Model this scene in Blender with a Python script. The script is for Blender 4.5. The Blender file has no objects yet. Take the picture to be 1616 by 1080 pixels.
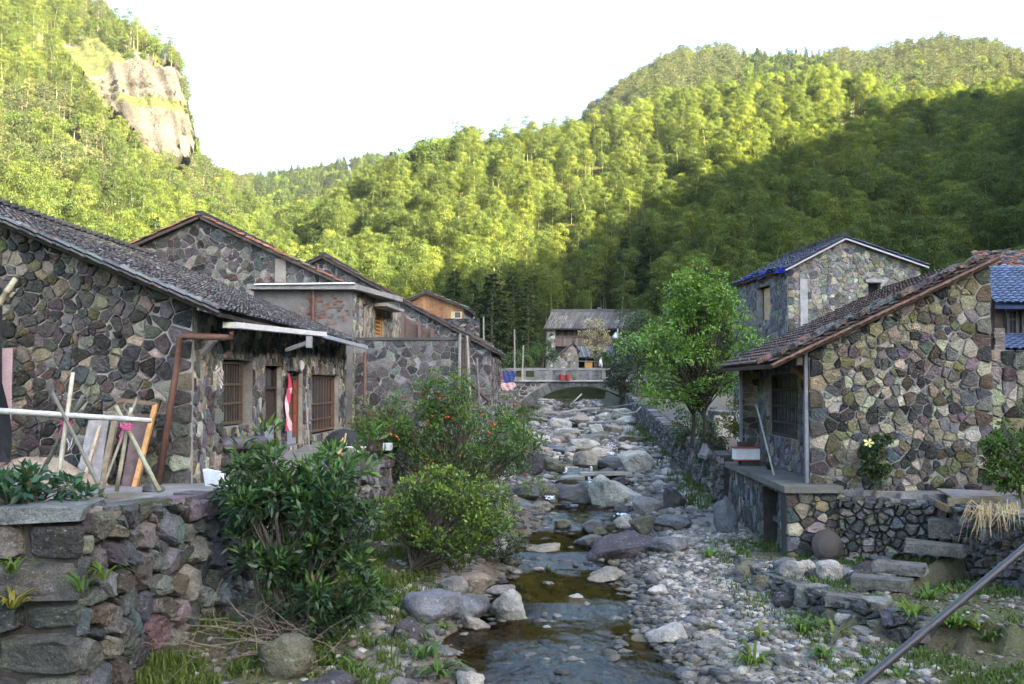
import bpy, math, random
import numpy as np
from mathutils import Vector

random.seed(7)
RNG = np.random.default_rng(11)
scene = bpy.context.scene
COL = scene.collection

# ------------------------------------------------------------------ camera, sky, sun, exposure
IMW, IMH, HORIZON = 1616.0, 1080.0, 603.0
F = 35.0 / 36.0 * IMW
PITCH = math.atan((HORIZON - IMH / 2) / F)
cam_d = bpy.data.cameras.new('camera')
cam_d.lens = 35.0
cam_d.sensor_width = 36.0
cam_d.clip_start = 0.1
cam_d.clip_end = 3000.0
cam = bpy.data.objects.new('camera', cam_d)
cam.rotation_euler = (math.pi / 2 + PITCH, 0, 0)
COL.objects.link(cam)
scene.camera = cam

SUN_EL = math.radians(22.0)
SUN_AZ = math.radians(126.9)                 # clockwise from +Y: behind the camera to the right
SUN_DIR = Vector((math.sin(SUN_AZ) * math.cos(SUN_EL), math.cos(SUN_AZ) * math.cos(SUN_EL), math.sin(SUN_EL)))
world = bpy.data.worlds.new('World')
scene.world = world
world.use_nodes = True
wn = world.node_tree
wn.nodes.clear()
sky = wn.nodes.new('ShaderNodeTexSky')
sky.sky_type = 'NISHITA'
sky.sun_disc = False
sky.sun_elevation = SUN_EL
sky.sun_rotation = SUN_AZ
sky.altitude = 300
sky.air_density = 1.0
sky.dust_density = 3.0
sky.ozone_density = 0.8
bg = wn.nodes.new('ShaderNodeBackground')
bg.inputs['Strength'].default_value = 0.066
wo = wn.nodes.new('ShaderNodeOutputWorld')
wn.links.new(sky.outputs[0], bg.inputs['Color'])
wn.links.new(bg.outputs[0], wo.inputs['Surface'])

sun_d = bpy.data.lights.new('sun', 'SUN')
sun_d.energy = 4.3
sun_d.angle = math.radians(0.5)
sun_d.color = (1.0, 0.85, 0.6)
sun = bpy.data.objects.new('sun', sun_d)
sun.rotation_euler = SUN_DIR.to_track_quat('Z', 'Y').to_euler()
sun.location = (0, 0, 200)
COL.objects.link(sun)

scene.view_settings.view_transform = 'Standard'
scene.view_settings.look = 'None'
scene.view_settings.exposure = 4.1
scene.view_settings.gamma = 1.0
scene.view_settings.use_curve_mapping = False
scene.cycles.max_bounces = 6
scene.cycles.diffuse_bounces = 3
scene.cycles.glossy_bounces = 3
scene.cycles.transmission_bounces = 4
scene.cycles.transparent_max_bounces = 8
scene.cycles.volume_bounces = 0
scene.cycles.use_denoising = True
scene.cycles.caustics_reflective = False
scene.cycles.caustics_refractive = False

# ------------------------------------------------------------------ picture <-> place
CP, SP = math.cos(PITCH), math.sin(PITCH)
def ray(px, py):
    cx = (px - IMW / 2) / F
    cy = (IMH / 2 - py) / F
    y = CP - SP * cy
    z = SP + CP * cy
    return (cx / y, 1.0, z / y)
def P(px, py, D):
    r = ray(px, py)
    return Vector((r[0] * D, D, r[2] * D))
def proj(p):
    x, y, z = p
    yc = CP * y + SP * z
    zc = -SP * y + CP * z
    if yc < 0.05:
        return None
    return (IMW / 2 + F * x / yc, IMH / 2 - F * zc / yc)

# ------------------------------------------------------------------ object helpers
def tag(o, label=None, cat=None, group=None, kind=None):
    if label: o['label'] = label
    if cat: o['category'] = cat
    if group: o['group'] = group
    if kind: o['kind'] = kind
    return o
def thing(name, label, cat, loc, group=None):
    o = bpy.data.objects.new(name, None)
    o.empty_display_size = 0.2
    o.location = loc
    COL.objects.link(o)
    return tag(o, label, cat, group)
def root_loc(o):
    v = Vector((0, 0, 0))
    while o is not None:
        v = v + o.location
        o = o.parent
    return v
def set_cols(me, cols):
    at = me.color_attributes.new('Col', 'FLOAT_COLOR', 'POINT')
    at.data.foreach_set('color', np.asarray(cols, dtype=np.float32).ravel())
def quad_mesh(name, V, Q, C=None):
    V = np.asarray(V, dtype=np.float32); Q = np.asarray(Q, dtype=np.int32)
    me = bpy.data.meshes.new(name)
    me.vertices.add(len(V)); me.vertices.foreach_set('co', V.ravel())
    k = Q.shape[1] if len(Q) else 4
    me.loops.add(Q.size); me.loops.foreach_set('vertex_index', Q.ravel())
    me.polygons.add(len(Q)); me.polygons.foreach_set('loop_start', np.arange(0, Q.size, k, dtype=np.int32))
    me.update(calc_edges=True)
    if C is not None:
        C = np.asarray(C, dtype=np.float32)
        if C.shape[1] == 3: C = np.hstack([C, np.ones((len(C), 1), np.float32)])
        set_cols(me, C)
    return me
def link_mesh(name, me, mats, parent=None, loc=(0, 0, 0)):
    o = bpy.data.objects.new(name, me)
    for m in (mats if isinstance(mats, (list, tuple)) else [mats]):
        me.materials.append(m)
    if parent is not None:
        o.parent = parent
    o.location = loc
    COL.objects.link(o)
    return o
class MB:
    """collects shapes (world coordinates) for one mesh object"""
    def __init__(self):
        self.v, self.f, self.c = [], [], []
    def add(self, v, f, c=(0.5, 0.5, 0.5)):
        b = len(self.v)
        self.v += [tuple(p) for p in v]
        self.f += [tuple(i + b for i in q) for q in f]
        self.c += [(c[0], c[1], c[2], 1.0)] * len(v)
    def hexa(self, p, c=(0.5, 0.5, 0.5)):
        """8 points: bottom ring 0-3, top ring 4-7"""
        self.add(p, [(3, 2, 1, 0), (4, 5, 6, 7), (0, 1, 5, 4), (1, 2, 6, 5), (2, 3, 7, 6), (3, 0, 4, 7)], c)
    def box(self, x0, x1, y0, y1, z0, z1, c=(0.5, 0.5, 0.5)):
        self.hexa([(x0, y0, z0), (x1, y0, z0), (x1, y1, z0), (x0, y1, z0), (x0, y0, z1), (x1, y0, z1), (x1, y1, z1), (x0, y1, z1)], c)
    def beam(self, a, b, w, h, c=(0.5, 0.5, 0.5), up=(0, 0, 1)):
        a, b = Vector(a), Vector(b)
        d = (b - a).normalized()
        s = d.cross(Vector(up))
        if s.length < 1e-4: s = d.cross(Vector((1, 0, 0)))
        s.normalize(); n = s.cross(d)
        p = []
        for q in (a, b):
            p += [q - s * w / 2 - n * h / 2, q + s * w / 2 - n * h / 2, q + s * w / 2 + n * h / 2, q - s * w / 2 + n * h / 2]
        self.hexa(p, c)
    def tube(self, pts, radii, sides=6, c=(0.5, 0.5, 0.5), cap=True):
        pts = [Vector(p) for p in pts]
        if not isinstance(radii, (list, tuple)): radii = [radii] * len(pts)
        v, f = [], []
        for i, p in enumerate(pts):
            d = (pts[min(i + 1, len(pts) - 1)] - pts[max(i - 1, 0)]).normalized()
            s = d.cross(Vector((0.13, 0.2, 1)))
            if s.length < 1e-3: s = d.cross(Vector((1, 0, 0)))
            s.normalize(); n = d.cross(s)
            for k in range(sides):
                a = 2 * math.pi * k / sides
                v.append(p + (s * math.cos(a) + n * math.sin(a)) * radii[i])
        for i in range(len(pts) - 1):
            for k in range(sides):
                k2 = (k + 1) % sides
                f.append((i * sides + k, i * sides + k2, (i + 1) * sides + k2, (i + 1) * sides + k))
        if cap:
            f.append(tuple(range(sides - 1, -1, -1)))
            f.append(tuple((len(pts) - 1) * sides + k for k in range(sides)))
        self.add(v, f, c)
    def build(self, name, mat, parent=None, smooth=False, kind=None):
        if not self.v: return None
        ctr = Vector(np.mean(np.array(self.v), axis=0)) if parent is not None else Vector((0, 0, 0))
        base = root_loc(parent) if parent is not None else Vector((0, 0, 0))
        me = bpy.data.meshes.new(name)
        cv = np.array(self.v) - np.array(ctr)
        me.from_pydata(cv.tolist(), [], self.f)
        set_cols(me, self.c)
        if smooth:
            me.polygons.foreach_set('use_smooth', np.ones(len(me.polygons), dtype=bool))
        o = link_mesh(name, me, mat, parent, ctr - base)
        if kind: o['kind'] = kind
        return o
def solo(name, mb, mat, label, cat, group=None, smooth=False):
    """a thing that is one mesh, with its origin at its base"""
    a = np.array(mb.v)
    base = Vector(((a[:, 0].min() + a[:, 0].max()) / 2, (a[:, 1].min() + a[:, 1].max()) / 2, a[:, 2].min()))
    me = bpy.data.meshes.new(name)
    me.from_pydata((a - np.array(base)).tolist(), [], mb.f)
    set_cols(me, mb.c)
    if smooth:
        me.polygons.foreach_set('use_smooth', np.ones(len(me.polygons), dtype=bool))
    return tag(link_mesh(name, me, mat, None, base), label, cat, group)
def lerp(a, b, t): return a + (b - a) * t
def jit(c, s=0.15):
    k = 1 + random.uniform(-s, s)
    return tuple(max(0.005, x * k * (1 + random.uniform(-s, s) * 0.3)) for x in c)

# numpy value noise
_PERM = np.random.default_rng(3).random((256, 256))
def vnoise(x, y):
    x = np.asarray(x, float); y = np.asarray(y, float)
    xi = np.floor(x).astype(int); yi = np.floor(y).astype(int)
    fx = x - xi; fy = y - yi
    fx = fx * fx * (3 - 2 * fx); fy = fy * fy * (3 - 2 * fy)
    g = lambda a, b: _PERM[a & 255, b & 255]
    return (g(xi, yi) * (1 - fx) + g(xi + 1, yi) * fx) * (1 - fy) + (g(xi, yi + 1) * (1 - fx) + g(xi + 1, yi + 1) * fx) * fy
def fbm(x, y, o=4):
    t = 0; a = 0.5
    for i in range(o):
        t = t + a * (vnoise(x * 2 ** i + 17 * i, y * 2 ** i + 5 * i) - 0.5); a *= 0.5
    return t

# ------------------------------------------------------------------ materials
def newmat(name):
    m = bpy.data.materials.new(name)
    m.use_nodes = True
    nt = m.node_tree; nt.nodes.clear()
    out = nt.nodes.new('ShaderNodeOutputMaterial')
    return m, nt, out
def N(nt, t, **kw):
    n = nt.nodes.new(t)
    for k, v in kw.items():
        setattr(n, k, v)
    return n
def mix_rgb(nt, blend, fac, a, b):
    n = nt.nodes.new('ShaderNodeMix'); n.data_type = 'RGBA'; n.blend_type = blend
    for sock, val in ((n.inputs[0], fac), (n.inputs[6], a), (n.inputs[7], b)):
        if hasattr(val, 'is_output'): nt.links.new(val, sock)
        elif isinstance(val, (int, float)): sock.default_value = val
        else: sock.default_value = (*val, 1)
    return n.outputs[2]
def noise_tex(nt, scale, detail=4, rough=0.6, vec=None):
    n = nt.nodes.new('ShaderNodeTexNoise')
    n.inputs['Scale'].default_value = scale
    n.inputs['Detail'].default_value = detail
    n.inputs['Roughness'].default_value = rough
    if vec is not None: nt.links.new(vec, n.inputs['Vector'])
    return n.outputs['Fac']
def ramp(nt, fac, stops):
    r = nt.nodes.new('ShaderNodeValToRGB')
    el = r.color_ramp.elements
    while len(el) < len(stops): el.new(0.5)
    for e, (p, c) in zip(el, stops):
        e.position = p
        e.color = (*c, 1) if not isinstance(c, (int, float)) else (c, c, c, 1)
    nt.links.new(fac, r.inputs[0])
    return r.outputs[0]
def surf_mat(name, col=None, rough=0.85, var=0.35, vscale=6.0, bump=0.3, bscale=18.0, stain=0.0, moss=0.0, spec=0.3, attr=True, fine=0.25, metal=0.0, speck=0.0, bdist=None):
    """weathered solid: colour from the mesh's own Col attribute (or a fixed colour), broken up by noise, relief by bump"""
    m, nt, out = newmat(name)
    geo = N(nt, 'ShaderNodeNewGeometry')
    pos = geo.outputs['Position']
    if attr and col is None:
        a = N(nt, 'ShaderNodeAttribute', attribute_name='Col'); base = a.outputs['Color']
    else:
        rgb = N(nt, 'ShaderNodeRGB'); rgb.outputs[0].default_value = (*col, 1); base = rgb.outputs[0]
    n1 = noise_tex(nt, vscale, 5, 0.65, pos)
    c = mix_rgb(nt, 'MULTIPLY', 1.0, base, ramp(nt, n1, [(0.25, 1 - var), (0.75, 1 + var)]))
    n2 = noise_tex(nt, vscale * 9, 3, 0.7, pos)
    c = mix_rgb(nt, 'MULTIPLY', 1.0, c, ramp(nt, n2, [(0.25, 1 - fine), (0.75, 1 + fine)]))
    if stain > 0:
        n3 = noise_tex(nt, vscale * 0.35, 6, 0.7, pos)
        c = mix_rgb(nt, 'MIX', ramp(nt, n3, [(0.5, 0.0), (0.72, stain)]), c, (0.035, 0.033, 0.03))
    if moss > 0:
        n4 = noise_tex(nt, vscale * 0.5, 5, 0.75, pos)
        c = mix_rgb(nt, 'MIX', ramp(nt, n4, [(0.52, 0.0), (0.7, moss)]), c, (0.06, 0.075, 0.018))
    if speck > 0:
        n5 = noise_tex(nt, vscale * 3.3, 2, 0.5, pos)
        c = mix_rgb(nt, 'MIX', ramp(nt, n5, [(0.64, 0.0), (0.7, speck)]), c, (0.42, 0.43, 0.38))
    p = N(nt, 'ShaderNodeBsdfPrincipled')
    nt.links.new(c, p.inputs['Base Color'])
    p.inputs['Roughness'].default_value = rough
    p.inputs['Specular IOR Level'].default_value = spec
    p.inputs['Metallic'].default_value = metal
    if bump > 0:
        nb = noise_tex(nt, bscale, 6, 0.65, pos)
        b = N(nt, 'ShaderNodeBump'); b.inputs['Strength'].default_value = bump; b.inputs['Distance'].default_value = bdist or (0.05 if bump < 1 else 0.11)
        nt.links.new(nb, b.inputs['Height']); nt.links.new(b.outputs[0], p.inputs['Normal'])
    nt.links.new(p.outputs[0], out.inputs['Surface'])
    return m
def leaf_mat(name, rough=0.5, transl=0.35, tint=(1.5, 1.4, 0.5), rnd=0.25, spec=0.3, hue=(1.25, 1.05, 0.75)):
    m, nt, out = newmat(name)
    a = N(nt, 'ShaderNodeAttribute', attribute_name='Col')
    oi = N(nt, 'ShaderNodeObjectInfo')
    c = mix_rgb(nt, 'MULTIPLY', 1.0, a.outputs['Color'], ramp(nt, oi.outputs['Random'], [(0.0, tuple((1 - rnd) for _ in range(3))), (0.5, (1, 1, 1)), (1.0, tuple((1 + rnd) * h for h in hue))]))
    p = N(nt, 'ShaderNodeBsdfPrincipled')
    nt.links.new(c, p.inputs['Base Color'])
    p.inputs['Roughness'].default_value = rough
    p.inputs['Specular IOR Level'].default_value = spec
    t = N(nt, 'ShaderNodeBsdfTranslucent')
    tc = mix_rgb(nt, 'MULTIPLY', 1.0, c, tint)
    nt.links.new(tc, t.inputs['Color'])
    mx = N(nt, 'ShaderNodeMixShader'); mx.inputs[0].default_value = transl
    nt.links.new(p.outputs[0], mx.inputs[1]); nt.links.new(t.outputs[0], mx.inputs[2])
    nt.links.new(mx.outputs[0], out.inputs['Surface'])
    return m
M = {}
M['stone'] = surf_mat('rubble_stone', rough=0.92, var=0.5, vscale=9, bump=1.0, bscale=20, moss=0.25, stain=0.4, speck=0.3, fine=0.5, spec=0.15)
M['drystone'] = surf_mat('dry_stone', rough=0.92, var=0.55, vscale=6, bump=1.0, bscale=13, moss=0.4, stain=0.6, speck=0.3, fine=0.5, spec=0.2)
M['rock'] = surf_mat('stream_rock', rough=0.85, var=0.5, vscale=3.5, bump=1.0, bscale=11, moss=0.2, stain=0.6, speck=0.35, spec=0.3, fine=0.4)
M['wetrock'] = surf_mat('wet_rock', rough=0.45, var=0.45, vscale=4, bump=0.9, bscale=11, stain=0.5, spec=0.5)
M['mortar'] = surf_mat('lime_mortar', col=(0.33, 0.32, 0.30), rough=0.95, var=0.35, vscale=3, bump=0.5, bscale=30, stain=0.6)
M['darkgap'] = surf_mat('packed_earth_joint', col=(0.045, 0.042, 0.038), rough=0.95, var=0.4, vscale=5, bump=0.5)
M['tile'] = surf_mat('fired_clay_tile', rough=0.85, var=0.4, vscale=5, bump=0.35, bscale=30, stain=0.4, moss=0.15, speck=0.35)
M['wood'] = surf_mat('weathered_wood', rough=0.8, var=0.4, vscale=7, bump=0.35, bscale=35, stain=0.3)
M['concrete'] = surf_mat('old_concrete', rough=0.9, var=0.3, vscale=2.5, bump=0.3, bscale=25, stain=0.6, moss=0.15)
M['paint'] = surf_mat('worn_paint', rough=0.55, var=0.15, vscale=4, bump=0.08, bscale=25, stain=0.15)
M['metal'] = surf_mat('rusted_metal', rough=0.6, var=0.4, vscale=12, bump=0.2, bscale=40, stain=0.3, spec=0.5)
M['plastic'] = surf_mat('grey_plastic', rough=0.5, var=0.25, stain=0.25, vscale=8, bump=0.03, bscale=40, spec=0.5)
M['cloth'] = surf_mat('cloth', rough=0.9, var=0.12, vscale=9, bump=0.15, bscale=60)
M['bamboo_pole'] = surf_mat('dry_bamboo', rough=0.5, var=0.3, vscale=9, bump=0.1, bscale=30, spec=0.45)
M['bark'] = surf_mat('bark', rough=0.9, var=0.35, vscale=9, bump=0.4, bscale=30)
M['ground'] = surf_mat('soil_and_grit', rough=0.95, var=0.4, vscale=3, bump=0.8, bscale=14, fine=0.4)
M['hill'] = surf_mat('hillside', rough=0.95, var=0.45, vscale=0.12, bump=1.0, bscale=0.5, fine=0.45, spec=0.1)
M['leaf'] = leaf_mat('leaf', rough=0.42, transl=0.25, spec=0.45, rnd=0.05)
M['cliff'] = surf_mat('cliff_rock', rough=0.95, var=0.35, vscale=0.25, bump=1.0, bscale=0.7, fine=0.4, spec=0.1, bdist=2.0, stain=0.15)
M['bamboo'] = leaf_mat('bamboo_leaf', rough=0.6, transl=0.4, rnd=0.34, spec=0.2, hue=(1.2, 1.05, 0.8))
M['conifer'] = leaf_mat('needle', rough=0.65, transl=0.2, rnd=0.25, spec=0.2)
M['grass'] = leaf_mat('grass_blade', rough=0.5, transl=0.35, rnd=0.05)

def glass_mat():
    m, nt, out = newmat('dusty_window_glass')
    p = N(nt, 'ShaderNodeBsdfPrincipled')
    p.inputs['Base Color'].default_value = (0.03, 0.035, 0.045, 1)
    p.inputs['Roughness'].default_value = 0.18
    p.inputs['Specular IOR Level'].default_value = 0.5
    nt.links.new(p.outputs[0], out.inputs['Surface'])
    return m
M['glass'] = glass_mat()
def water_mat():
    m, nt, out = newmat('clear_stream_water')
    geo = N(nt, 'ShaderNodeNewGeometry')
    mp = N(nt, 'ShaderNodeMapping'); mp.inputs['Scale'].default_value = (1.0, 0.55, 1.0)
    nt.links.new(geo.outputs['Position'], mp.inputs['Vector'])
    n1 = noise_tex(nt, 9.0, 4, 0.6, mp.outputs[0])
    n2 = noise_tex(nt, 0.45, 2, 0.5, geo.outputs['Position'])
    at = N(nt, 'ShaderNodeAttribute', attribute_name='Col')      # red = how broken the current is here
    st = N(nt, 'ShaderNodeMath', operation='MULTIPLY_ADD'); nt.links.new(at.outputs['Fac'], st.inputs[0]); st.inputs[1].default_value = 0.8; st.inputs[2].default_value = 0.03
    b = N(nt, 'ShaderNodeBump'); b.inputs['Distance'].default_value = 0.06
    nt.links.new(st.outputs[0], b.inputs['Strength']); nt.links.new(n1, b.inputs['Height'])
    gl = N(nt, 'ShaderNodeBsdfGlossy'); gl.inputs['Roughness'].default_value = 0.04
    gl.inputs['Color'].default_value = (0.95, 0.97, 1, 1)
    tr = N(nt, 'ShaderNodeBsdfTransparent'); tr.inputs['Color'].default_value = (0.42, 0.36, 0.24, 1)
    fr = N(nt, 'ShaderNodeFresnel'); fr.inputs['IOR'].default_value = 1.33
    nt.links.new(b.outputs[0], gl.inputs['Normal']); nt.links.new(b.outputs[0], fr.inputs['Normal'])
    mx = N(nt, 'ShaderNodeMixShader')
    sc_ = N(nt, 'ShaderNodeMath', operation='MULTIPLY_ADD'); nt.links.new(at.outputs['Fac'], sc_.inputs[0]); sc_.inputs[1].default_value = 0.75; sc_.inputs[2].default_value = 0.22
    fm_ = N(nt, 'ShaderNodeMath', operation='MULTIPLY'); nt.links.new(fr.outputs[0], fm_.inputs[0]); nt.links.new(sc_.outputs[0], fm_.inputs[1])
    nt.links.new(fm_.outputs[0], mx.inputs[0]); nt.links.new(tr.outputs[0], mx.inputs[1]); nt.links.new(gl.outputs[0], mx.inputs[2])
    nt.links.new(mx.outputs[0], out.inputs['Surface'])
    return m
M['water'] = water_mat()
def foam_mat():
    m, nt, out = newmat('white_water')
    p = N(nt, 'ShaderNodeBsdfPrincipled'); p.inputs['Base Color'].default_value = (0.75, 0.78, 0.82, 1); p.inputs['Roughness'].default_value = 0.3
    nt.links.new(p.outputs[0], out.inputs['Surface'])
    return m
M['foam'] = foam_mat()
# ------------------------------------------------------------------ the lie of the land
SY = np.array([0, 12, 14, 16, 20, 24, 30, 36, 45, 55, 65, 75, 90], float)
SZ = np.interp(SY, [0, 12, 16, 20, 25, 30, 36, 45, 55, 65, 75, 90], [-4.1, -3.95, -3.85, -3.72, -3.55, -3.3, -3.0, -2.75, -2.55, -2.3, -2.1, -1.4])
SX = np.array([0.85, 0.8, 0.68, 0.62, 0.95, 1.7, 2.4, 2.8, 3.2, 3.6, 4.0, 4.4, 5.0])
SW = np.array([2.1, 2.05, 2.0, 1.9, 1.65, 1.9, 1.8, 1.4, 1.4, 1.4, 1.5, 1.5, 1.5])
def stream(y): return np.interp(y, SY, SX), np.interp(y, SY, SZ), np.interp(y, SY, SW)
TL = [(-60, 11.6), (-5.15, 11.75), (-4.35, 15.5), (-3.1, 22), (-2.6, 30), (-1.9, 34), (-0.8, 50), (0.3, 68), (0.6, 95), (-60, 95)]
TR = [(5.75, 27), (5.7, 25.7), (6.35, 25.5), (6.35, 20.1), (6.45, 19.85), (8.45, 19.05), (8.75, 18.3), (8.15, 18.0), (8.85, 13.6), (9.5, 9), (60, 9), (60, 95), (8.4, 95), (7.9, 70), (7.3, 55), (6.3, 40), (5.85, 30)]
LEDGE = [(4.45, 19.5), (4.6, 17.6), (4.95, 15.4), (5.75, 13.9), (7.4, 13.1), (9.5, 12.8), (9.5, 20.2), (4.6, 20.6)]
def inside(poly, x, y):
    r = np.zeros(np.shape(x), bool); n = len(poly)
    for i in range(n):
        x1, y1 = poly[i]; x2, y2 = poly[(i + 1) % n]
        if y1 == y2: continue
        c = ((y1 > y) != (y2 > y)) & (x < (x2 - x1) * (y - y1) / (y2 - y1) + x1)
        r ^= c
    return r
def zl(y): return np.interp(y, [0, 11.5, 15.5, 19, 22, 34, 70, 90], [-1.46, -1.5, -1.68, -1.92, -1.8, -1.5, -0.35, 0.2])
def zr(y): return np.interp(y, [0, 10, 20, 30, 45, 70, 90], [-2.35, -2.35, -2.15, -1.9, -1.6, -0.6, 0.2])
def h_near(x, y):
    x = np.asarray(x, float); y = np.asarray(y, float)
    xc, zb, hw = stream(y)
    t = np.abs(x - xc) / hw
    bed = zb - 0.22 + 0.3 * np.clip(t, 0, 1) ** 2
    slope = np.where(x > xc, 0.06, 0.14)
    bank = zb + 0.08 + np.clip((np.abs(x - xc) - hw) * slope, 0, np.where(x > xc, 0.3, np.interp(y, [0, 11.5, 16], [0.05, 0.15, 0.6])))
    z = np.where(t < 1, bed, bank) + fbm(x * 1.3, y * 1.3) * 0.22 + fbm(x * 5, y * 5, 2) * 0.06
    z = np.where(inside(LEDGE, x, y), np.maximum(z, np.interp(y, [13, 15.4, 16.6, 19.6], [-3.28, -3.28, -3.42, -3.45]) + fbm(x * 2, y * 2) * 0.12), z)
    z = np.where(inside(TL, x, y), zl(y) + fbm(x * 0.8, y * 0.8) * 0.12, z)
    z = np.where(inside(TR, x, y), zr(y) + fbm(x * 0.8, y * 0.8) * 0.08, z)
    return z

# hills: columns of (depth, picture row of the canopy or, with a third item, a ground height)
def colm(px, pts):
    tx = (px - 808) / F
    r_, z_ = [], []
    for p in pts:
        D, row, th = p
        z = ray(808, row)[2] * D - th
        r_.append(D * math.sqrt(1 + tx * tx)); z_.append(z)
    return (math.atan(tx), r_, z_)
HC = [
    colm(-120, [(100, 470, 8), (125, 390, 9), (300, -150, 9), (345, -190, 8), (600, -60, 8)]),
    colm(0, [(100, 430, 8), (120, 385, 9), (200, 190, 9), (300, -70, 9), (340, -85, 8), (600, 30, 8)]),
    colm(60, [(100, 430, 8), (120, 385, 9), (200, 215, 9), (300, -30, 8), (340, -40, 8), (600, 60, 8)]),
    colm(130, [(100, 430, 8), (120, 385, 9), (200, 240, 9), (250, 118, 8), (280, 60, 4), (305, 2, 6), (340, -5, 8), (600, 90, 8)]),
    colm(215, [(100, 435, 8), (122, 390, 9), (190, 285, 9), (240, 215, 8), (262, 140, 1), (285, 78, 1), (303, 54, 5), (340, 60, 8), (600, 140, 8)]),
    colm(268, [(100, 440, 8), (124, 395, 9), (190, 315, 9), (245, 262, 7), (262, 180, 1), (286, 110, 1), (302, 86, 5), (335, 100, 8), (600, 190, 8)]),
    colm(284, [(100, 440, 8), (125, 398, 9), (190, 322, 9), (248, 268, 7), (266, 200, 1), (290, 136, 1), (302, 124, 5), (335, 150, 8), (600, 220, 8)]),
    colm(300, [(100, 440, 8), (125, 400, 9), (190, 330, 9), (250, 275, 7), (272, 235, 2), (296, 228, 3), (335, 240, 8), (600, 250, 8)]),
    colm(325, [(100, 440, 8), (128, 402, 9), (190, 340, 9), (250, 290, 8), (296, 256, 7), (335, 262, 8), (560, 270, 8)]),
    colm(358, [(100, 445, 8), (130, 405, 9), (190, 355, 9), (260, 300, 8), (310, 272, 8), (360, 285, 8), (560, 272, 8), (640, 275, 8)]),
    colm(420, [(100, 450, 8), (135, 420, 9), (180, 385, 9), (260, 335, 9), (340, 310, 9), (420, 305, 8), (560, 268, 9), (640, 275, 8)]),
    colm(500, [(100, 470, 8), (135, 440, 9), (175, 385, 9), (205, 335, 9), (260, 340, 8), (420, 310, 8), (560, 261, 9), (640, 270, 8)]),
    colm(580, [(100, 490, 8), (130, 455, 9), (175, 370, 9), (212, 275, 9), (260, 295, 8), (420, 300, 8), (560, 240, 9), (640, 255, 8)]),
    colm(640, [(100, 500, 8), (120, 465, 9), (170, 360, 9), (215, 232, 9), (260, 260, 8), (560, 243, 9), (640, 260, 8)]),
    colm(700, [(95, 520, 8), (118, 465, 9), (170, 340, 9), (220, 204, 9), (260, 235, 8), (560, 260, 8)]),
    colm(790, [(95, 560, 8), (118, 480, 9), (170, 330, 9), (225, 212, 9), (265, 240, 8), (560, 270, 8)]),
    colm(860, [(110, 540, 8), (150, 440, 9), (185, 310, 9), (226, 194, 9), (265, 225, 8), (560, 270, 8)]),
    colm(940, [(110, 540, 8), (150, 420, 9), (188, 290, 9), (226, 184, 9), (265, 215, 8), (420, 168, 7), (470, 175, 8), (640, 240, 8)]),
    colm(1000, [(110, 530, 8), (140, 430, 9), (185, 280, 9), (228, 168, 9), (262, 190, 8), (420, 124, 7), (470, 130, 8), (640, 240, 8)]),
    colm(1060, [(100, 530, 8), (130, 430, 9), (180, 280, 9), (232, 152, 9), (265, 175, 8), (425, 86, 7), (470, 92, 8), (640, 220, 8)]),
    colm(1150, [(80, 520, 8), (105, 430, 9), (165, 280, 9), (236, 140, 9), (270, 160, 8), (430, 76, 7), (470, 82, 8), (640, 200, 8)]),
    colm(1180, [(75, 520, 8), (100, 430, 9), (165, 270, 9), (237, 130, 9), (270, 155, 8), (432, 88, 7), (470, 95, 8), (640, 200, 8)]),
    colm(1280, [(70, 510, 8), (95, 430, 9), (165, 255, 9), (240, 122, 9), (275, 150, 8), (440, 85, 7), (480, 95, 8), (640, 190, 8)]),
    colm(1380, [(68, 500, 8), (92, 430, 9), (165, 245, 9), (238, 132, 9), (275, 150, 8), (430, 84, 7), (480, 92, 8), (640, 190, 8)]),
    colm(1410, [(68, 500, 8), (92, 430, 9), (165, 250, 9), (232, 160, 9), (275, 160, 8), (430, 78, 7), (480, 88, 8), (640, 190, 8)]),
    colm(1500, [(66, 500, 8), (88, 430, 9), (160, 245, 9), (234, 160, 9), (275, 160, 8), (430, 60, 7), (480, 70, 8), (640, 180, 8)]),
    colm(1590, [(65, 500, 8), (86, 430, 9), (155, 245, 9), (232, 150, 9), (275, 150, 8), (430, 74, 7), (480, 84, 8), (640, 170, 8)]),
    colm(1640, [(62, 500, 8), (85, 430, 9), (155, 240, 9), (230, 146, 9), (275, 146, 8), (420, 98, 7), (480, 100, 8), (640, 170, 8)]),
]
rad = math.radians
RIDGE_Z = 90.0
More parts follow.
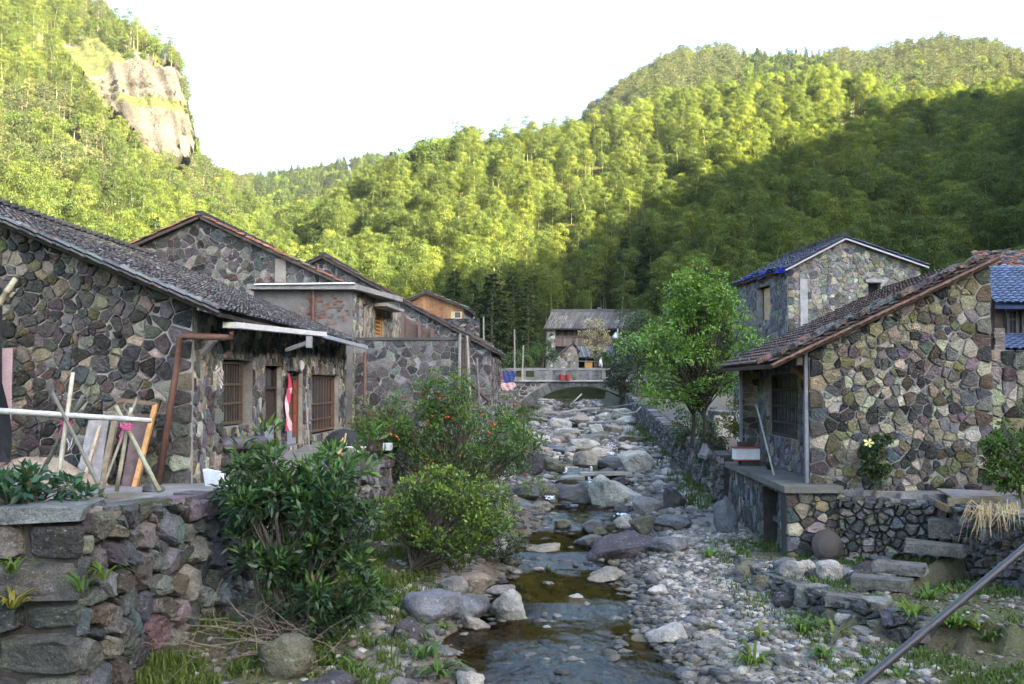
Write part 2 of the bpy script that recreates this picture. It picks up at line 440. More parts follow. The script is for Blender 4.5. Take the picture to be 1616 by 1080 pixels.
HC += [(rad(32), [55, 70, 150, 248, 300, 450, 700], [-1, 1, 32, 74, 70, 95, 60]),
       (rad(40), [45, 60, 140, 236, 300, 450, 700], [-1, 1, 40, RIDGE_Z - 6, 78, 90, 50]),
       (rad(50), [38, 52, 130, 208, 280, 450, 700], [-1, 1, 44, RIDGE_Z, 80, 80, 40]),
       (rad(65), [34, 46, 110, 177, 250, 450, 700], [-1, 1, 44, RIDGE_Z, 80, 70, 40]),
       (rad(90), [34, 44, 100, 160, 230, 450, 700], [-1, 1, 46, RIDGE_Z, 80, 60, 30]),
       (rad(112), [36, 50, 110, 176, 250, 450, 700], [-1, 1, 44, RIDGE_Z + 3, 82, 60, 30]),
       (rad(128), [45, 60, 130, 203, 280, 450, 700], [-3, 0, 44, RIDGE_Z + 4, 82, 60, 30]),
       (rad(142), [60, 80, 170, 255, 320, 450, 700], [-4, -2, 40, RIDGE_Z, 80, 60, 30]),
       (rad(160), [100, 200, 320, 450, 700], [-6, 0, 60, 70, 40]),
       (rad(180), [100, 250, 400, 700], [-7, -4, 15, 40]),
       (rad(-150), [60, 80, 250, 400, 700], [-5, -2, 70, 80, 50]),
       (rad(-90), [45, 60, 200, 300, 700], [-1, 2, 80, 120, 80]),
       (rad(-45), [60, 90, 200, 290, 340, 700], [-1, 4, 62, 140, 150, 110])]
HC.sort(key=lambda c: c[0])
RR = np.arange(0, 720.1, 3.0)
AZ = np.array([c[0] for c in HC])
def prof(c):
    r_ = [0, max(5, c[1][0] - 30), c[1][0] - 12] + list(c[1]); z_ = [-5.0, -4.0, min(-1.2, c[2][0] - 1.2)] + list(c[2])
    return np.interp(RR, r_, z_)
HT = np.array([prof(c) for c in HC])
k = np.array([0.06, 0.24, 0.4, 0.24, 0.06])
HT = np.array([np.convolve(np.pad(h, 2, mode='edge'), k, mode='valid') for h in HT])
AZ = np.concatenate([[AZ[-1] - 2 * math.pi], AZ, [AZ[0] + 2 * math.pi]])
HT = np.vstack([HT[-1:], HT, HT[:1]])
def sstep(a, b, x):
    t = np.clip((x - a) / (b - a), 0, 1); return t * t * (3 - 2 * t)
def h_hill(x, y):
    x = np.asarray(x, float); y = np.asarray(y, float)
    az = np.arctan2(x, y); r = np.hypot(x, y)
    i = np.clip(np.searchsorted(AZ, az) - 1, 0, len(AZ) - 2)
    t = (az - AZ[i]) / (AZ[i + 1] - AZ[i])
    rr = np.clip(r / 3.0, 0, len(RR) - 1.001); j = rr.astype(int); s = rr - j
    z = (HT[i, j] * (1 - s) + HT[i, j + 1] * s) * (1 - t) + (HT[i + 1, j] * (1 - s) + HT[i + 1, j + 1] * s) * t
    amp = np.clip((r - 80) / 120, 0, 1)
    inf_ = 1 - sstep(0.48, 0.62, np.abs(az))
    return z + amp * (fbm(x / 38.0, y / 38.0, 3) * (13.0 - 9.5 * inf_))
def sstep(a, b, x):
    t = np.clip((x - a) / (b - a), 0, 1); return t * t * (3 - 2 * t)
NX0, NX1, NY0, NY1 = -34.0, 34.0, 2.0, 94.0
def near_w(x, y):
    e = np.minimum(np.minimum(x - NX0, NX1 - x), np.minimum(y - NY0 + 8, NY1 - y))
    return sstep(0.5, 9.0, e)
def h_ground(x, y):
    w = near_w(x, y)
    return h_near(x, y) * w + h_hill(x, y) * (1 - w)
def ground_hit(px, py, off=0.0, d0=9.0, d1=90.0):
    """where the sight line through a picture point meets the near ground"""
    Ds = np.arange(d0, d1, 0.1)
    r = ray(px, py)
    z = r[2] * Ds
    g = h_near(r[0] * Ds, Ds) + off
    b = np.nonzero(z < g)[0]
    D = Ds[b[0]] if len(b) else d1
    return Vector((r[0] * D, D, r[2] * D))
def rnear(x, y): return float(h_near(np.array([x]), np.array([y]))[0])

# near ground sheet -------------------------------------------------------------
xs = np.concatenate([np.arange(NX0, -12, 0.8), np.arange(-12, 14, 0.22), np.arange(14, NX1 + 0.1, 0.8)])
ys = np.concatenate([np.arange(NY0, 10, 0.5), np.arange(10, 40, 0.22), np.arange(40, NY1 + 0.1, 0.5)])
GX, GY = np.meshgrid(xs, ys)
GZ = h_ground(GX, GY)
V = np.stack([GX.ravel(), GY.ravel(), GZ.ravel()], 1)
nx, ny = len(xs), len(ys)
ii = (np.arange(ny - 1)[:, None] * nx + np.arange(nx - 1)[None, :]).ravel()
Q = np.stack([ii, ii + 1, ii + nx + 1, ii + nx], 1)
xc, zb, hw = stream(GY)
inL = inside(TL, GX, GY); inR = inside(TR, GX, GY)
n1 = vnoise(GX * 0.7, GY * 0.7); n2 = vnoise(GX * 2.3 + 9, GY * 2.3)
soil = np.array([0.105, 0.085, 0.06]); grit = np.array([0.21, 0.19, 0.165]); moss = np.array([0.055, 0.07, 0.02]); bedc = np.array([0.13, 0.105, 0.07]); slab = np.array([0.2, 0.19, 0.175])
Cg = np.ones((*GX.shape, 3)) * grit
d = np.abs(GX - xc) - hw
leftb = (GX < xc)
wv = np.where(leftb, sstep(0.1, 0.9, d), sstep(1.2, 2.8, d))[..., None]
veg = (moss * n2[..., None] + soil * (1 - n2[..., None]))
Cg = Cg * (1 - wv) + veg * wv
wb = (1 - sstep(-0.3, 0.15, d))[..., None]
Cg = Cg * (1 - wb) + bedc * wb
ter = (inL | inR)[..., None]
near_t = ((n1 > 0.35) & ~(inR & (GY > 24)) & ~(inL & (GY > 33)))[..., None]
Cg = np.where(ter, np.where(near_t, slab, soil * 1.3), Cg)
up_ = (sstep(24, 32, GY) * (~(inL | inR)))[..., None]
Cg = Cg * (1 - up_) + np.array([0.07, 0.06, 0.05]) * up_  # upper bed colour darkened to stand for the dark gaps between boulders
far = (sstep(60, 85, GY) * np.where(ter[..., 0], 1, 0.4))[..., None]
Cg = Cg * (1 - far) + moss * far
me = quad_mesh('ground', V, Q, Cg.reshape(-1, 3))
me.polygons.foreach_set('use_smooth', np.ones(len(me.polygons), dtype=bool))
tag(link_mesh('ground', me, M['ground']), kind='structure')

# hills ------------------------------------------------------------------------
azs = np.radians(np.concatenate([np.arange(-180, -32, 4.0), np.arange(-32, -25.2, 0.4), np.arange(-25.2, -17.4, 0.09), np.arange(-17.4, 31, 0.4), np.arange(31, 180.1, 4.0)]))
rs = np.concatenate([np.arange(1, 60, 6.0), np.arange(60, 225, 2.5), np.arange(225, 330, 0.8), np.arange(330, 340, 2.5), np.arange(340, 715, 8.0)])
A_, R_ = np.meshgrid(azs, rs)
HX, HY = np.sin(A_) * R_, np.cos(A_) * R_
HZ = h_hill(HX, HY)
inn = near_w(HX, HY)
HZ = HZ - 0.06 - inn * 4.0
ROCK = [(92, 78), (140, 58), (180, 78), (215, 88), (245, 108), (277, 112), (286, 150), (294, 190), (302, 238), (290, 262), (262, 266), (235, 260), (200, 218), (150, 160), (108, 112)]
def pic(x, y, z):
    yc = CP * y + SP * z; zc = -SP * y + CP * z
    yc = np.where(yc < 1, 1, yc)
    return IMW / 2 + F * x / yc, IMH / 2 - F * zc / yc
hpx, hpy = pic(HX, HY, HZ)
rock = inside(ROCK, hpx + 14 * (vnoise(HX / 6, HY / 6 + HZ / 7) - 0.5), hpy + 14 * (vnoise(HX / 5 + 40, HZ / 6) - 0.5)) & (HY > 150)
rockn = fbm(HX / 7 + HZ / 11, HZ / 5, 4)
hx0 = HX + 0.6 * HY
ridg = lambda a, b: 1 - np.abs(2 * vnoise(a, b) - 1)
cut = 0.75 * (5.0 * ridg(hx0 / 8, HZ / 34) + 2.6 * ridg(hx0 / 3.1 + 9, HZ / 13) + 1.3 * ridg(hx0 / 1.3 + 3, HZ / 4) + 2.2 * np.round(3 * vnoise(hx0 / 11 + 4, HZ / 6)) + 5 * rockn)
HX = np.where(rock, HX + 0.45 * cut, HX)
HY = np.where(rock, HY - 0.9 * cut, HY)
under = np.array([0.045, 0.05, 0.016]); rk = np.array([0.105, 0.097, 0.08])
nn = vnoise(HX / 3, HZ / 3)[..., None]
nn2 = vnoise(HX / 14 + 5, HZ / 9)[..., None]
Ch = np.where(rock[..., None], np.where(nn2 > 0.56, np.array([0.06, 0.07, 0.024]), rk * (0.6 + 0.5 * nn) * (0.55 + 0.45 * sstep(0.25, 0.5, vnoise(hx0 / 2.2, HZ / 30)))[..., None] * 0.95), under * (0.8 + 0.5 * nn))
V = np.stack([HX.ravel(), HY.ravel(), HZ.ravel()], 1)
na, nr = len(azs), len(rs)
ii = (np.arange(nr - 1)[:, None] * na + np.arange(na - 1)[None, :]).ravel()
Q = np.stack([ii, ii + na, ii + na + 1, ii + 1], 1)
me = quad_mesh('hills', V, Q, Ch.reshape(-1, 3))
fr_ = rock.ravel()[ii]
me.polygons.foreach_set('material_index', fr_.astype(np.int32))
tag(link_mesh('hills', me, [M['hill'], M['cliff']]), kind='structure')

# the stream's surface ------------------------------------------------------------
wy = np.concatenate([np.arange(9.5, 36, 0.07), np.arange(36, 90, 0.5)])
us = np.linspace(-1.25, 1.25, 61)
WY, WU = np.meshgrid(wy, us, indexing='ij')
wxc, wzb, whw = stream(WY)
steps = [(17.3, 0.05), (21.6, 0.09), (26.6, 0.1), (30.2, 0.14), (33.5, 0.12), (37, 0.12)]
WX = wxc + WU * whw
step_z = np.interp(WY, [0, 13.0, 14.2, 16.6, 17.4, 20.4, 21.8, 24.6, 26.8, 29.5, 31, 33, 35, 45, 90],
                   [-4.02, -4.0, -3.95, -3.93, -3.86, -3.85, -3.72, -3.7, -3.55, -3.53, -3.28, -3.22, -3.05, -2.75, -1.4])
step_z = np.where(WY > 38, wzb - 0.13 * sstep(38, 46, WY), step_z)
WZ = step_z + 0.03
brk = np.interp(WY, [0, 12.4, 13.0, 13.8, 14.4, 14.8, 16.0, 16.6, 17.4, 17.9, 19.6, 20.4, 21.8, 22.4, 24.3, 25, 27, 27.6, 29, 30, 90],
                [0.3, 0.2, 0.5, 0.3, 1.0, 0.9, 0.12, 0.6, 0.5, 0.05, 0.03, 0.9, 0.9, 0.05, 0.03, 0.7, 0.8, 0.05, 0.1, 0.9, 0.9])
brk = brk * (0.15 + 0.85 * sstep(0.38, 0.62, vnoise(WX * 1.7 + 3, WY * 1.1)))
WZ = WZ + brk * 0.11 * fbm(WX * 5, WY * 3.2, 3) + 0.006 * fbm(WX * 3, WY * 2, 2)
ny_, nu = WY.shape
ii = (np.arange(ny_ - 1)[:, None] * nu + np.arange(nu - 1)[None, :]).ravel()
Q = np.stack([ii, ii + 1, ii + nu + 1, ii + nu], 1)
me = quad_mesh('stream_water', np.stack([WX.ravel(), WY.ravel(), WZ.ravel()], 1), Q, np.repeat(brk.ravel()[:, None], 3, 1))
me.polygons.foreach_set('use_smooth', np.ones(len(me.polygons), dtype=bool))
tag(link_mesh('stream_water', me, M['water']), kind='structure')
def water_z(y): return float(np.interp(y, wy, step_z[:, 0])) + 0.03
# ------------------------------------------------------------------ trees
def nrm(a): return a / np.maximum(np.linalg.norm(a, axis=-1, keepdims=True), 1e-6)
def leaf_quads(c, d, n, L, W, col):
    """one folded four-cornered leaf per row; c base, d direction, n facing"""
    d = nrm(d); s = nrm(np.cross(d, n)); n = np.cross(s, d)
    L = np.asarray(L)[:, None]; W = np.asarray(W)[:, None]
    mid = c + d * L * 0.45 + n * L * 0.06
    V = np.stack([c, mid + s * W / 2, c + d * L - n * L * 0.08, mid - s * W / 2], 1).reshape(-1, 3)
    m = len(c)
    Q = np.arange(m * 4).reshape(m, 4)
    return V, Q, np.repeat(col, 4, 0)
def tubes_np(paths, sides=5):
    """paths: list of (points, radii, colour) -> quads"""
    Vs, Qs, Cs, b = [], [], [], 0
    for pts, rr, c in paths:
        mb = MB(); mb.tube(pts, list(rr), sides, c, cap=False)
        Vs.append(np.array(mb.v)); Qs.append(np.array(mb.f) + b); Cs.append(np.array(mb.c)[:, :3]); b += len(mb.v)
    return np.vstack(Vs), np.vstack(Qs), np.vstack(Cs)
def shell(rng, n, ctr, rx, rz, up=0.25):
    """points and outward directions on the upper part of a clump"""
    u = nrm(rng.normal(size=(n, 3)) + np.array([0, 0, up]))
    rr = rng.uniform(0.55, 1.05, (n, 1))
    return ctr + u * rr * np.array([rx, rx, rz]), u
def hcol(rng, n, c, s=0.3):
    k = rng.uniform(1 - s, 1 + s, (n, 1))
    h = rng.uniform(-0.12, 0.12, (n, 1))
    return np.array(c)[None, :] * k * np.hstack([1 + h, np.ones((n, 1)), 1 - h])
def proto_bamboo(seed, H=12.5, leafn=260, col=(0.086, 0.123, 0.036)):
    rng = np.random.default_rng(seed)
    ang = rng.uniform(0, 6.28); bend = rng.uniform(0.5, 1.7)
    t = np.linspace(0, 1, 9)
    px_ = np.stack([np.cos(ang) * bend * t ** 3, np.sin(ang) * bend * t ** 3, H * (t - 0.06 * t ** 4)], 1)
    paths = [([Vector(p) for p in px_], list(0.085 * (1 - 0.8 * t)), (0.30, 0.29, 0.17))]
    parts = []
    nl = 12
    for i in range(nl):
        tt = 0.46 + 0.54 * (i / (nl - 1)) ** 0.85
        base = np.array([np.interp(tt, t, px_[:, k]) for k in range(3)])
        prof = 1.45 * math.sin(math.pi * min(1, (tt - 0.40) / 0.68)) ** 0.7 + 0.12
        a = i * 2.4 + rng.uniform(-0.5, 0.5)
        off = prof * rng.uniform(0.55, 1.0)
        ctr = base + np.array([math.cos(a) * off, math.sin(a) * off, -0.12 * off])
        r = rng.uniform(0.9, 1.4) * (0.75 if tt > 0.9 else 1)
        p, u = shell(rng, leafn, ctr, r, r * 0.72, 0.75)
        d = u * np.array([1, 1, 0.3]) + np.array([0, 0, -0.55]) + rng.normal(size=p.shape) * 0.35
        n = u + np.array([0, 0, 0.8]) + rng.normal(size=p.shape) * 0.35
        parts.append(leaf_quads(p, d, n, rng.uniform(0.24, 0.44, leafn), rng.uniform(0.065, 0.105, leafn), hcol(rng, leafn, np.array(col) * rng.uniform(0.85, 1.15), 0.25)))
    return {'trunk': tubes_np(paths), 'crown': cat_quads(parts)}
def cat_quads(parts):
    Vs, Qs, Cs, b = [], [], [], 0
    for v, q, c in parts:
        Vs.append(v); Qs.append(q + b); Cs.append(c); b += len(v)
    return np.vstack(Vs), np.vstack(Qs), np.vstack(Cs)
def proto_pine(seed, H=9.5, col=(0.045, 0.062, 0.022)):
    rng = np.random.default_rng(seed)
    lean = rng.uniform(-0.6, 0.6, 2)
    t = np.linspace(0, 1, 7)
    sp = np.stack([lean[0] * t ** 1.5, lean[1] * t ** 1.5, H * t], 1)
    paths = [([Vector(p) for p in sp], list(0.16 * (1 - 0.8 * t)), (0.13, 0.10, 0.075))]
    parts = []
    for i in range(17):
        tt = 0.38 + 0.6 * i / 16
        base = np.array([np.interp(tt, t, sp[:, k]) for k in range(3)])
        reach = (1.05 - tt) * 3.2 + 0.35
        a = i * 2.4 + rng.uniform(-0.4, 0.4)
        off = reach * rng.uniform(0.5, 1.0)
        ctr = base + np.array([math.cos(a) * off, math.sin(a) * off, rng.uniform(0, 0.4)])
        paths.append(([Vector(base), Vector(lerp(base, ctr, 0.6)) + Vector((0, 0, -0.08)), Vector(ctr)], [0.05, 0.035, 0.015], (0.12, 0.095, 0.07)))
        n_ = 70
        p, u = shell(rng, n_, ctr, rng.uniform(0.7, 1.1), 0.34, 0.4)
        d = u + np.array([0, 0, 0.5]) + rng.normal(size=p.shape) * 0.4
        n = rng.normal(size=p.shape) + np.array([0, 0, 0.5])
        parts.append(leaf_quads(p, d, n, rng.uniform(0.3, 0.5, n_), rng.uniform(0.1, 0.17, n_), hcol(rng, n_, col, 0.35)))
    return {'trunk': tubes_np(paths), 'crown': cat_quads(parts)}
def proto_broad(seed, H=8.0, R=2.6, col=(0.06, 0.095, 0.022), nl=26, leafn=90, leaf=0.36):
    rng = np.random.default_rng(seed)
    top = H * 0.45
    paths = [([Vector((0, 0, 0)), Vector((rng.uniform(-.2, .2), rng.uniform(-.2, .2), top * 0.6)), Vector((0, 0, top))], [0.17, 0.13, 0.1], (0.12, 0.1, 0.08))]
    parts = []
    for i in range(nl):
        u = nrm(rng.normal(size=3) + np.array([0, 0, 0.25]))
        ctr = np.array([0, 0, H * 0.62]) + u * np.array([R, R, H * 0.36]) * rng.uniform(0.45, 0.95)
        paths.append(([Vector((0, 0, top * rng.uniform(0.75, 1))), Vector(ctr * 0.5 + np.array([0, 0, top * 0.5])), Vector(ctr)], [0.06, 0.04, 0.012], (0.12, 0.1, 0.08)))
        r = rng.uniform(0.55, 0.95) * R / 2.6
        p, uu = shell(rng, leafn, ctr, r, r * 0.75, 0.3)
        d = uu + np.array([0, 0, -0.2]) + rng.normal(size=p.shape) * 0.5
        n = uu + np.array([0, 0, 0.5]) + rng.normal(size=p.shape) * 0.5
        parts.append(leaf_quads(p, d, n, rng.uniform(0.8, 1.3, leafn) * leaf, rng.uniform(0.45, 0.7, leafn) * leaf, hcol(rng, leafn, np.array(col) * rng.uniform(0.75, 1.3), 0.25)))
    return {'trunk': tubes_np(paths), 'crown': cat_quads(parts)}
def proto_fir(seed, H=10.0, R=1.9, col=(0.035, 0.06, 0.026)):
    rng = np.random.default_rng(seed)
    paths = [([Vector((0, 0, 0)), Vector((0, 0, H * 0.5)), Vector((0.05, 0, H))], [0.15, 0.1, 0.02], (0.13, 0.1, 0.075))]
    parts = []
    for i in range(46):
        tt = 0.16 + 0.82 * i / 45
        reach = R * (1.02 - tt) ** 0.8 * rng.uniform(0.7, 1.1)
        a = i * 2.4
        n_ = int(30 + 50 * (1 - tt))
        s = rng.uniform(0.1, 1, (n_, 1)) ** 0.6
        dirv = np.array([math.cos(a), math.sin(a), -0.28])
        p = np.array([0, 0, H * tt]) + dirv * reach * s + rng.normal(size=(n_, 3)) * np.array([0.24, 0.24, 0.10]) * (0.4 + (1 - tt))
        d = dirv + rng.normal(size=p.shape) * 0.45
        n = np.array([0, 0, 1.0]) + rng.normal(size=p.shape) * 0.4
        parts.append(leaf_quads(p, d, n, rng.uniform(0.3, 0.5, n_), rng.uniform(0.1, 0.16, n_), hcol(rng, n_, col, 0.35)))
    return {'trunk': tubes_np(paths), 'crown': cat_quads(parts)}

def tree_meshes(name, pr):
    return quad_mesh(name + '_trunk', *pr['trunk']), quad_mesh(name + '_crown', *pr['crown'])
def place_tree(kind, trunk_me, crown_me, mat, loc, rot, scl, label, cat, group=None, tname='trunk', sxy=1.0):
    r = thing(kind, label, cat, loc, group)
    r.rotation_euler = (0, 0, rot); r.scale = (scl * sxy, scl * sxy, scl)
    for nm, me, m in ((tname, trunk_me, M['bark']), ('crown', crown_me, mat)):
        o = bpy.data.objects.new(nm, me)
        if not me.materials: me.materials.append(m)
        o.parent = r; COL.objects.link(o)
    return r

BAMB = [proto_bamboo(100 + i, H=12.5 + (i % 3 - 1) * 1.2) for i in range(6)]
PINE = [proto_pine(200 + i) for i in range(3)]
BROAD = [proto_broad(300 + i) for i in range(3)]
FIR = [proto_fir(400 + i) for i in range(2)]

def forest(name, protos, pts, rots, scls, idx, leafmat, label):
    """one uncountable mass: its mesh holds the tree shapes and one point per tree, joined by its own geometry nodes"""
    Vs, Qs, Cs, pid, mi, b = [], [], [], [], [], 0
    for i, pr in enumerate(protos):
        for k_, key in enumerate(('trunk', 'crown')):
            v, q, c = pr[key]
            Vs.append(v); Qs.append(q + b); Cs.append(c); pid += [i] * len(v); mi += [k_] * len(q); b += len(v)
    n = len(pts)
    Vs.append(np.asarray(pts)); Cs.append(np.ones((n, 3)) * 0.5); pid += [-1] * n
    V = np.vstack(Vs)
    me = quad_mesh(name, V, np.vstack(Qs), np.vstack(Cs))
    me.polygons.foreach_set('material_index', np.array(mi, dtype=np.int32))
    def att(nm, ty, vals):
        a = me.attributes.new(nm, ty, 'POINT'); a.data.foreach_set('value', vals)
    z = np.zeros(b)
    att('pid', 'INT', np.array(pid, dtype=np.int32))
    att('idx', 'INT', np.concatenate([z, idx]).astype(np.int32))
    att('spin', 'FLOAT', np.concatenate([z, rots]).astype(np.float32))
    att('size', 'FLOAT', np.concatenate([z, scls]).astype(np.float32))
    o = link_mesh(name, me, [M['bark'], leafmat])
    tag(o, label, None, None, 'stuff')
    g = bpy.data.node_groups.new(name, 'GeometryNodeTree')
    g.interface.new_socket('Geometry', in_out='INPUT', socket_type='NodeSocketGeometry')
    g.interface.new_socket('Geometry', in_out='OUTPUT', socket_type='NodeSocketGeometry')
    gi = g.nodes.new('NodeGroupInput'); go = g.nodes.new('NodeGroupOutput')
    def named(nm, ty):
        a = g.nodes.new('GeometryNodeInputNamedAttribute'); a.data_type = ty; a.inputs['Name'].default_value = nm
        return a.outputs['Attribute']
    def sel(i):
        c = g.nodes.new('FunctionNodeCompare'); c.data_type = 'INT'; c.operation = 'EQUAL'
        g.links.new(named('pid', 'INT'), c.inputs[2]); c.inputs[3].default_value = i
        s = g.nodes.new('GeometryNodeSeparateGeometry'); s.domain = 'POINT'
        g.links.new(gi.outputs[0], s.inputs['Geometry']); g.links.new(c.outputs[0], s.inputs['Selection'])
        return s.outputs['Selection']
    join = g.nodes.new('GeometryNodeJoinGeometry')
    for i in range(len(protos)):
        ti = g.nodes.new('GeometryNodeGeometryToInstance')
        g.links.new(sel(i), ti.inputs[0]); g.links.new(ti.outputs[0], join.inputs[0])
    iop = g.nodes.new('GeometryNodeInstanceOnPoints')
    g.links.new(sel(-1), iop.inputs['Points']); g.links.new(join.outputs[0], iop.inputs['Instance'])
    iop.inputs['Pick Instance'].default_value = True
    g.links.new(named('idx', 'INT'), iop.inputs['Instance Index'])
    cx = g.nodes.new('ShaderNodeCombineXYZ'); g.links.new(named('spin', 'FLOAT'), cx.inputs[2])
    g.links.new(cx.outputs[0], iop.inputs['Rotation']); g.links.new(named('size', 'FLOAT'), iop.inputs['Scale'])
    g.links.new(iop.outputs[0], go.inputs[0])
    md = o.modifiers.new('planting', 'NODES'); md.node_group = g
    return o

# where trees stand ------------------------------------------------------------
def horizon_rows():
    a = np.linspace(rad(-29), rad(29), 233); r = np.arange(40, 640, 2.0)
    A, R = np.meshgrid(a, r, indexing='ij')
    x, y = np.sin(A) * R, np.cos(A) * R
    _, row = pic(x, y, h_hill(x, y) + 5.0)
    return a, r, np.minimum.accumulate(row, axis=1)
ha, hr, hrow = horizon_rows()
def seen(x, y, z, h):
    a = np.arctan2(x, y); r = np.hypot(x, y)
    i = np.clip(((a - ha[0]) / (ha[1] - ha[0])).astype(int), 0, len(ha) - 1)
    j = np.clip(((r - 7 - hr[0]) / 2.0).astype(int), 0, len(hr) - 1)
    _, row = pic(x, y, z + h)
    return row < hrow[i, j] + 3
rng = np.random.default_rng(5)
def scatter(spacing, rmin, rmax, a0, a1):
    area = (a1 - a0) / 2 * (rmax ** 2 - rmin ** 2)
    n = int(area / spacing ** 2)
    r = np.sqrt(rng.uniform(rmin ** 2, rmax ** 2, n)); a = rng.uniform(a0, a1, n)
    x, y = np.sin(a) * r, np.cos(a) * r
    return x, y, h_hill(x, y)
x, y, z = scatter(2.7, 60, 600, rad(-29), rad(29))
keep = seen(x, y, z, 12)
x, y, z = x[keep], y[keep], z[keep]
px, row = pic(x, y, z + 5)
keep = (row > -70) & (row < 585) & ~((y < 118) & (px > 560) & (px < 1010)) & ~((np.abs(x) < 40) & (y < 88) & (z < 1.0)) & ~((x < 30) & (y < 58) & (x > 0))
keep &= ~inside(ROCK, px, row - 6) | (rng.random(len(px)) < 0.16)
keep &= ~((y > 118) & (y < 146) & (px > 840) & (px < 1040))
x, y, z, px, row = x[keep], y[keep], z[keep], px[keep], row[keep]
u = rng.random(len(x)); pt = vnoise(x / 22.0, y / 22.0)
kind = np.zeros(len(x), int)                       # 0 bamboo 1 pine 2 broadleaf 3 fir
left = px < 400
kind = np.where(left & (row < 305) & ~((px < 120) & (row < 150)), np.where(pt > 0.52, np.where(u < 0.8, 1, 2), np.where(u < 0.45, 2, np.where(u < 0.75, 1, 0))), kind)
kind = np.where(left & (row >= 305), np.where(pt > 0.66, np.where(u < 0.5, 2, 1), 0), kind)
kind = np.where((y > 275) & (px >= 400) & (px < 680), np.where(u < 0.5, 3, 2), kind)
kind = np.where((y > 275) & (px >= 680), np.where((px > 1165) & (px < 1310), np.where(u < 0.5, 3, 2), np.where(u < 0.8, 1, 2)), kind)
kind = np.where((y > 275) & left & (px > 330), np.where(u < 0.5, 1, 2), kind)
kind = np.where((kind == 0) & (px > 600) & (px < 720) & (row < 290) & (pt > 0.4), 2, kind)
kind = np.where((kind == 0) & (pt > 0.74) & (u < 0.45), 2, kind)
kind = np.where((kind == 0) & (y < 275) & (vnoise(x / 17.0 + 31, y / 17.0) > 0.80) & (u > 0.6), 3, kind)
# thin: crowns of the bigger kinds need more room
thin = np.where(kind == 0, rng.random(len(x)) < 0.50 + 0.36 * vnoise(x / 9.0, y / 9.0 + 50), np.where(y > 275, rng.random(len(x)) < 0.30, rng.random(len(x)) < 0.62))
x, y, z, px, row, kind = x[thin], y[thin], z[thin], px[thin], row[thin], kind[thin]
SKYLINE = ([0, 200, 320, 560, 640, 740, 860, 1020, 1170, 1330, 1460, 1616], [335, 395, 335, 440, 470, 500, 500, 490, 435, 370, 412, 405])
KI = {0: ('bamboo', BAMB, 'bamboo'), 1: ('pine_tree', PINE, 'conifer'), 2: ('broadleaf_tree', BROAD, 'bamboo'), 3: ('fir_tree', FIR, 'conifer')}
WORD = {0: 'bamboo', 1: 'pine', 2: 'broadleaf tree', 3: 'fir'}
def where_words(px_, row_, y_):
    if px_ < 400 and y_ < 400:
        return ('sunlit', 'on the steep mountain below the bare cliff') if row_ > 250 else ('sunlit', 'high on the mountain beside the bare cliff')
    if y_ > 275:
        return ('hazy', 'on the farthest ridge') if px_ > 680 else ('hazy', 'on the low distant hill in the valley gap')
    if px_ < 880: return ('sunlit yellow', 'on the middle slope behind the village')
    return ('green', 'on the shaded slope above the far house') if row_ > 250 else ('tall', 'near the crest of the bamboo slope')
for kd, (nm, protos, lm) in KI.items():
    m = np.nonzero(kind == kd)[0]
    if not len(m): continue
    size = 1.0 / y[m] * np.where(row[m] < np.interp(px[m], *SKYLINE) - 4, 1, 0.0)
    order = m[np.argsort(-size)]
    nind = min(300, len(order))
    ind, rest = order[:nind], order[nind:]
    mes = [tree_meshes(nm, p) for p in protos]
    def sc(i):
        return rng.uniform(0.8, 1.2) * (0.84 if kd == 0 else 1.0) * (0.88 if kd in (1, 2) and px[i] < 400 else 1) * (0.55 if bool(inside(ROCK, px[i:i + 1], row[i:i + 1] - 6)[0]) else 1)
    for i in ind:
        a_, b_ = where_words(px[i], row[i], y[i])
        tm, cm = mes[rng.integers(len(mes))]
        lab = {0: 'feathery %s bamboo with arching crown %s', 1: '%s pine with flat layered boughs %s', 2: '%s round crowned leafy tree %s', 3: '%s pointed fir %s'}[kd] % (a_, b_)
        place_tree(nm, tm, cm, M[lm], (x[i], y[i], z[i] - 0.3), rng.uniform(0, 6.28), sc(i), lab, 'tree' if kd else 'bamboo', '%s %s' % (WORD[kd], b_), 'culm' if kd == 0 else 'trunk')
    if len(rest):
        forest({0: 'bamboo_forest', 1: 'pine_forest', 2: 'broadleaf_forest', 3: 'fir_forest'}[kd], protos, np.stack([x[rest], y[rest], z[rest] - 0.3], 1), rng.uniform(0, 6.28, len(rest)),
               np.array([sc(i) for i in rest]), rng.integers(len(protos), size=len(rest)), M[lm], 'mass of %s covering the hillsides' % {0: 'bamboo', 1: 'pines', 2: 'broadleaf trees', 3: 'firs'}[kd])
# the wooded mountainside that goes on beyond the frame, and shades the village
x2, y2, z2 = scatter(4.2, 62, 290, rad(29.2), rad(150))
k2 = (z2 > 6)
x2, y2, z2 = x2[k2], y2[k2], z2[k2]
forest('bamboo_forest', BAMB, np.stack([x2, y2, z2 - 0.3], 1), rng.uniform(0, 6.28, len(x2)), rng.uniform(0.8, 1.15, len(x2)), rng.integers(len(BAMB), size=len(x2)), M['bamboo'], 'bamboo covering the mountain beside the village')
x3, y3, z3 = scatter(5.0, 70, 260, rad(-80), rad(-29.2))
k3 = (z3 > 6)
x3, y3, z3 = x3[k3], y3[k3], z3[k3]
forest('bamboo_forest', BAMB, np.stack([x3, y3, z3 - 0.3], 1), rng.uniform(0, 6.28, len(x3)), rng.uniform(0.9, 1.3, len(x3)), rng.integers(len(BAMB), size=len(x3)), M['bamboo'], 'bamboo covering the mountain across the valley')
FOREST_N = (len(x), len(x2))
print('trees', len(x), [int((kind == q).sum()) for q in range(4)], len(x2), len(x3))
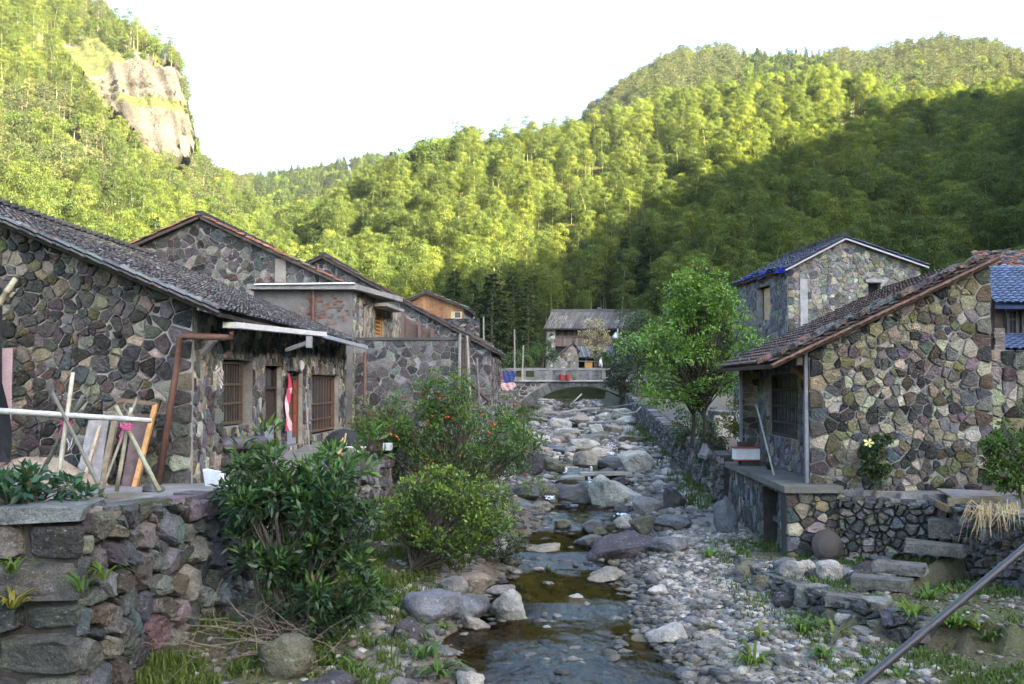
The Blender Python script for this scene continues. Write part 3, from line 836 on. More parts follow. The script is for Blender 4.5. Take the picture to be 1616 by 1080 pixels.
# ------------------------------------------------------------------ masonry, roofs, windows: builders
PAL_MIX = [((0.46, 0.42, 0.32), 3.8), ((0.30, 0.265, 0.18), 3.2), ((0.2, 0.185, 0.10), 2.2), ((0.14, 0.12, 0.13), 1.3), ((0.13, 0.138, 0.12), 2), ((0.2, 0.185, 0.165), 2.5), ((0.065, 0.06, 0.06), 3), ((0.21, 0.165, 0.165), 0.8), ((0.10, 0.115, 0.125), 0.9), ((0.14, 0.11, 0.085), 2.5)]
PAL_PALE = [((0.48, 0.44, 0.35), 4.5), ((0.14, 0.135, 0.13), 1), ((0.32, 0.3, 0.2), 2), ((0.3, 0.285, 0.26), 3), ((0.22, 0.23, 0.24), 2), ((0.27, 0.225, 0.21), 1)]  # pale stone, colours raised further to stand for extra sky light
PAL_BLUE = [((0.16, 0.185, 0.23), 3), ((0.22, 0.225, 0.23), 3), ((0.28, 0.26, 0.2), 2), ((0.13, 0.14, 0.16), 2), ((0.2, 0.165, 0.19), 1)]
PAL_DARK = [((0.085, 0.087, 0.087), 3), ((0.12, 0.115, 0.113), 2.5), ((0.13, 0.13, 0.11), 2), ((0.1, 0.115, 0.115), 3), ((0.19, 0.185, 0.17), 1.4), ((0.13, 0.10, 0.105), 0.5)]
PAL_LEFT = [((0.10, 0.092, 0.096), 4), ((0.15, 0.135, 0.14), 2.2), ((0.30, 0.275, 0.225), 2.5), ((0.055, 0.052, 0.052), 2.5), ((0.16, 0.15, 0.09), 1.3), ((0.085, 0.098, 0.098), 2), ((0.17, 0.16, 0.15), 2.5), ((0.12, 0.085, 0.08), 1)]  # similar stone, colours darkened to stand for weaker light on the left house
PAL_RIVER = [((0.155, 0.153, 0.15), 3), ((0.115, 0.115, 0.115), 3), ((0.25, 0.24, 0.225), 2.5), ((0.155, 0.13, 0.138), 0.5), ((0.11, 0.125, 0.13), 2.5), ((0.16, 0.15, 0.12), 1.5)]
PAL_GREY = [((0.2, 0.19, 0.18), 3), ((0.13, 0.12, 0.125), 3), ((0.26, 0.25, 0.24), 1.5), ((0.1, 0.095, 0.1), 2)]
def pick(pal, s=0.38):
    t = random.uniform(0, sum(w for _, w in pal))
    for c, w in pal:
        t -= w
        if t <= 0: return jit(c, s)
    return jit(pal[-1][0], s)
class Wall:
    """a vertical wall plane from A to B (x, y); u runs along it, v is height, d is outward"""
    def __init__(s, A, B, face=None):
        s.A = Vector((A[0], A[1], 0)); b = Vector((B[0], B[1], 0))
        s.L = (b - s.A).length; s.U = (b - s.A) / s.L
        n = Vector((s.U.y, -s.U.x, 0))
        to = Vector((face[0], face[1], 0)) - s.A if face else -s.A
        s.n = n if n.dot(to) > 0 else -n
        s.flip = s.U.cross(Vector((0, 0, 1))).dot(s.n) < 0
    def pt(s, u, v, d=0.0):
        p = s.A + s.U * u + s.n * d
        return Vector((p.x, p.y, v))
    def uv(s, px, py):
        r = Vector(ray(px, py))
        D = s.A.dot(s.n) / Vector((r.x, r.y, 0)).dot(s.n)
        p = r * D
        return (Vector((p.x, p.y, 0)) - s.A).dot(s.U), p.z
    def rect(s, x0, x1, y0, y1):
        """opening seen between picture columns x0..x1 and rows y0..y1 -> (u0,u1,v0,v1)"""
        xm, ym = (x0 + x1) / 2, (y0 + y1) / 2
        ua, ub = s.uv(x0, ym)[0], s.uv(x1, ym)[0]
        va, vb = s.uv(xm, y1)[1], s.uv(xm, y0)[1]
        return (min(ua, ub), max(ua, ub), min(va, vb), max(va, vb))
    def hexa(s, mb, u0, u1, v0, v1, d0, d1, c=(0.5, 0.5, 0.5)):
        mb.hexa([s.pt(u0, v0, d0), s.pt(u1, v0, d0), s.pt(u1, v0, d1), s.pt(u0, v0, d1), s.pt(u0, v1, d0), s.pt(u1, v1, d0), s.pt(u1, v1, d1), s.pt(u0, v1, d1)], c)
def clip(poly, ax, ay, c):
    """keep ax*x+ay*y <= c"""
    out = []; n = len(poly)
    for i in range(n):
        p, q = poly[i], poly[(i + 1) % n]
        a = ax * p[0] + ay * p[1] - c; b = ax * q[0] + ay * q[1] - c
        if a <= 0: out.append(p)
        if (a < 0 < b) or (b < 0 < a):
            t = a / (a - b); out.append((p[0] + (q[0] - p[0]) * t, p[1] + (q[1] - p[1]) * t))
    return out
def area2(p):
    return 0.5 * sum(p[i][0] * p[(i + 1) % len(p)][1] - p[(i + 1) % len(p)][0] * p[i][1] for i in range(len(p)))
def cells(poly, size, stretch=1.0, gap=0.03, openings=(), quoins=(), qh=0.34, qw=0.3, vary=0.5, rows=False):
    """stones filling a convex outline: weighted Voronoi cells, cut back by half the joint"""
    if area2(poly) < 0: poly = poly[::-1]
    st = stretch
    P_ = [(u, v / st) for u, v in poly]
    us_ = [p[0] for p in P_]; vs_ = [p[1] for p in P_]
    seeds, wts = [], []
    qz = []
    for qu in quoins:
        v = min(vs_); sgn = 1 if qu < (min(us_) + max(us_)) / 2 else -1; k = 0
        while v < max(vs_):
            h = qh / st * random.uniform(0.75, 1.25)
            w = qw * (1.25 if k % 2 else 0.85)
            seeds.append((qu + sgn * w * 0.5, v + h / 2)); wts.append(0.0); v += h; k += 1
        qz.append((qu, sgn))
    v = min(vs_) - size / 2; r = 0
    while v < max(vs_) + size:
        u = min(us_) - size + (size / 2 if r % 2 else 0)
        while u < max(us_) + size:
            j = 0.30 if rows else 0.40
            s = (u + random.uniform(-j, j) * size, v + random.uniform(-j, j) * size * (0.5 if rows else 1))
            if all((s[0] - qu) * sg > qw * 1.15 for qu, sg in qz):
                seeds.append(s); wts.append((random.random() ** 2) * (size * vary) ** 2)
            u += size
        v += size * 0.9; r += 1
    for _ in range(int(len(seeds) * 0.16)):
        s = random.choice(seeds); q = (s[0] + random.choice((-.5, .5)) * size * random.uniform(.8, 1.1), s[1] + random.uniform(-.5, .5) * size)
        if all((q[0] - qu) * sg > qw * 1.15 for qu, sg in qz): seeds.append(q); wts.append(-(size * 0.25) ** 2)
    keep = []
    for s, w in zip(seeds, wts):
        ok = True
        for i in range(len(P_)):
            p, q = P_[i], P_[(i + 1) % len(P_)]
            if (q[0] - p[0]) * (s[1] - p[1]) - (q[1] - p[1]) * (s[0] - p[0]) < -0.4 * size * math.hypot(q[0] - p[0], q[1] - p[1]): ok = False
        for (u0, u1, v0, v1) in openings:
            if u0 < s[0] < u1 and v0 < s[1] * st < v1: ok = False
        if ok: keep.append((s[0], s[1], w))
    A = np.array(keep); out = []
    if len(A) == 0: return out
    for i in range(len(A)):
        d2 = (A[:, 0] - A[i, 0]) ** 2 + (A[:, 1] - A[i, 1]) ** 2
        nb = np.argsort(d2)[1:19]
        c = P_; si = A[i]
        for j in nb:
            dx, dy = A[j, 0] - si[0], A[j, 1] - si[1]; d = math.sqrt(d2[j])
            if d < 1e-4: continue
            t = 0.5 + (si[2] - A[j, 2]) / (2 * d * d)
            t = min(0.8, max(0.2, t))
            c = clip(c, dx / d, dy / d, (dx * si[0] + dy * si[1]) / d + d * t - gap / 2)
            if len(c) < 3: break
        for (u0, u1, v0, v1) in openings:
            if len(c) < 3: break
            cu = [p[0] for p in c]; cv = [p[1] * st for p in c]
            if min(cu) < u1 and max(cu) > u0 and min(cv) < v1 and max(cv) > v0:
                x_, y_ = si[0], si[1] * st
                dd = [(u0 - x_, (1, 0, u0 - 0.01)), (x_ - u1, (-1, 0, -u1 - 0.01)), (v0 - y_, (0, 1, (v0 - 0.01) / st)), (y_ - v1, (0, -1, -(v1 + 0.01) / st))]
                c = clip(c, *max(dd)[1])
        if len(c) >= 3:
            c = [(p[0], p[1] * st) for p in c]
            if area2(c) > 0.07 * size * size * st: out.append(c)
    return out
def stone_shape(W, ring, relief, round_=0.22, bevel=0.8, d0=0.0, cut=True, rough_=0.3):
    if cut or rough_ > 0.3:
        sz = math.sqrt(abs(area2(ring)) + 1e-6) * 0.055
        ring = [(p[0] + random.uniform(-sz, sz), p[1] + random.uniform(-sz, sz)) for p in ring]
    if cut:
        r2 = []
        n = len(ring)
        for i in range(n):
            p, q = ring[i], ring[(i + 1) % n]
            L = math.hypot(q[0] - p[0], q[1] - p[1])
            k = round_ * random.uniform(0.6, 1.3)
            if L < 0.04:
                r2.append(((p[0] + q[0]) / 2, (p[1] + q[1]) / 2)); continue
            r2.append((lerp(p[0], q[0], k), lerp(p[1], q[1], k))); r2.append((lerp(p[0], q[0], 1 - k), lerp(p[1], q[1], 1 - k)))
        ring = r2
    n = len(ring)
    if n < 3: return None
    cu = sum(p[0] for p in ring) / n; cv = sum(p[1] for p in ring) / n
    h = relief * random.uniform(0.45, 1.25)
    tu, tv = random.uniform(-0.35, 0.35) * relief / 0.15, random.uniform(-0.35, 0.35) * relief / 0.15
    v = [W.pt(p[0], p[1], d0 - 0.02) for p in ring]
    for p in ring:
        a, b = (p[0] - cu), (p[1] - cv)
        b_ = bevel * random.uniform(0.93, 1.06)
        v.append(W.pt(cu + a * b_, cv + b * b_, d0 + max(0.008, h * (1 + random.uniform(-rough_, rough_)) + (a * tu + b * tv))))
    fa = random.uniform(0.45, 0.62); ou, ov = random.uniform(-.12, .12), random.uniform(-.12, .12)
    for p in ring:
        a, b = (p[0] - cu), (p[1] - cv)
        v.append(W.pt(cu + a * (fa + ou * (1 if a > 0 else -1)), cv + b * (fa + ov * (1 if b > 0 else -1)), d0 + max(0.012, h * random.uniform(1.08, 1.22) + (a * tu + b * tv) * 0.7)))
    f = [tuple(range(2 * n, 3 * n))[::(-1 if W.flip else 1)]]
    for i in range(n):
        j = (i + 1) % n
        q = (i, j, n + j, n + i); t = (n + i, n + j, 2 * n + j, 2 * n + i)
        f.append(q[::-1] if W.flip else q); f.append(t[::-1] if W.flip else t)
    return v, f
def shown(v):
    """picture area a piece covers (0 outside the frame)"""
    pr = [proj(p) for p in v]
    if any(p is None for p in pr): return 0
    xs_ = [p[0] for p in pr]; ys_ = [p[1] for p in pr]
    cx, cy = sum(xs_) / len(xs_), sum(ys_) / len(ys_)
    if cx < -5 or cx > IMW + 5 or cy < -5 or cy > IMH + 5: return 0
    return (max(xs_) - min(xs_)) * (max(ys_) - min(ys_))
class Pieces:
    """the countable pieces of one thing: those that show largest become parts, the rest one joined part"""
    def __init__(s, name, mat, limit=298): s.name, s.mat, s.limit, s.items = name, mat, limit, []
    def add(s, v, f, c, hidden=False): s.items.append((0 if hidden else shown(v), v, f, c))
    def finish(s, root, minpx=45, smooth=False):
        s.items.sort(key=lambda t: -t[0])
        rest = MB()
        for k, (a, v, f, c) in enumerate(s.items):
            if k < s.limit and a >= minpx:
                mb = MB(); mb.add(v, f, c); mb.build(s.name, s.mat, root, smooth)
            else: rest.add(v, f, c)
        if rest.v: rest.build('small_' + s.name + ('work' if not s.name.endswith('s') else ''), s.mat, root, smooth, 'stuff')
def core(mb, W, poly, thick, openings=(), c=(0.25, 0.25, 0.26), d1=0.0):
    """the wall's body behind its stones: vertical strips with the openings left out"""
    us_ = sorted(set([round(p[0], 4) for p in poly] + [round(x, 4) for o in openings for x in (o[0], o[1]) if min(p[0] for p in poly) < x < max(p[0] for p in poly)]))
    def span(u):
        vs_ = []
        n = len(poly)
        for i in range(n):
            p, q = poly[i], poly[(i + 1) % n]
            if min(p[0], q[0]) - 1e-6 <= u <= max(p[0], q[0]) + 1e-6:
                if abs(p[0] - q[0]) < 1e-6: vs_ += [p[1], q[1]]
                else: vs_.append(p[1] + (q[1] - p[1]) * (u - p[0]) / (q[0] - p[0]))
        return min(vs_), max(vs_)
    for a, b in zip(us_[:-1], us_[1:]):
        if b - a < 1e-3: continue
        e = 1e-4
        (l0, t0), (l1, t1) = span(a + e), span(b - e)
        cuts = sorted([(o[2], o[3]) for o in openings if o[0] < (a + b) / 2 < o[1]])
        lo0, lo1 = l0, l1
        segs = []
        for v0, v1 in cuts:
            if v0 > min(lo0, lo1): segs.append((lo0, lo1, v0, v0))
            lo0 = lo1 = v1
        segs.append((lo0, lo1, t0, t1))
        for q0, q1, r0, r1 in segs:
            if max(r0 - q0, r1 - q1) < 0.01: continue
            mb.hexa([W.pt(a, q0, d1 - thick), W.pt(b, q1, d1 - thick), W.pt(b, q1, d1), W.pt(a, q0, d1), W.pt(a, r0, d1 - thick), W.pt(b, r1, d1 - thick), W.pt(b, r1, d1), W.pt(a, r0, d1)], c)
def masonry(pcs, mb, W, poly, size, pal, relief=0.05, gap=0.02, stretch=1.0, openings=(), quoins=(), thick=0.3, cut=True, mortar=(0.25, 0.25, 0.26), cap=None, **kw):
    core(mb, W, poly, thick, openings, mortar)
    kw.setdefault('vary', 0.9)
    for ring in cells(poly, size, stretch, gap * 0.6, openings, quoins, **kw):
        s = stone_shape(W, ring, relief, cut=cut, bevel=0.92, round_=0.11, d0=0.004)
        if s: pcs.add(s[0], s[1], pick(pal))
def tile_roof(pcs, O, E, S, ncol, nrow, w, l, pal, arch=0.05, lift=0.035, messy=0.02, skip=0.02, expo=0.72, keep=None, hidden=False):
    """rows of curved tiles: O eave corner, E unit along the eave, S unit up the slope"""
    E, S = Vector(E).normalized(), Vector(S).normalized()
    Nn = E.cross(S).normalized()
    if Nn.z < 0: Nn = -Nn
    for i in range(ncol):
        sag = random.uniform(-0.5, 0.5) * messy
        for j in range(nrow):
            if keep and not keep(i, j): continue
            if random.random() < skip: continue
            o = Vector(O) + E * (i * w + sag + random.uniform(-messy, messy) * 0.4) + S * (j * l * expo + random.uniform(-messy, messy)) + Nn * (random.uniform(0, messy * 0.6))
            tw = random.uniform(-messy, messy) * 1.5
            v = []
            for (sv, hv) in ((0, lift), (l, 0.0)):
                for q in range(4):
                    a = math.pi * (q / 3)
                    x_ = (0.5 - 0.48 * math.cos(a)) * w
                    v.append(o + E * (x_ + tw * (sv / l)) + S * sv + Nn * (hv + arch * math.sin(a) + 0.008))
            for q in range(4):
                a = math.pi * (q / 3)
                v.append(v[q] - Nn * 0.028 + S * 0.004)
            f = [(0, 1, 5, 4), (1, 2, 6, 5), (2, 3, 7, 6), (8, 9, 1, 0), (9, 10, 2, 1), (10, 11, 3, 2)]
            pcs.add(v, f, pick(pal, 0.3), hidden)
TILE_DARK = [((0.055, 0.055, 0.06), 3), ((0.085, 0.083, 0.085), 3), ((0.13, 0.125, 0.125), 1.5), ((0.11, 0.075, 0.065), 0.7), ((0.2, 0.2, 0.205), 0.5)]
TILE_RED = [((0.075, 0.044, 0.036), 3), ((0.055, 0.038, 0.034), 3), ((0.11, 0.065, 0.052), 1.0), ((0.075, 0.06, 0.055), 1.5)]
TILE_ORANGE = [((0.3, 0.12, 0.07), 3), ((0.2, 0.10, 0.07), 2), ((0.12, 0.09, 0.08), 1.5)]
TILE_GREY = [((0.17, 0.165, 0.165), 3), ((0.12, 0.115, 0.115), 2), ((0.24, 0.235, 0.23), 1)]
TILE_BLUE = [((0.05, 0.07, 0.13), 3), ((0.06, 0.08, 0.145), 2)]
TILE_SLATE = [((0.04, 0.048, 0.075), 3), ((0.05, 0.06, 0.09), 2)]
def slab(mb, p, n, t, c=(0.07, 0.06, 0.055)):
    """a flat sheet p (4 corners) thickened by t against n"""
    n = Vector(n).normalized()
    mb.hexa([Vector(q) - n * t for q in p] + [Vector(q) for q in p], c)
WOODC = (0.10, 0.072, 0.052)
def window(root, W, r, depth=0.12, bars=8, rails=(0.33, 0.62), frame=0.06, col=WOODC, name='window', glass=True, fr=0.05, label=None, barw=0.018):
    """a recessed window: frame, upright bars, cross rails, pane"""
    u0, u1, v0, v1 = r
    mb = MB()
    for a, b, c_, d_ in ((u0, u0 + frame, v0, v1), (u1 - frame, u1, v0, v1), (u0 + frame, u1 - frame, v0, v0 + frame), (u0 + frame, u1 - frame, v1 - frame, v1)):
        W.hexa(mb, a, b, c_, d_, -depth - fr, -depth + fr, col)
    o = mb.build(name, M['wood'], root)
    if label: o['label'] = label
    if glass:
        g = MB(); W.hexa(g, u0 + frame, u1 - frame, v0 + frame, v1 - frame, -depth - 0.03, -depth - 0.015); g.build('pane', M['glass'], o)
    for t in rails:
        q = MB(); v = v0 + (v1 - v0) * t
        W.hexa(q, u0 + frame, u1 - frame, v - 0.025, v + 0.025, -depth - 0.012, -depth + 0.035, jit(col, 0.2)); q.build('rail', M['wood'], o)
    for k in range(bars):
        q = MB(); u = u0 + frame + (u1 - u0 - 2 * frame) * (k + 0.5) / bars
        W.hexa(q, u - barw / 2, u + barw / 2, v0 + frame, v1 - frame, -depth, -depth + 0.02, jit(col, 0.25)); q.build('bar', M['wood'], o)
    return o
def reveal(mb, W, r, depth, c=(0.22, 0.21, 0.2), back=None):
    """the dark room behind an opening, as a lined box"""
    u0, u1, v0, v1 = r
    t = 0.04
    for a, b, c_, d_ in ((u0 - t, u0, v0 - t, v1 + t), (u1, u1 + t, v0 - t, v1 + t), (u0, u1, v0 - t, v0), (u0, u1, v1, v1 + t)):
        W.hexa(mb, a, b, c_, d_, -depth, 0.012, c)
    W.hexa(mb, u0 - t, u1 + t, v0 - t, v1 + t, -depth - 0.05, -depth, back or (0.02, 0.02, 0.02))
# ================================================================== the left house with the long tiled roof
def V2(p): return (p.x, p.y)
c1 = P(300, 765, 18.5); zb1 = c1.z - 0.05
h1 = thing('stone_house', 'long low rubble stone house with dark tiled roof, white gutter and barred windows', 'house', (c1.x, c1.y, zb1))
GA, GB = (c1.x - 6.3, 18.35), (c1.x, 18.5)
FB = (-5.19, 31.0)
WG = Wall(GA, GB); WF = Wall(GB, FB)
RX0, RZ0, SLP = -5.31, 1.31, 0.415                  # eave point and slope of the roof
def roof1(x, y): return RZ0 - 0.011 * (y - 18.2) + SLP * (RX0 + 0.05 * (y - 18.2) - x)
pc = Pieces('stone', M['stone']); body = MB()
LG = WG.L
gtop = lambda u: roof1(GA[0] + u, 18.4) - 0.16
polyG = [(0, zb1), (LG, zb1), (LG, gtop(LG)), (0, gtop(0))]
masonry(pc, body, WG, polyG, 0.22, PAL_LEFT, relief=0.065, gap=0.022, quoins=(LG,), qh=0.33, qw=0.42)
W1 = WF.rect(350, 397, 568, 672); DO1 = WF.rect(417, 443, 577, 703); DO2 = WF.rect(452, 477, 586, 703); W2 = WF.rect(491, 534, 592, 682)
opF = [W1, DO1, DO2, W2]
ftop = roof1(-5.6, 24) - 0.14
polyF = [(0.12, zb1), (WF.L, zb1 + 0.2), (WF.L, ftop - 0.08), (0.12, ftop)]
masonry(pc, body, WF, polyF, 0.19, PAL_PALE + PAL_BLUE + PAL_LEFT, relief=0.035, gap=0.028, stretch=1.35, openings=opF)
pc.finish(h1)
body.build('wall', M['mortar'], h1)
rv = MB()
for o_ in opF: reveal(rv, WF, o_, 0.28)
rv.build('reveal', M['concrete'], h1)
window(h1, WF, (W1[0] + 0.02, W1[1] - 0.3, W1[2] + 0.03, W1[3] - 0.03), bars=9, rails=(0.33, 0.63), depth=0.14)
window(h1, WF, (W2[0] + 0.02, W2[1] - 0.12, W2[2] + 0.03, W2[3] - 0.03), bars=9, rails=(0.22, 0.5), depth=0.14, col=(0.14, 0.08, 0.05))
for o_, cc in ((DO1, (0.05, 0.035, 0.028)), (DO2, (0.12, 0.085, 0.05))):
    m = MB(); u0, u1, v0, v1 = o_
    W_ = WF; vm = v0 + (v1 - v0) * 0.72
    W_.hexa(m, u0 + 0.05, u1 - 0.05, v0, vm - 0.04, -0.2, -0.15, cc)
    d_ = m.build('door', M['wood'], h1)
    q = MB(); W_.hexa(q, u0 + 0.03, u1 - 0.03, vm + 0.02, v1 - 0.04, -0.19, -0.17); q.build('pane', M['glass'], d_)
    q = MB(); W_.hexa(q, u0, u0 + 0.05, v0, v1, -0.21, -0.1, cc); W_.hexa(q, u1 - 0.05, u1, v0, v1, -0.21, -0.1, cc); W_.hexa(q, u0 + 0.05, u1 - 0.05, vm - 0.04, vm + 0.02, -0.21, -0.1, cc); q.build('door_frame', M['wood'], d_)
    q = MB(); W_.hexa(q, u0 + 0.1, u1 - 0.1, v0 + 0.02, v0 + 0.45, -0.149, -0.135, (0.25, 0.28, 0.34)); q.build('kick_panel', M['paint'], d_)
# roof: two slopes, near slope covered in tiles
rdg = -11.35
def rp(x, y, dz=0): return (x, y, roof1(x, y) + dz)
e0, e1 = 18.02, 31.55
sl = MB()
xa0, xa1 = RX0 + 0.02, RX0 + 0.05 * 13.4 + 0.02
slab(sl, [rp(xa0, e0, -0.05), rp(xa1, e1, -0.05), rp(rdg, e1, -0.05), rp(rdg - 0.7, e0, -0.05)], (0.38, 0, 0.92), 0.07, (0.06, 0.052, 0.05))
zr1, zr2 = roof1(rdg - 0.7, e0), roof1(rdg, e1)
slab(sl, [(rdg - 0.7, e0, zr1 - 0.05), (rdg, e1, zr2 - 0.05), (rdg - 5, e1, zr2 - 2.1), (rdg - 5.7, e0, zr1 - 2.1)], (-0.38, 0, 0.92), 0.07, (0.06, 0.052, 0.05))
sl.build('roof', M['wood'], h1)
tp = Pieces('roof_tile', M['tile'], 298)
S1 = Vector((-1, 0, SLP)).normalized(); E1 = (Vector(rp(xa1, e1)) - Vector(rp(xa0, e0))).normalized()
tile_roof(tp, Vector(rp(xa0 + 0.06, e0)), E1, S1, 62, 45, 0.218, 0.22, TILE_DARK, arch=0.055, messy=0.022, skip=0.015, expo=0.68)
tp.finish(h1, 30)
m = MB()
for k in range(22):
    t0 = k / 22 * 6.6
    x_ = xa0 - t0; a = Vector((x_, e0 - 0.03, roof1(x_, e0) + 0.03)); b = Vector((x_ - 0.3, e0 - 0.03, roof1(x_ - 0.3, e0) + 0.03))
    for lay in range(2):
        m = MB(); m.beam(a + Vector((0, -0.05 * lay, -0.07 * lay)), b + Vector((0, -0.05 * lay, -0.07 * lay + 0.02)), 0.16, 0.035, jit((0.16, 0.17, 0.185) if lay == 0 else (0.09, 0.09, 0.095), 0.35)); m.build('verge_tile', M['tile'], h1)
# ridge stack of tiles
for k in range(40):
    y_ = e0 + k * 0.335; t = k / 40
    m = MB(); x_ = rdg - 0.7 * (1 - t); m.beam((x_, y_, roof1(x_, y_) + 0.07), (x_ + 0.02, y_ + 0.3, roof1(x_, y_) + 0.1 + random.uniform(0, 0.03)), 0.24, 0.1, jit((0.07, 0.07, 0.075), 0.3)); m.build('ridge_tile', M['tile'], h1)
# gutter, brackets, pipe
m = MB(); g0, g1 = P(362, 513, 18.75), P(508, 528, 25.3)
m.beam(g0, g1, 0.26, 0.11, (0.62, 0.63, 0.62)); m.build('gutter', M['paint'], h1)
m = MB(); m.beam(P(504, 529, 25.2), P(578, 549, 31.4), 0.1, 0.10, (0.3, 0.34, 0.38)); m.build('gutter', M['paint'], h1)
for (pa, pb, pz) in (((452, 553, 22.6), (489, 540, 22.3), 0), ((318, 560, 18.9), (340, 535, 18.7), 0)):
    m = MB(); m.beam(P(*pa), P(*pb), 0.09, 0.09, (0.3, 0.29, 0.28)); m.build('eave_bracket', M['concrete'], h1)
m = MB(); m.beam(P(488, 531, 22.2), P(488, 549, 22.2), 0.12, 0.12, (0.3, 0.29, 0.28), up=(0, 1, 0)); m.build('eave_bracket', M['concrete'], h1)
m = MB(); m.tube([P(366, 524, 18.2), P(366, 532, 18.2), P(356, 533, 18.2), P(290, 530, 18.1), P(284, 534, 18.1), P(278, 585, 18.1), P(249, 768, 17.9)], 0.062, 8, (0.115, 0.055, 0.04)); m.build('drain_pipe', M['metal'], h1, True)
# red paper couplet beside the second door, with brushed characters
m = MB(); W_ = WF; cu0, cu1 = WF.uv(469.5, 640)[0], WF.uv(475.5, 640)[0]
v0, v1 = WF.uv(471, 690)[1], WF.uv(471, 600)[1]
WF.hexa(m, cu0, cu1, v0, v1, -0.13, -0.118, (0.17, 0.06, 0.04)); cp = m.build('paper_couplet', M['paint'], h1, False)
for k in range(5):
    q = MB(); vv = v1 - (k + 0.6) * (v1 - v0) / 5.4; cu = (cu0 + cu1) / 2; s = (cu1 - cu0) * 0.3
    for (du0, du1, dv0, dv1) in ((-1, 1, 0.55, 0.75), (-0.8, 0.9, -0.1, 0.1), (-0.12, 0.12, -0.9, 0.9), (-0.9, -0.6, -0.8, -0.2), (0.55, 0.9, -0.85, -0.2)):
        WF.hexa(q, cu + du0 * s, cu + du1 * s, vv + dv0 * 0.09, vv + dv1 * 0.09, -0.1175, -0.114, (0.55, 0.06, 0.03))
    q.build('brush_character', M['paint'], cp)
m = MB(); r_ = [WF.pt(WF.uv(473, 577)[0] + 0.2 * math.cos(a), WF.uv(473, 577)[1] + 0.13 * math.sin(a) * (1 + 0.2 * math.cos(3 * a)), 0.07) for a in np.linspace(0, 6.283, 11)[:-1]]
m.add(r_ + [p - WF.n * 0.03 for p in r_], [tuple(range(10)), tuple(range(19, 9, -1))] + [(i, (i + 1) % 10, 10 + (i + 1) % 10, 10 + i) for i in range(10)], (0.62, 0.63, 0.63))
m.build('wall_plate', M['paint'], h1)

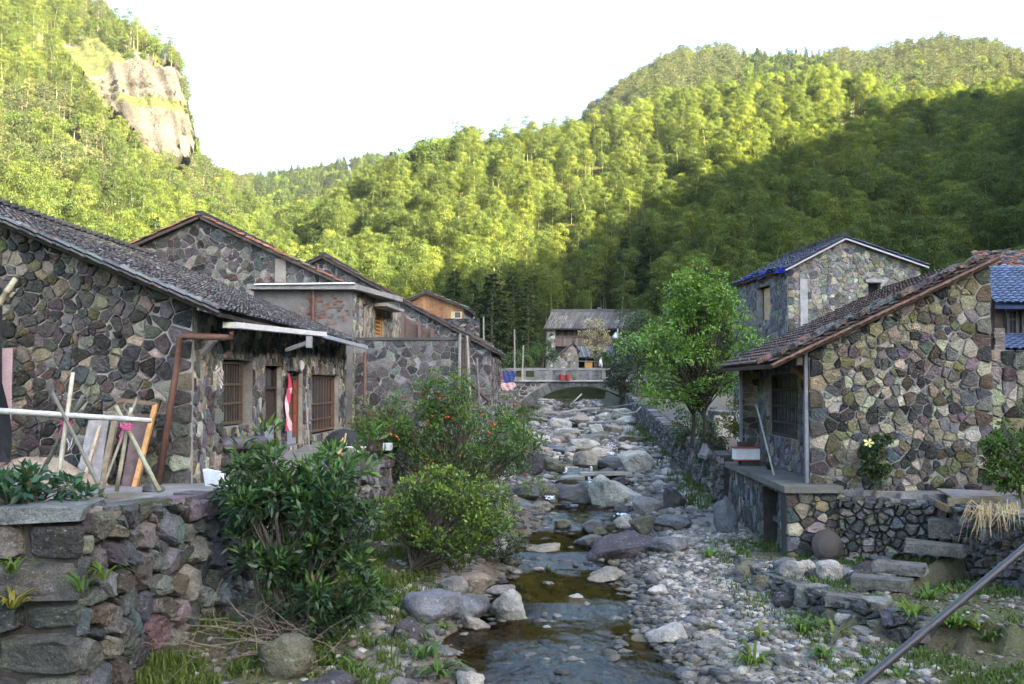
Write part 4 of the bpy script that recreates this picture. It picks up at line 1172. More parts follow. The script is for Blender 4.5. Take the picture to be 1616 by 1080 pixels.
# ================================================================== a gable house: builder
def gable(name, label, D, apex, left, right, base_z, length, pal, size, back=(0.04, 1), relief=0.04, tiles=TILE_DARK, over=0.3, limit=298, ope=(), side=True, sidepal=None, quoins=True, thickroof=0.1, cat='house', wood=None, tile_w=0.25, tcols=3, stretch=1.0, cut=True, sideope=(), edge=None):
    a, l, r = P(*apex, D), P(*left, D), P(*right, D)
    root = thing(name, label, cat, ((l.x + r.x) / 2, D + length / 2, base_z))
    W = Wall((l.x, D), (r.x, D)); wb = MB(); pcs = Pieces('stone', M['stone'], limit)
    ua = a.x - l.x; L = W.L
    poly = [(0, base_z), (L, base_z), (L, r.z), (ua, a.z), (0, l.z)]
    ops = [W.rect(*o) for o in ope]
    if wood is None:
        masonry(pcs, wb, W, poly, size, pal, relief=relief, gap=0.022, openings=ops, quoins=(0, L) if quoins else (), qw=size * 1.2, qh=size * 1.1, stretch=stretch, cut=cut)
    else:
        core(wb, W, poly, 0.25, ops, (0.1, 0.07, 0.05)); n_ = int(L / 0.22)
        for k in range(n_):
            u0, u1 = L * k / n_, L * (k + 1) / n_ - 0.012
            tp_ = lambda u: lerp(l.z, a.z, u / ua) if u < ua else lerp(a.z, r.z, (u - ua) / (L - ua))
            q = MB(); dd = random.uniform(0.02, 0.035)
            q.hexa([W.pt(u0, base_z, 0.003), W.pt(u1, base_z, 0.003), W.pt(u1, base_z, dd), W.pt(u0, base_z, dd), W.pt(u0, tp_(u0) - 0.03, 0.003), W.pt(u1, tp_(u1) - 0.03, 0.003), W.pt(u1, tp_(u1) - 0.03, dd), W.pt(u0, tp_(u0) - 0.03, dd)], jit(wood, 0.25))
            q.build('wall_plank', M['wood'], root)
    bx, by = back[0] * length, back[1] * length
    rv_ = MB()
    for o in ops: reveal(rv_, W, o, 0.3)
    rv_.build('reveal', M['concrete'], root)
    if side:
        for (p, sgn) in ((r, 1), (l, -1)):
            WS = Wall((p.x, D + 0.12), (p.x + bx, D + by), face=(p.x + sgn * 50, D))
            pol = [(0, base_z), (WS.L, base_z), (WS.L, p.z - 0.02), (0, p.z - 0.02)]
            so = [WS.rect(*o) for o in sideope] if (sgn == (1 if r.x < 0 else -1)) else []
            if wood is None and sgn == (1 if r.x < 0 else -1):
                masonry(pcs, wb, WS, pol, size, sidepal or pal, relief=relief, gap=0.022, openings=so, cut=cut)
                q = MB()
                for o in so: reveal(q, WS, o, 0.3)
                q.build('reveal', M['concrete'], root)
            else: core(wb, WS, pol, 0.25)
            root['side_wall'] = 1
            if sgn == (1 if r.x < 0 else -1): root_side = WS
        del root['side_wall']
    pcs.finish(root, 30); wb.build('wall', M['mortar'] if wood is None else M['wood'], root)
    # two roof slopes with verge tiles seen along the gable
    rf = MB(); tpp = Pieces('roof_tile', M['tile'], 120)
    for p in (l, r):
        out = Vector((p.x - a.x, 0, p.z - a.z)); ln = out.length; out /= ln
        ev = Vector(p) + out * over
        n = Vector((0, 1, 0)).cross(out); n = n if n.z > 0 else -n
        f0 = Vector((0, -over, 0)); bk = Vector((bx, by + over, 0))
        up = Vector((0, 0, 0.06))
        pa = Vector(a) + up; pe = ev + up
        slab(rf, [pe + f0, pe + bk, pa + bk, pa + f0], n, thickroof, (0.08, 0.065, 0.055))
        E = Vector((bx, by + 2 * over, 0)); nc = tcols; nrow = int((ln + over) / (0.3 * 0.72))
        tile_roof(tpp, pe + f0 - Vector((0, 0.05, 0)), E, -out, nc, nrow, tile_w, 0.3, edge or tiles, arch=0.06, messy=0.03, expo=0.72)
        nc2 = int((by + 2 * over) / tile_w)
        if nc2 > nc: tile_roof(tpp, pe + f0 + E.normalized() * nc * tile_w, E, -out, min(nc2 - nc, 40), nrow, tile_w, 0.3, tiles, arch=0.06, messy=0.03, expo=0.72, hidden=True)
    for k in range(int((by + 2 * over) / 0.4)):
        q = MB(); y_ = k * 0.4 - over; t = (y_ + over) / (by + 2 * over)
        q.beam(Vector(a) + Vector((bx * t, y_, 0.14)), Vector(a) + Vector((bx * t, y_ + 0.36, 0.16)), 0.28, 0.16, jit((0.06, 0.058, 0.06), 0.3)); q.build('ridge_tile', M['tile'], root)
    tpp.finish(root, 12); rf.build('roof', M['wood'], root)
    return root, W, (a, l, r)
h2, w2_, _ = gable('stone_house', 'tall stone gable house with orange tile verges rising behind the long dark roof', 35.0, (318, 345), (203, 395), (566, 462), -1.6, 9, PAL_LEFT + PAL_GREY, 0.27, tiles=TILE_DARK, edge=TILE_ORANGE, over=0.3, quoins=False)
m = MB(); u0, u1, v0, v1 = w2_.rect(435, 452, 409, 447); w2_.hexa(m, u0, u1, v0, v1, 0.001, 0.1, (0.24, 0.22, 0.2)); m.build('concrete_post', M['concrete'], h2)
h4, w4_, _ = gable('stone_house', 'grey stone gable house with low reddish verge behind the flat roofed annex', 46.0, (510, 407), (440, 440), (775, 552), -1.2, 8, PAL_GREY, 0.34, tiles=TILE_DARK, edge=TILE_RED, over=0.3, quoins=False)
h5, w5_, _ = gable('wooden_house', 'small orange plank gabled house high above the grey stone walls', 66.0, (673, 463), (640, 478), (732, 486), -0.5, 6, PAL_GREY, 0.4, wood=(0.32, 0.175, 0.085), over=0.35)
m = MB(); r5 = w5_.rect(712, 729, 492, 503); w5_.hexa(m, *r5, 0.036, 0.06, (0.5, 0.42, 0.3)); w5 = m.build('window', M['wood'], h5)
m = MB(); w5_.hexa(m, r5[0] + 0.25, r5[1] - 0.1, r5[2] + 0.06, r5[3] - 0.06, 0.061, 0.07); m.build('pane', M['glass'], w5)
h6, w6_, _ = gable('stone_shed', 'low dark stone shed with loose slabs on its sagging roof beside the stair railing', 49.0, (650, 493), (628, 506), (768, 553), -1.2, 5, PAL_DARK, 0.3, tiles=TILE_DARK, over=0.35, quoins=False)
for k in range(16):
    t = (k + 0.5) / 16; p = P(lerp(655, 772, t), lerp(489, 548, t), 48.7)
    m = MB(); m.beam(p + Vector((-0.3, random.uniform(-.1, .1), 0.16 + random.uniform(0, .1))), p + Vector((0.25, 0, -0.02 + random.uniform(0, .1))), 0.4, 0.12, jit((0.12, 0.115, 0.12), 0.4)); m.build('roof_slab', M['drystone'], h6)

# ------------------------------------------------------------------ flat roofed annex
A0, A1 = P(400, 530, 33.5), P(556, 530, 33.5)
an = thing('annex', 'grey rendered annex with flat concrete roof and peeling brick patches', 'house', ((A0.x + A1.x) / 2, 35.5, -1.5))
WA = Wall((A0.x, 33.5), (A1.x, 33.5)); zt = P(480, 458, 33.5).z
wb = MB(); core(wb, WA, [(0, -1.6), (WA.L, -1.6), (WA.L, zt), (0, zt)], 0.25, (), (0.17, 0.16, 0.155)); wb.build('rendered_wall', M['concrete'], an)
bp = Pieces('brick', M['stone'], 298)
for r in range(11):
    for k in range(16):
        px_, py_ = 470 + k * 6.2 + (3 if r % 2 else 0), 463 + r * 5.0
        dens = math.exp(-((px_ - 505) / 32) ** 2 - ((py_ - 488) / 22) ** 2)
        if random.random() < dens * 1.05:
            u, v = WA.uv(px_, py_)
            q = MB(); WA.hexa(q, u, u + 0.12, v, v + 0.075, 0.001, random.uniform(0.006, 0.018)); bp.add(q.v, q.f, jit((0.3, 0.14, 0.09) if random.random() < 0.45 else (0.24, 0.2, 0.18), 0.25))
bp.finish(an, 10)
m = MB(); m.tube([P(494, 458, 33.38), P(494, 532, 33.38)], 0.06, 6, (0.14, 0.06, 0.05)); m.build('drain_pipe', M['metal'], an)
WB = Wall((A1.x, 33.62), P(632, 530, 42).to_2d()); pcs = Pieces('stone', M['stone'], 200); wb = MB()
oa = [WB.rect(571, 578, 480, 532), WB.rect(592, 606, 490, 531)]
ztb = P(590, 460, 38).z
masonry(pcs, wb, WB, [(0, -1.6), (WB.L, -1.6), (WB.L, zt - 0.02), (0, zt - 0.02)], 0.24, PAL_PALE, relief=0.03, gap=0.03, stretch=1.3, openings=oa)
pcs.finish(an, 25); wb.build('stone_wall', M['mortar'], an)
q = MB()
for o in oa: reveal(q, WB, o, 0.3)
q.build('reveal', M['concrete'], an)
window(an, WB, oa[0], bars=2, rails=(0.5,), depth=0.15, frame=0.05)
wl = window(an, WB, oa[1], bars=6, rails=(0.15, 0.3, 0.45, 0.6, 0.75, 0.9), depth=0.12, frame=0.06, col=(0.42, 0.22, 0.06), barw=0.05, label='orange wooden lattice window')
m = MB(); m.hexa([(A0.x - 0.15, 33.15, zt), (A1.x + 0.15, 33.15, zt), (A1.x + 1.15, 38.5, zt), (A0.x - 0.15, 38.5, zt), (A0.x - 0.15, 33.15, zt + 0.18), (A1.x + 0.15, 33.15, zt + 0.18), (A1.x + 1.15, 38.5, zt + 0.18), (A0.x - 0.15, 38.5, zt + 0.18)], (0.3, 0.29, 0.285)); m.build('flat_roof', M['concrete'], an)
m = MB(); m.beam(P(402, 449, 33.1), P(560, 447, 33.1), 0.1, 0.05, (0.72, 0.72, 0.74)); m.build('roof_edging', M['paint'], an)
m = MB(); u0, u1, v0, v1 = WB.rect(589, 612, 478, 488); WB.hexa(m, u0 - 0.2, u1 + 0.6, v0, v0 + 0.12, -0.05, 0.55, (0.3, 0.29, 0.28)); m.build('window_canopy', M['concrete'], an)

# ------------------------------------------------------------------ grey terrace wall with railing and rust pipe
Ws = Wall(P(546, 620, 33.9).to_2d(), P(724, 620, 33.4).to_2d())
tw = thing('terrace_wall', 'flat topped grey rubble wall under the brown stair railing', 'wall', (Ws.pt(Ws.L / 2, -1.6).x, 33.6, -1.6))
zt7 = P(650, 537, 33.5).z
pcs = Pieces('stone', M['stone'], 298); wb = MB()
masonry(pcs, wb, Ws, [(0, -2.2), (Ws.L, -2.2), (Ws.L, zt7), (0, zt7)], 0.27, PAL_GREY, relief=0.03, gap=0.022, thick=0.4, mortar=(0.3, 0.3, 0.31))
pcs.finish(tw, 25); wb.build('wall_core', M['mortar'], tw)
m = MB(); Ws.hexa(m, -0.1, Ws.L + 0.1, zt7 + 0.002, zt7 + 0.1, -0.5, 0.08, (0.09, 0.085, 0.08)); m.build('coping', M['concrete'], tw)
m = MB(); m.tube([P(576, 556, 33.0), P(575, 640, 33.0)], 0.055, 6, (0.17, 0.085, 0.07)); m.build('drain_pipe', M['metal'], tw)
rl = thing('stair_railing', 'dark brown slatted railing stepping down behind the grey wall', 'railing', V2(P(660, 535, 34.5)) + (zt7,))
for k in range(18):
    t = k / 17; xx = lerp(634, 690, t); tp_ = lerp(502, 533, t)
    m = MB(); m.beam(P(xx, 536, 34.5), P(xx, tp_, 34.5), 0.06, 0.05, jit((0.11, 0.07, 0.055), 0.15), up=(0, 1, 0)); m.build('slat', M['paint'], rl)
m = MB(); m.beam(P(632, 500, 34.5), P(692, 533, 34.5), 0.1, 0.1, (0.13, 0.08, 0.065)); m.build('handrail', M['paint'], rl)
for xx, tp_ in ((635, 492), (662, 508), (682, 518)):
    m = MB(); m.beam(P(xx, 537, 34.4), P(xx, tp_, 34.4), 0.11, 0.11, (0.14, 0.09, 0.075), up=(0, 1, 0)); m.build('post', M['paint'], rl)
gt = thing('slatted_gate', 'brown slatted gate and leaning posts at the end of the grey wall', 'gate', V2(P(735, 600, 34)) + (-1.5,))
for k in range(6):
    m = MB(); xx = 728 + k * 2.6; m.beam(P(xx, 600, 33.9), P(xx, 538 + k * 2, 33.9), 0.045, 0.04, jit((0.13, 0.09, 0.075), 0.2), up=(0, 1, 0)); m.build('slat', M['paint'], gt)
for (a_, b_, d_) in (((724, 640), (726, 527), 33.2), ((743, 660), (737, 530), 33.7), ((757, 650), (752, 565), 35)):
    m = MB(); m.tube([P(*a_, d_), P(*b_, d_)], 0.05, 6, jit((0.25, 0.22, 0.2), 0.3)); m.build('post', M['wood'], gt)
m = MB(); m.beam(P(727, 590, 33.8), P(770, 632, 36), 0.08, 0.08, (0.14, 0.09, 0.075)); m.build('handrail', M['paint'], gt)
# dark stacked stone block behind
Wk = Wall(P(690, 540, 52).to_2d(), P(756, 540, 52).to_2d()); pcs = Pieces('stone', M['drystone'], 298); wb = MB()
bk_ = thing('stone_wall', 'dark coursed stone wall end below the orange plank house', 'wall', V2(Wk.pt(Wk.L / 2, 0)) + (-1.0,))
zt8 = P(720, 503, 52).z
masonry(pcs, wb, Wk, [(0, -1), (Wk.L, -1), (Wk.L, zt8), (0, zt8)], 0.27, PAL_GREY + PAL_DARK, relief=0.06, gap=0.022, stretch=0.45, thick=1.5, mortar=(0.05, 0.05, 0.05), cut=False)
pcs.finish(bk_, 20); wb.build('wall_core', M['darkgap'], bk_)

# ================================================================== right house with the red-brown roof
cr = P(1275, 770, 20.0)
zb_r = -2.3
hr_ = thing('stone_house', 'rubble stone house with sloping red-brown tile roof and barred porch window above the stream', 'house', (cr.x + 1.8, 23, zb_r))
WR = Wall((cr.x, 20.0), (P(1563, 500, 20).x, 20.0)); LR = WR.L
ze, zt_ = P(1275, 549, 20).z, P(1563, 412, 20).z
pcs = Pieces('stone', M['stone'], 298); wb = MB()
masonry(pcs, wb, WR, [(0.05, zb_r - 1.2), (LR, zb_r - 1.2), (LR, zt_ - 0.1), (0.05, ze - 0.1)], 0.2, PAL_MIX, relief=0.055, gap=0.022, quoins=(0.05, LR), qh=0.3, qw=0.36)
# recessed front wall with window, and the far wing
WRF = Wall((6.34, 20.32), (6.28, 25.3), face=(-20, 20))
opw = WRF.rect(1217, 1261, 590, 690)
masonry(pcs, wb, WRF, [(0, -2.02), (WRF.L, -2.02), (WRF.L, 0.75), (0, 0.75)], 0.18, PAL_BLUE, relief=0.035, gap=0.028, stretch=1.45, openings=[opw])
WRW = Wall((5.86, 25.35), (6.6, 25.35)); 
masonry(pcs, wb, WRW, [(0, -2.02), (0.74, -2.02), (0.74, 0.95), (0, 0.55)], 0.3, PAL_MIX, relief=0.03, gap=0.03, stretch=0.6, rows=True)
pcs.finish(hr_, 40); wb.build('wall', M['mortar'], hr_)
m = MB(); reveal(m, WRF, opw, 0.25); m.build('reveal', M['concrete'], hr_)
window(hr_, WRF, opw, bars=7, rails=(0.22, 0.48, 0.75), depth=0.06, frame=0.06, col=(0.045, 0.036, 0.03))
for (xx, yy) in ((5.9, 20.02), (5.80, 25.28)):
    m = MB(); m.beam((xx, yy, -2.02), (xx, yy, 0.62), 0.065, 0.1, (0.19, 0.195, 0.22), up=(0, 1, 0)); m.build('porch_edge', M['concrete'], hr_)
m = MB(); m.beam((5.75, 19.9, 0.42), (5.75, 25.6, 0.42), 0.12, 0.16, (0.1, 0.085, 0.075)); m.build('eave_beam', M['wood'], hr_)
m = MB(); m.beam(P(1254, 583, 20.9), P(1271, 597, 20.2), 0.08, 0.09, (0.26, 0.16, 0.07)); m.build('eave_bracket', M['wood'], hr_)
# roof plane
ro = Vector((5.12, 19.68, ze - 0.33)); sr = Vector((LR, 0, zt_ - ze)).normalized()
er = Vector((0.06, 1, 0)).normalized()
lenr = (WR.pt(LR, 0).x + 0.05 - ro.x) / sr.x
m = MB(); nr_ = er.cross(sr); nr_ = nr_ if nr_.z > 0 else -nr_
slab(m, [ro - nr_ * 0.03, ro + er * 7.5 - nr_ * 0.03, ro + er * 7.5 + sr * lenr - nr_ * 0.03, ro + sr * lenr - nr_ * 0.03], nr_, 0.07, (0.09, 0.06, 0.05))
m.build('roof', M['wood'], hr_)
tp = Pieces('roof_tile', M['tile'], 298)
tile_roof(tp, ro, er, sr, 33, int(lenr / (0.30 * 0.8)) + 1, 0.226, 0.30, TILE_RED, arch=0.035, lift=0.045, messy=0.012, skip=0.004, expo=0.8)
tp.finish(hr_, 12)
for k in range(44):                                                     # loose slates and stones weighting the verge
    t = k / 43 * (lenr - 0.25) * random.uniform(0.97, 1.0); w_ = random.uniform(0.07, 0.13); ln_ = random.uniform(0.1, 0.2)
    p = ro + sr * t + nr_ * (0.08 + random.uniform(0, 0.03)) + Vector((0, 0.12 + random.uniform(-.12, .28), 0))
    yw = random.uniform(-0.6, 0.6); d_ = (sr + er * yw + nr_ * random.uniform(-.05, .25)).normalized(); s_ = d_.cross(nr_).normalized()
    m = MB(); m.hexa([p + d_ * ln_ * a * random.uniform(.7, 1) + s_ * w_ * b * random.uniform(.6, 1) + nr_ * z_ for z_ in (0, random.uniform(.05, .11)) for a, b in ((-1, -1), (1, -1), (1, 1), (-1, 1))], jit((0.13, 0.125, 0.13) if random.random() < 0.65 else (0.17, 0.11, 0.09), 0.35)); m.build('verge_slate', M['drystone'], hr_)
for k in range(26):
    t = k / 25 * (lenr - 0.3); p = ro + sr * t + Vector((0, -0.03, -0.03))
    m = MB(); m.beam(p, p + sr * 0.33 + nr_ * 0.02, 0.2, 0.03, jit((0.17, 0.10, 0.075), 0.3)); m.build('verge_tile', M['tile'], hr_)
# slab and undercroft
m = MB(); m.hexa([(5.3, 19.45, -2.16), (6.45, 19.45, -2.16), (6.45, 25.5, -2.16), (5.42, 25.5, -2.16), (5.3, 19.45, -2.03), (6.45, 19.45, -2.03), (6.45, 25.5, -2.03), (5.42, 25.5, -2.03)], (0.12, 0.118, 0.105)); m.build('porch_slab', M['concrete'], hr_)
uc = thing('undercroft', 'stone plinth with a dark doorway carrying the porch slab over the stream', 'wall', (5.9, 22, -3.6))
WU = Wall((5.42, 19.62), (5.52, 25.2), face=(-20, 20)); od = WU.rect(1205, 1229, 772, 872)
pcs = Pieces('stone', M['drystone'], 298); wb = MB()
od = (od[0], od[1], -3.75, -2.25)
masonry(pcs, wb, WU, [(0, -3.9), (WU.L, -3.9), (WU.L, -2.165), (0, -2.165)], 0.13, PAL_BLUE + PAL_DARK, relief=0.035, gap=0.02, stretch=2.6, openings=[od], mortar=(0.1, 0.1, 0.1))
WU2 = Wall((5.36, 19.58), (6.52, 19.66))
masonry(pcs, wb, WU2, [(0, -3.9), (WU2.L, -3.9), (WU2.L, -2.165), (0, -2.165)], 0.235, PAL_MIX + PAL_DARK, relief=0.05, gap=0.03, stretch=0.75, quoins=(0,), qw=0.3, qh=0.26, mortar=(0.1, 0.1, 0.1))
pcs.finish(uc, 30); wb.build('wall_core', M['darkgap'], uc)
m = MB(); WU.hexa(m, od[0] + 0.05, od[0] + 0.14, -3.75, -2.3, -0.14, -0.1, (0.1, 0.085, 0.07)); WU.hexa(m, od[0], od[1], -3.0, -2.9, -0.3, -0.2, (0.1, 0.1, 0.08)); m.build('door_post', M['wood'], uc)
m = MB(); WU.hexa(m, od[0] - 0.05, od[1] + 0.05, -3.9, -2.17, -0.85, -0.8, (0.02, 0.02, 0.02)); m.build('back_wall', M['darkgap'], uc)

# ------------------------------------------------------------------ garden wall that continues from the right house
gw = thing('garden_wall', 'low purple-tinged rubble wall running on past the corner of the red-brown roofed house', 'wall', (11.5, 20.2, -2.3))
WGW = Wall((P(1563, 600, 20).x + 0.02, 20.06), (13.5, 20.3)); pcs = Pieces('stone', M['stone'], 150); wb = MB()
zg = P(1590, 553, 20.1).z
masonry(pcs, wb, WGW, [(0, -2.9), (WGW.L, -2.9), (WGW.L, zg), (0, zg)], 0.27, PAL_MIX, relief=0.055, gap=0.022)
pcs.finish(gw, 40); wb.build('wall_core', M['mortar'], gw)
bs = thing('brick_stack', 'small stack of pale bricks on top of the low wall under the blue roof', 'brick pile', (P(1573, 552, 20.4).x, 20.4, zg))
for r in range(7):
    for c_ in range(1):
        q = MB(); p = P(1573, 552, 20.4); q.box(p.x - 0.11 + random.uniform(-.02, .02), p.x + 0.1, 20.25, 20.5, zg + 0.002 + r * 0.066, zg + 0.06 + r * 0.066, jit((0.3, 0.26, 0.24), 0.2)); q.build('brick', M['stone'], bs)

# ================================================================== two-storey house with blue roof
ht, wt_, (ap, lf, rt) = gable('stone_house', 'tall two-storey pale stone house with thin blue roof and boarded side window', 40.0, (1331, 378), (1243, 424), (1452, 420), -1.6, 7, PAL_PALE, 0.23, back=(-0.09, 1), ope=((1370, 1389, 447, 466),), side=True, sidepal=PAL_BLUE, tiles=TILE_SLATE, over=0.25, thickroof=0.06, limit=298, sideope=((1194, 1216, 453, 506),), tcols=2)
m = MB(); u0, u1, v0, v1 = wt_.rect(1262, 1274, 441, 520); wt_.hexa(m, u0, u1, -1.5, v1, 0.001, 0.09, (0.34, 0.34, 0.34)); m.build('concrete_post', M['concrete'], ht)
WTS = Wall((lf.x, 40.12), (lf.x - 0.63, 47.0), face=(lf.x - 50, 40)); r_ = WTS.rect(1196, 1215, 454, 506)
m = MB(); WTS.hexa(m, r_[0] + 0.02, r_[1] - 0.35, r_[2], r_[3] - 0.02, -0.22, -0.16, (0.42, 0.32, 0.2)); m.build('window_board', M['wood'], ht)
m = MB(); wt_.hexa(m, *wt_.rect(1366, 1392, 441, 446), 0.01, 0.08, (0.35, 0.34, 0.33)); m.build('lintel', M['concrete'], ht)
# white barge boards under the roof edge
for (p, q_) in ((lf, ap), (rt, ap)):
    o_ = (Vector(p) - Vector(q_)).normalized() * 0.25
    m = MB(); m.beam(Vector(p) + o_ + Vector((0, -0.3, -0.02)), Vector(q_) + Vector((0, -0.3, -0.02)), 0.03, 0.06, (0.4, 0.4, 0.45)); m.build('barge_board', M['paint'], ht)
tarp = MB(); T0 = [P(1174, 447, 45.6), P(1205, 441, 43), P(1243, 428, 39.7)]; T1 = [P(1176, 438, 45.4), P(1205, 430, 42.8), P(1244, 419, 39.6)]
nT = 12
vt, ft = [], []
for i in range(nT):
    t = i / (nT - 1)
    a_ = T1[0].lerp(T1[2], t); b_ = T0[0].lerp(T0[2], t)
    for k in range(4):
        s = k / 3; p = a_.lerp(b_, s) + Vector((-0.12 + 0.10 * math.sin(t * 17 + k), -0.1 + 0.08 * math.cos(t * 23 + k * 2), 0.10 * math.sin(t * 11) * s))
        vt.append(p)
for i in range(nT - 1):
    for k in range(3): ft.append((i * 4 + k, i * 4 + k + 1, i * 4 + 5 + k, i * 4 + 4 + k))
tarp.add(vt, ft, (0.03, 0.045, 0.42)); solo('tarpaulin', tarp, M['cloth'], 'crumpled bright blue tarpaulin hanging over the eave of the tall pale house', 'tarpaulin')

# ================================================================== blue tiled house at the right edge
hb = thing('wooden_house', 'dark wooden house under bright blue corrugated tiles behind the right gable', 'house', (16, 28, -1.6))
z0b, z1b = P(1590, 480, 26).z, P(1590, 424, 29).z
m = MB(); slab(m, [(12.66, 26, z0b - 0.05), (24, 26, z0b - 0.05), (24, 29, z1b - 0.05), (14.2, 29, z1b - 0.05)], (0, -0.3, 0.95), 0.08, (0.05, 0.07, 0.15)); m.build('roof', M['paint'], hb)
tp = Pieces('roof_tile', M['plastic'], 200)
tile_roof(tp, (12.66, 25.95, z0b), (1, 0, 0), (0.5, 3, z1b - z0b), 56, 14, 0.21, 0.33, TILE_BLUE, arch=0.05, messy=0.002, skip=0, expo=0.72)
tp.finish(hb, 12)
m = MB(); m.box(12.8, 24, 26.6, 31, -1.8, z0b - 0.08, (0.07, 0.05, 0.042)); m.build('wall', M['wood'], hb)
WH = Wall((12.8, 26.59), (24, 26.59))
for x0_, x1_ in ((1586, 1604), (1609, 1640)):
    r_ = WH.rect(x0_, x1_, 488, 530); window(hb, WH, r_, depth=-0.06, bars=1, rails=(0.6,), frame=0.07, col=(0.08, 0.07, 0.065))
for k in range(14):
    m = MB(); u_ = 0.1 + k * 0.24; WH.hexa(m, u_, u_ + 0.22, -1.7, z0b - 0.2, 0.002, 0.02, jit((0.085, 0.06, 0.048), 0.25)); m.build('wall_plank', M['wood'], hb)
z2b = P(1600, 553, 24).z; z3b = P(1600, 530, 25.6).z
m = MB(); slab(m, [(11.8, 24, z2b - 0.05), (20, 24, z2b - 0.05), (20, 25.8, z3b - 0.05), (11.8, 25.8, z3b - 0.05)], (0, -0.3, 0.95), 0.06, (0.05, 0.07, 0.15)); m.build('lean_to_roof', M['paint'], hb)
tp = Pieces('lean_to_tile', M['plastic'], 80)
tile_roof(tp, (11.8, 23.95, z2b), (1, 0, 0), (0, 1.8, z3b - z2b), 30, 8, 0.21, 0.33, TILE_BLUE, arch=0.05, messy=0.002, skip=0, expo=0.72)
tp.finish(hb, 12)
rr_ = thing('tiled_roof', 'red and black old tile roof edge above the blue tiled roof', 'roof', (15, 31, 1))
z4, z5 = P(1600, 428, 30).z, P(1600, 404, 32).z
m = MB(); slab(m, [(14.5, 29.4, z4 - 0.2), (24, 29.4, z4 + 0.1), (24, 32, z5 + 0.4), (15.2, 32, z5 - 0.05)], (0, -0.3, 0.95), 0.1, (0.07, 0.05, 0.045)); m.build('roof_deck', M['wood'], rr_)
tp = Pieces('roof_tile', M['tile'], 200); tile_roof(tp, (14.5, 29.35, z4 - 0.14), (1, 0, 0.03), (0.3, 2.6, z5 - z4 + 0.2), 48, 13, 0.22, 0.3, TILE_ORANGE + TILE_DARK, arch=0.06, messy=0.03); tp.finish(rr_, 12)
m = MB(); m.box(15.2, 24, 31.5, 36, -1.6, z5 - 0.2, (0.1, 0.08, 0.07)); m.build('wall', M['wood'], rr_)

# ================================================================== far house behind the bridge
DF = 130.0
f0, f1 = P(866, 575, DF), P(1004, 575, DF)
zg0 = h_hill(f0.x, DF + 4); zbF = P(930, 578, DF).z
hf = thing('timber_house', 'two-storey timber fronted farmhouse with broad grey tiled roof beyond the bridge', 'house', ((f0.x + f1.x) / 2, DF + 4, zbF))
zE, zR = P(930, 519, DF - 1).z, P(930, 493, DF + 3.6).z
xl, xr = P(858, 520, DF - 1).x, P(1009, 520, DF - 1).x
xl2, xr2 = P(871, 492, DF + 3.6).x, P(1021, 490, DF + 3.6).x
m = MB(); slab(m, [(xl, DF - 1, zE), (xr, DF - 1, zE), (xr2, DF + 3.6, zR), (xl2, DF + 3.6, zR)], (0, -0.5, 0.86), 0.15, (0.1, 0.09, 0.085))
slab(m, [(xl2, DF + 3.61, zR), (xr2, DF + 3.61, zR), (xr2, DF + 8.4, zE), (xl2, DF + 8.4, zE)], (0, 0.5, 0.86), 0.15, (0.1, 0.09, 0.085)); m.build('roof', M['wood'], hf)
nn_ = 46; tp = Pieces('tile_row', M['tile'], 120)
for k in range(nn_):
    t0, t1 = k / nn_, (k + 0.62) / nn_
    for j in range(4):
        a0, a1 = j / 4, (j + 1) / 4
        q = MB()
        pf = lambda t, a, h: (lerp(lerp(xl, xr, t), lerp(xl2, xr2, t), a), DF - 1.05 + 4.65 * a, lerp(zE, zR, a) - 0.25 * math.sin(math.pi * a) * 0 + h)
        q.hexa([pf(t0, a0, 0.005), pf(t1, a0, 0.005), pf(t1, a1, 0.005), pf(t0, a1, 0.005), pf(t0, a0, 0.13), pf(t1, a0, 0.13), pf(t1, a1, 0.10), pf(t0, a1, 0.10)])
        tp.add(q.v, q.f, pick([((0.16, 0.14, 0.125), 3), ((0.11, 0.095, 0.085), 2), ((0.22, 0.2, 0.185), 1)], 0.35))
tp.finish(hf, 8)
m = MB(); m.beam((xl2 - 0.1, DF + 3.6, zR + 0.2), (xr2 + 0.2, DF + 3.6, zR + 0.25), 0.3, 0.35, (0.12, 0.115, 0.115)); m.beam(((xl2 + xr2) / 2 - .3, DF + 3.5, zR + 0.5), ((xl2 + xr2) / 2 + .3, DF + 3.5, zR + 0.5), 0.3, 0.3, (0.12, 0.115, 0.115)); m.build('ridge', M['tile'], hf)
zM = P(930, 546, DF).z
m = MB(); m.box(f0.x + 0.6, f1.x, DF + 0.3, DF + 7.5, zbF - 1, zE + 0.3, (0.05, 0.04, 0.035)); m.build('wall', M['wood'], hf)
for k in range(40):
    x0_ = lerp(f0.x + 0.9, f1.x, k / 40); x1_ = lerp(f0.x + 0.9, f1.x, (k + 0.93) / 40)
    zc_ = lerp(zM, zE, 0.55)
    m = MB(); m.box(x0_, x1_, DF + 0.0, DF + 0.28, zM + 0.1, zc_, jit((0.25, 0.19, 0.155) if k < 14 else (0.16, 0.11, 0.09), 0.3)); m.build('wall_plank', M['wood'], hf)
    if random.random() < 0.8:
        m = MB(); m.box(x0_, x1_, DF + 0.15, DF + 0.29, zc_ + 0.06, zE - 0.1, jit((0.11, 0.075, 0.06), 0.35)); m.build('upper_plank', M['wood'], hf)
for (z_, c_) in ((zM, (0.2, 0.15, 0.12)), (zc_ + 0.03, (0.17, 0.13, 0.1))):
    m = MB(); m.beam((f0.x + 0.9, DF - 0.08, z_), (f1.x, DF - 0.08, z_), 0.16, 0.16, c_); m.build('floor_beam', M['wood'], hf)
m = MB(); m.box(lerp(f0.x, f1.x, 0.5), f1.x, DF - 0.05, DF + 0.25, zM - 1.1, zM - 0.3, (0.5, 0.5, 0.5)); m.build('white_panel', M['paint'], hf)
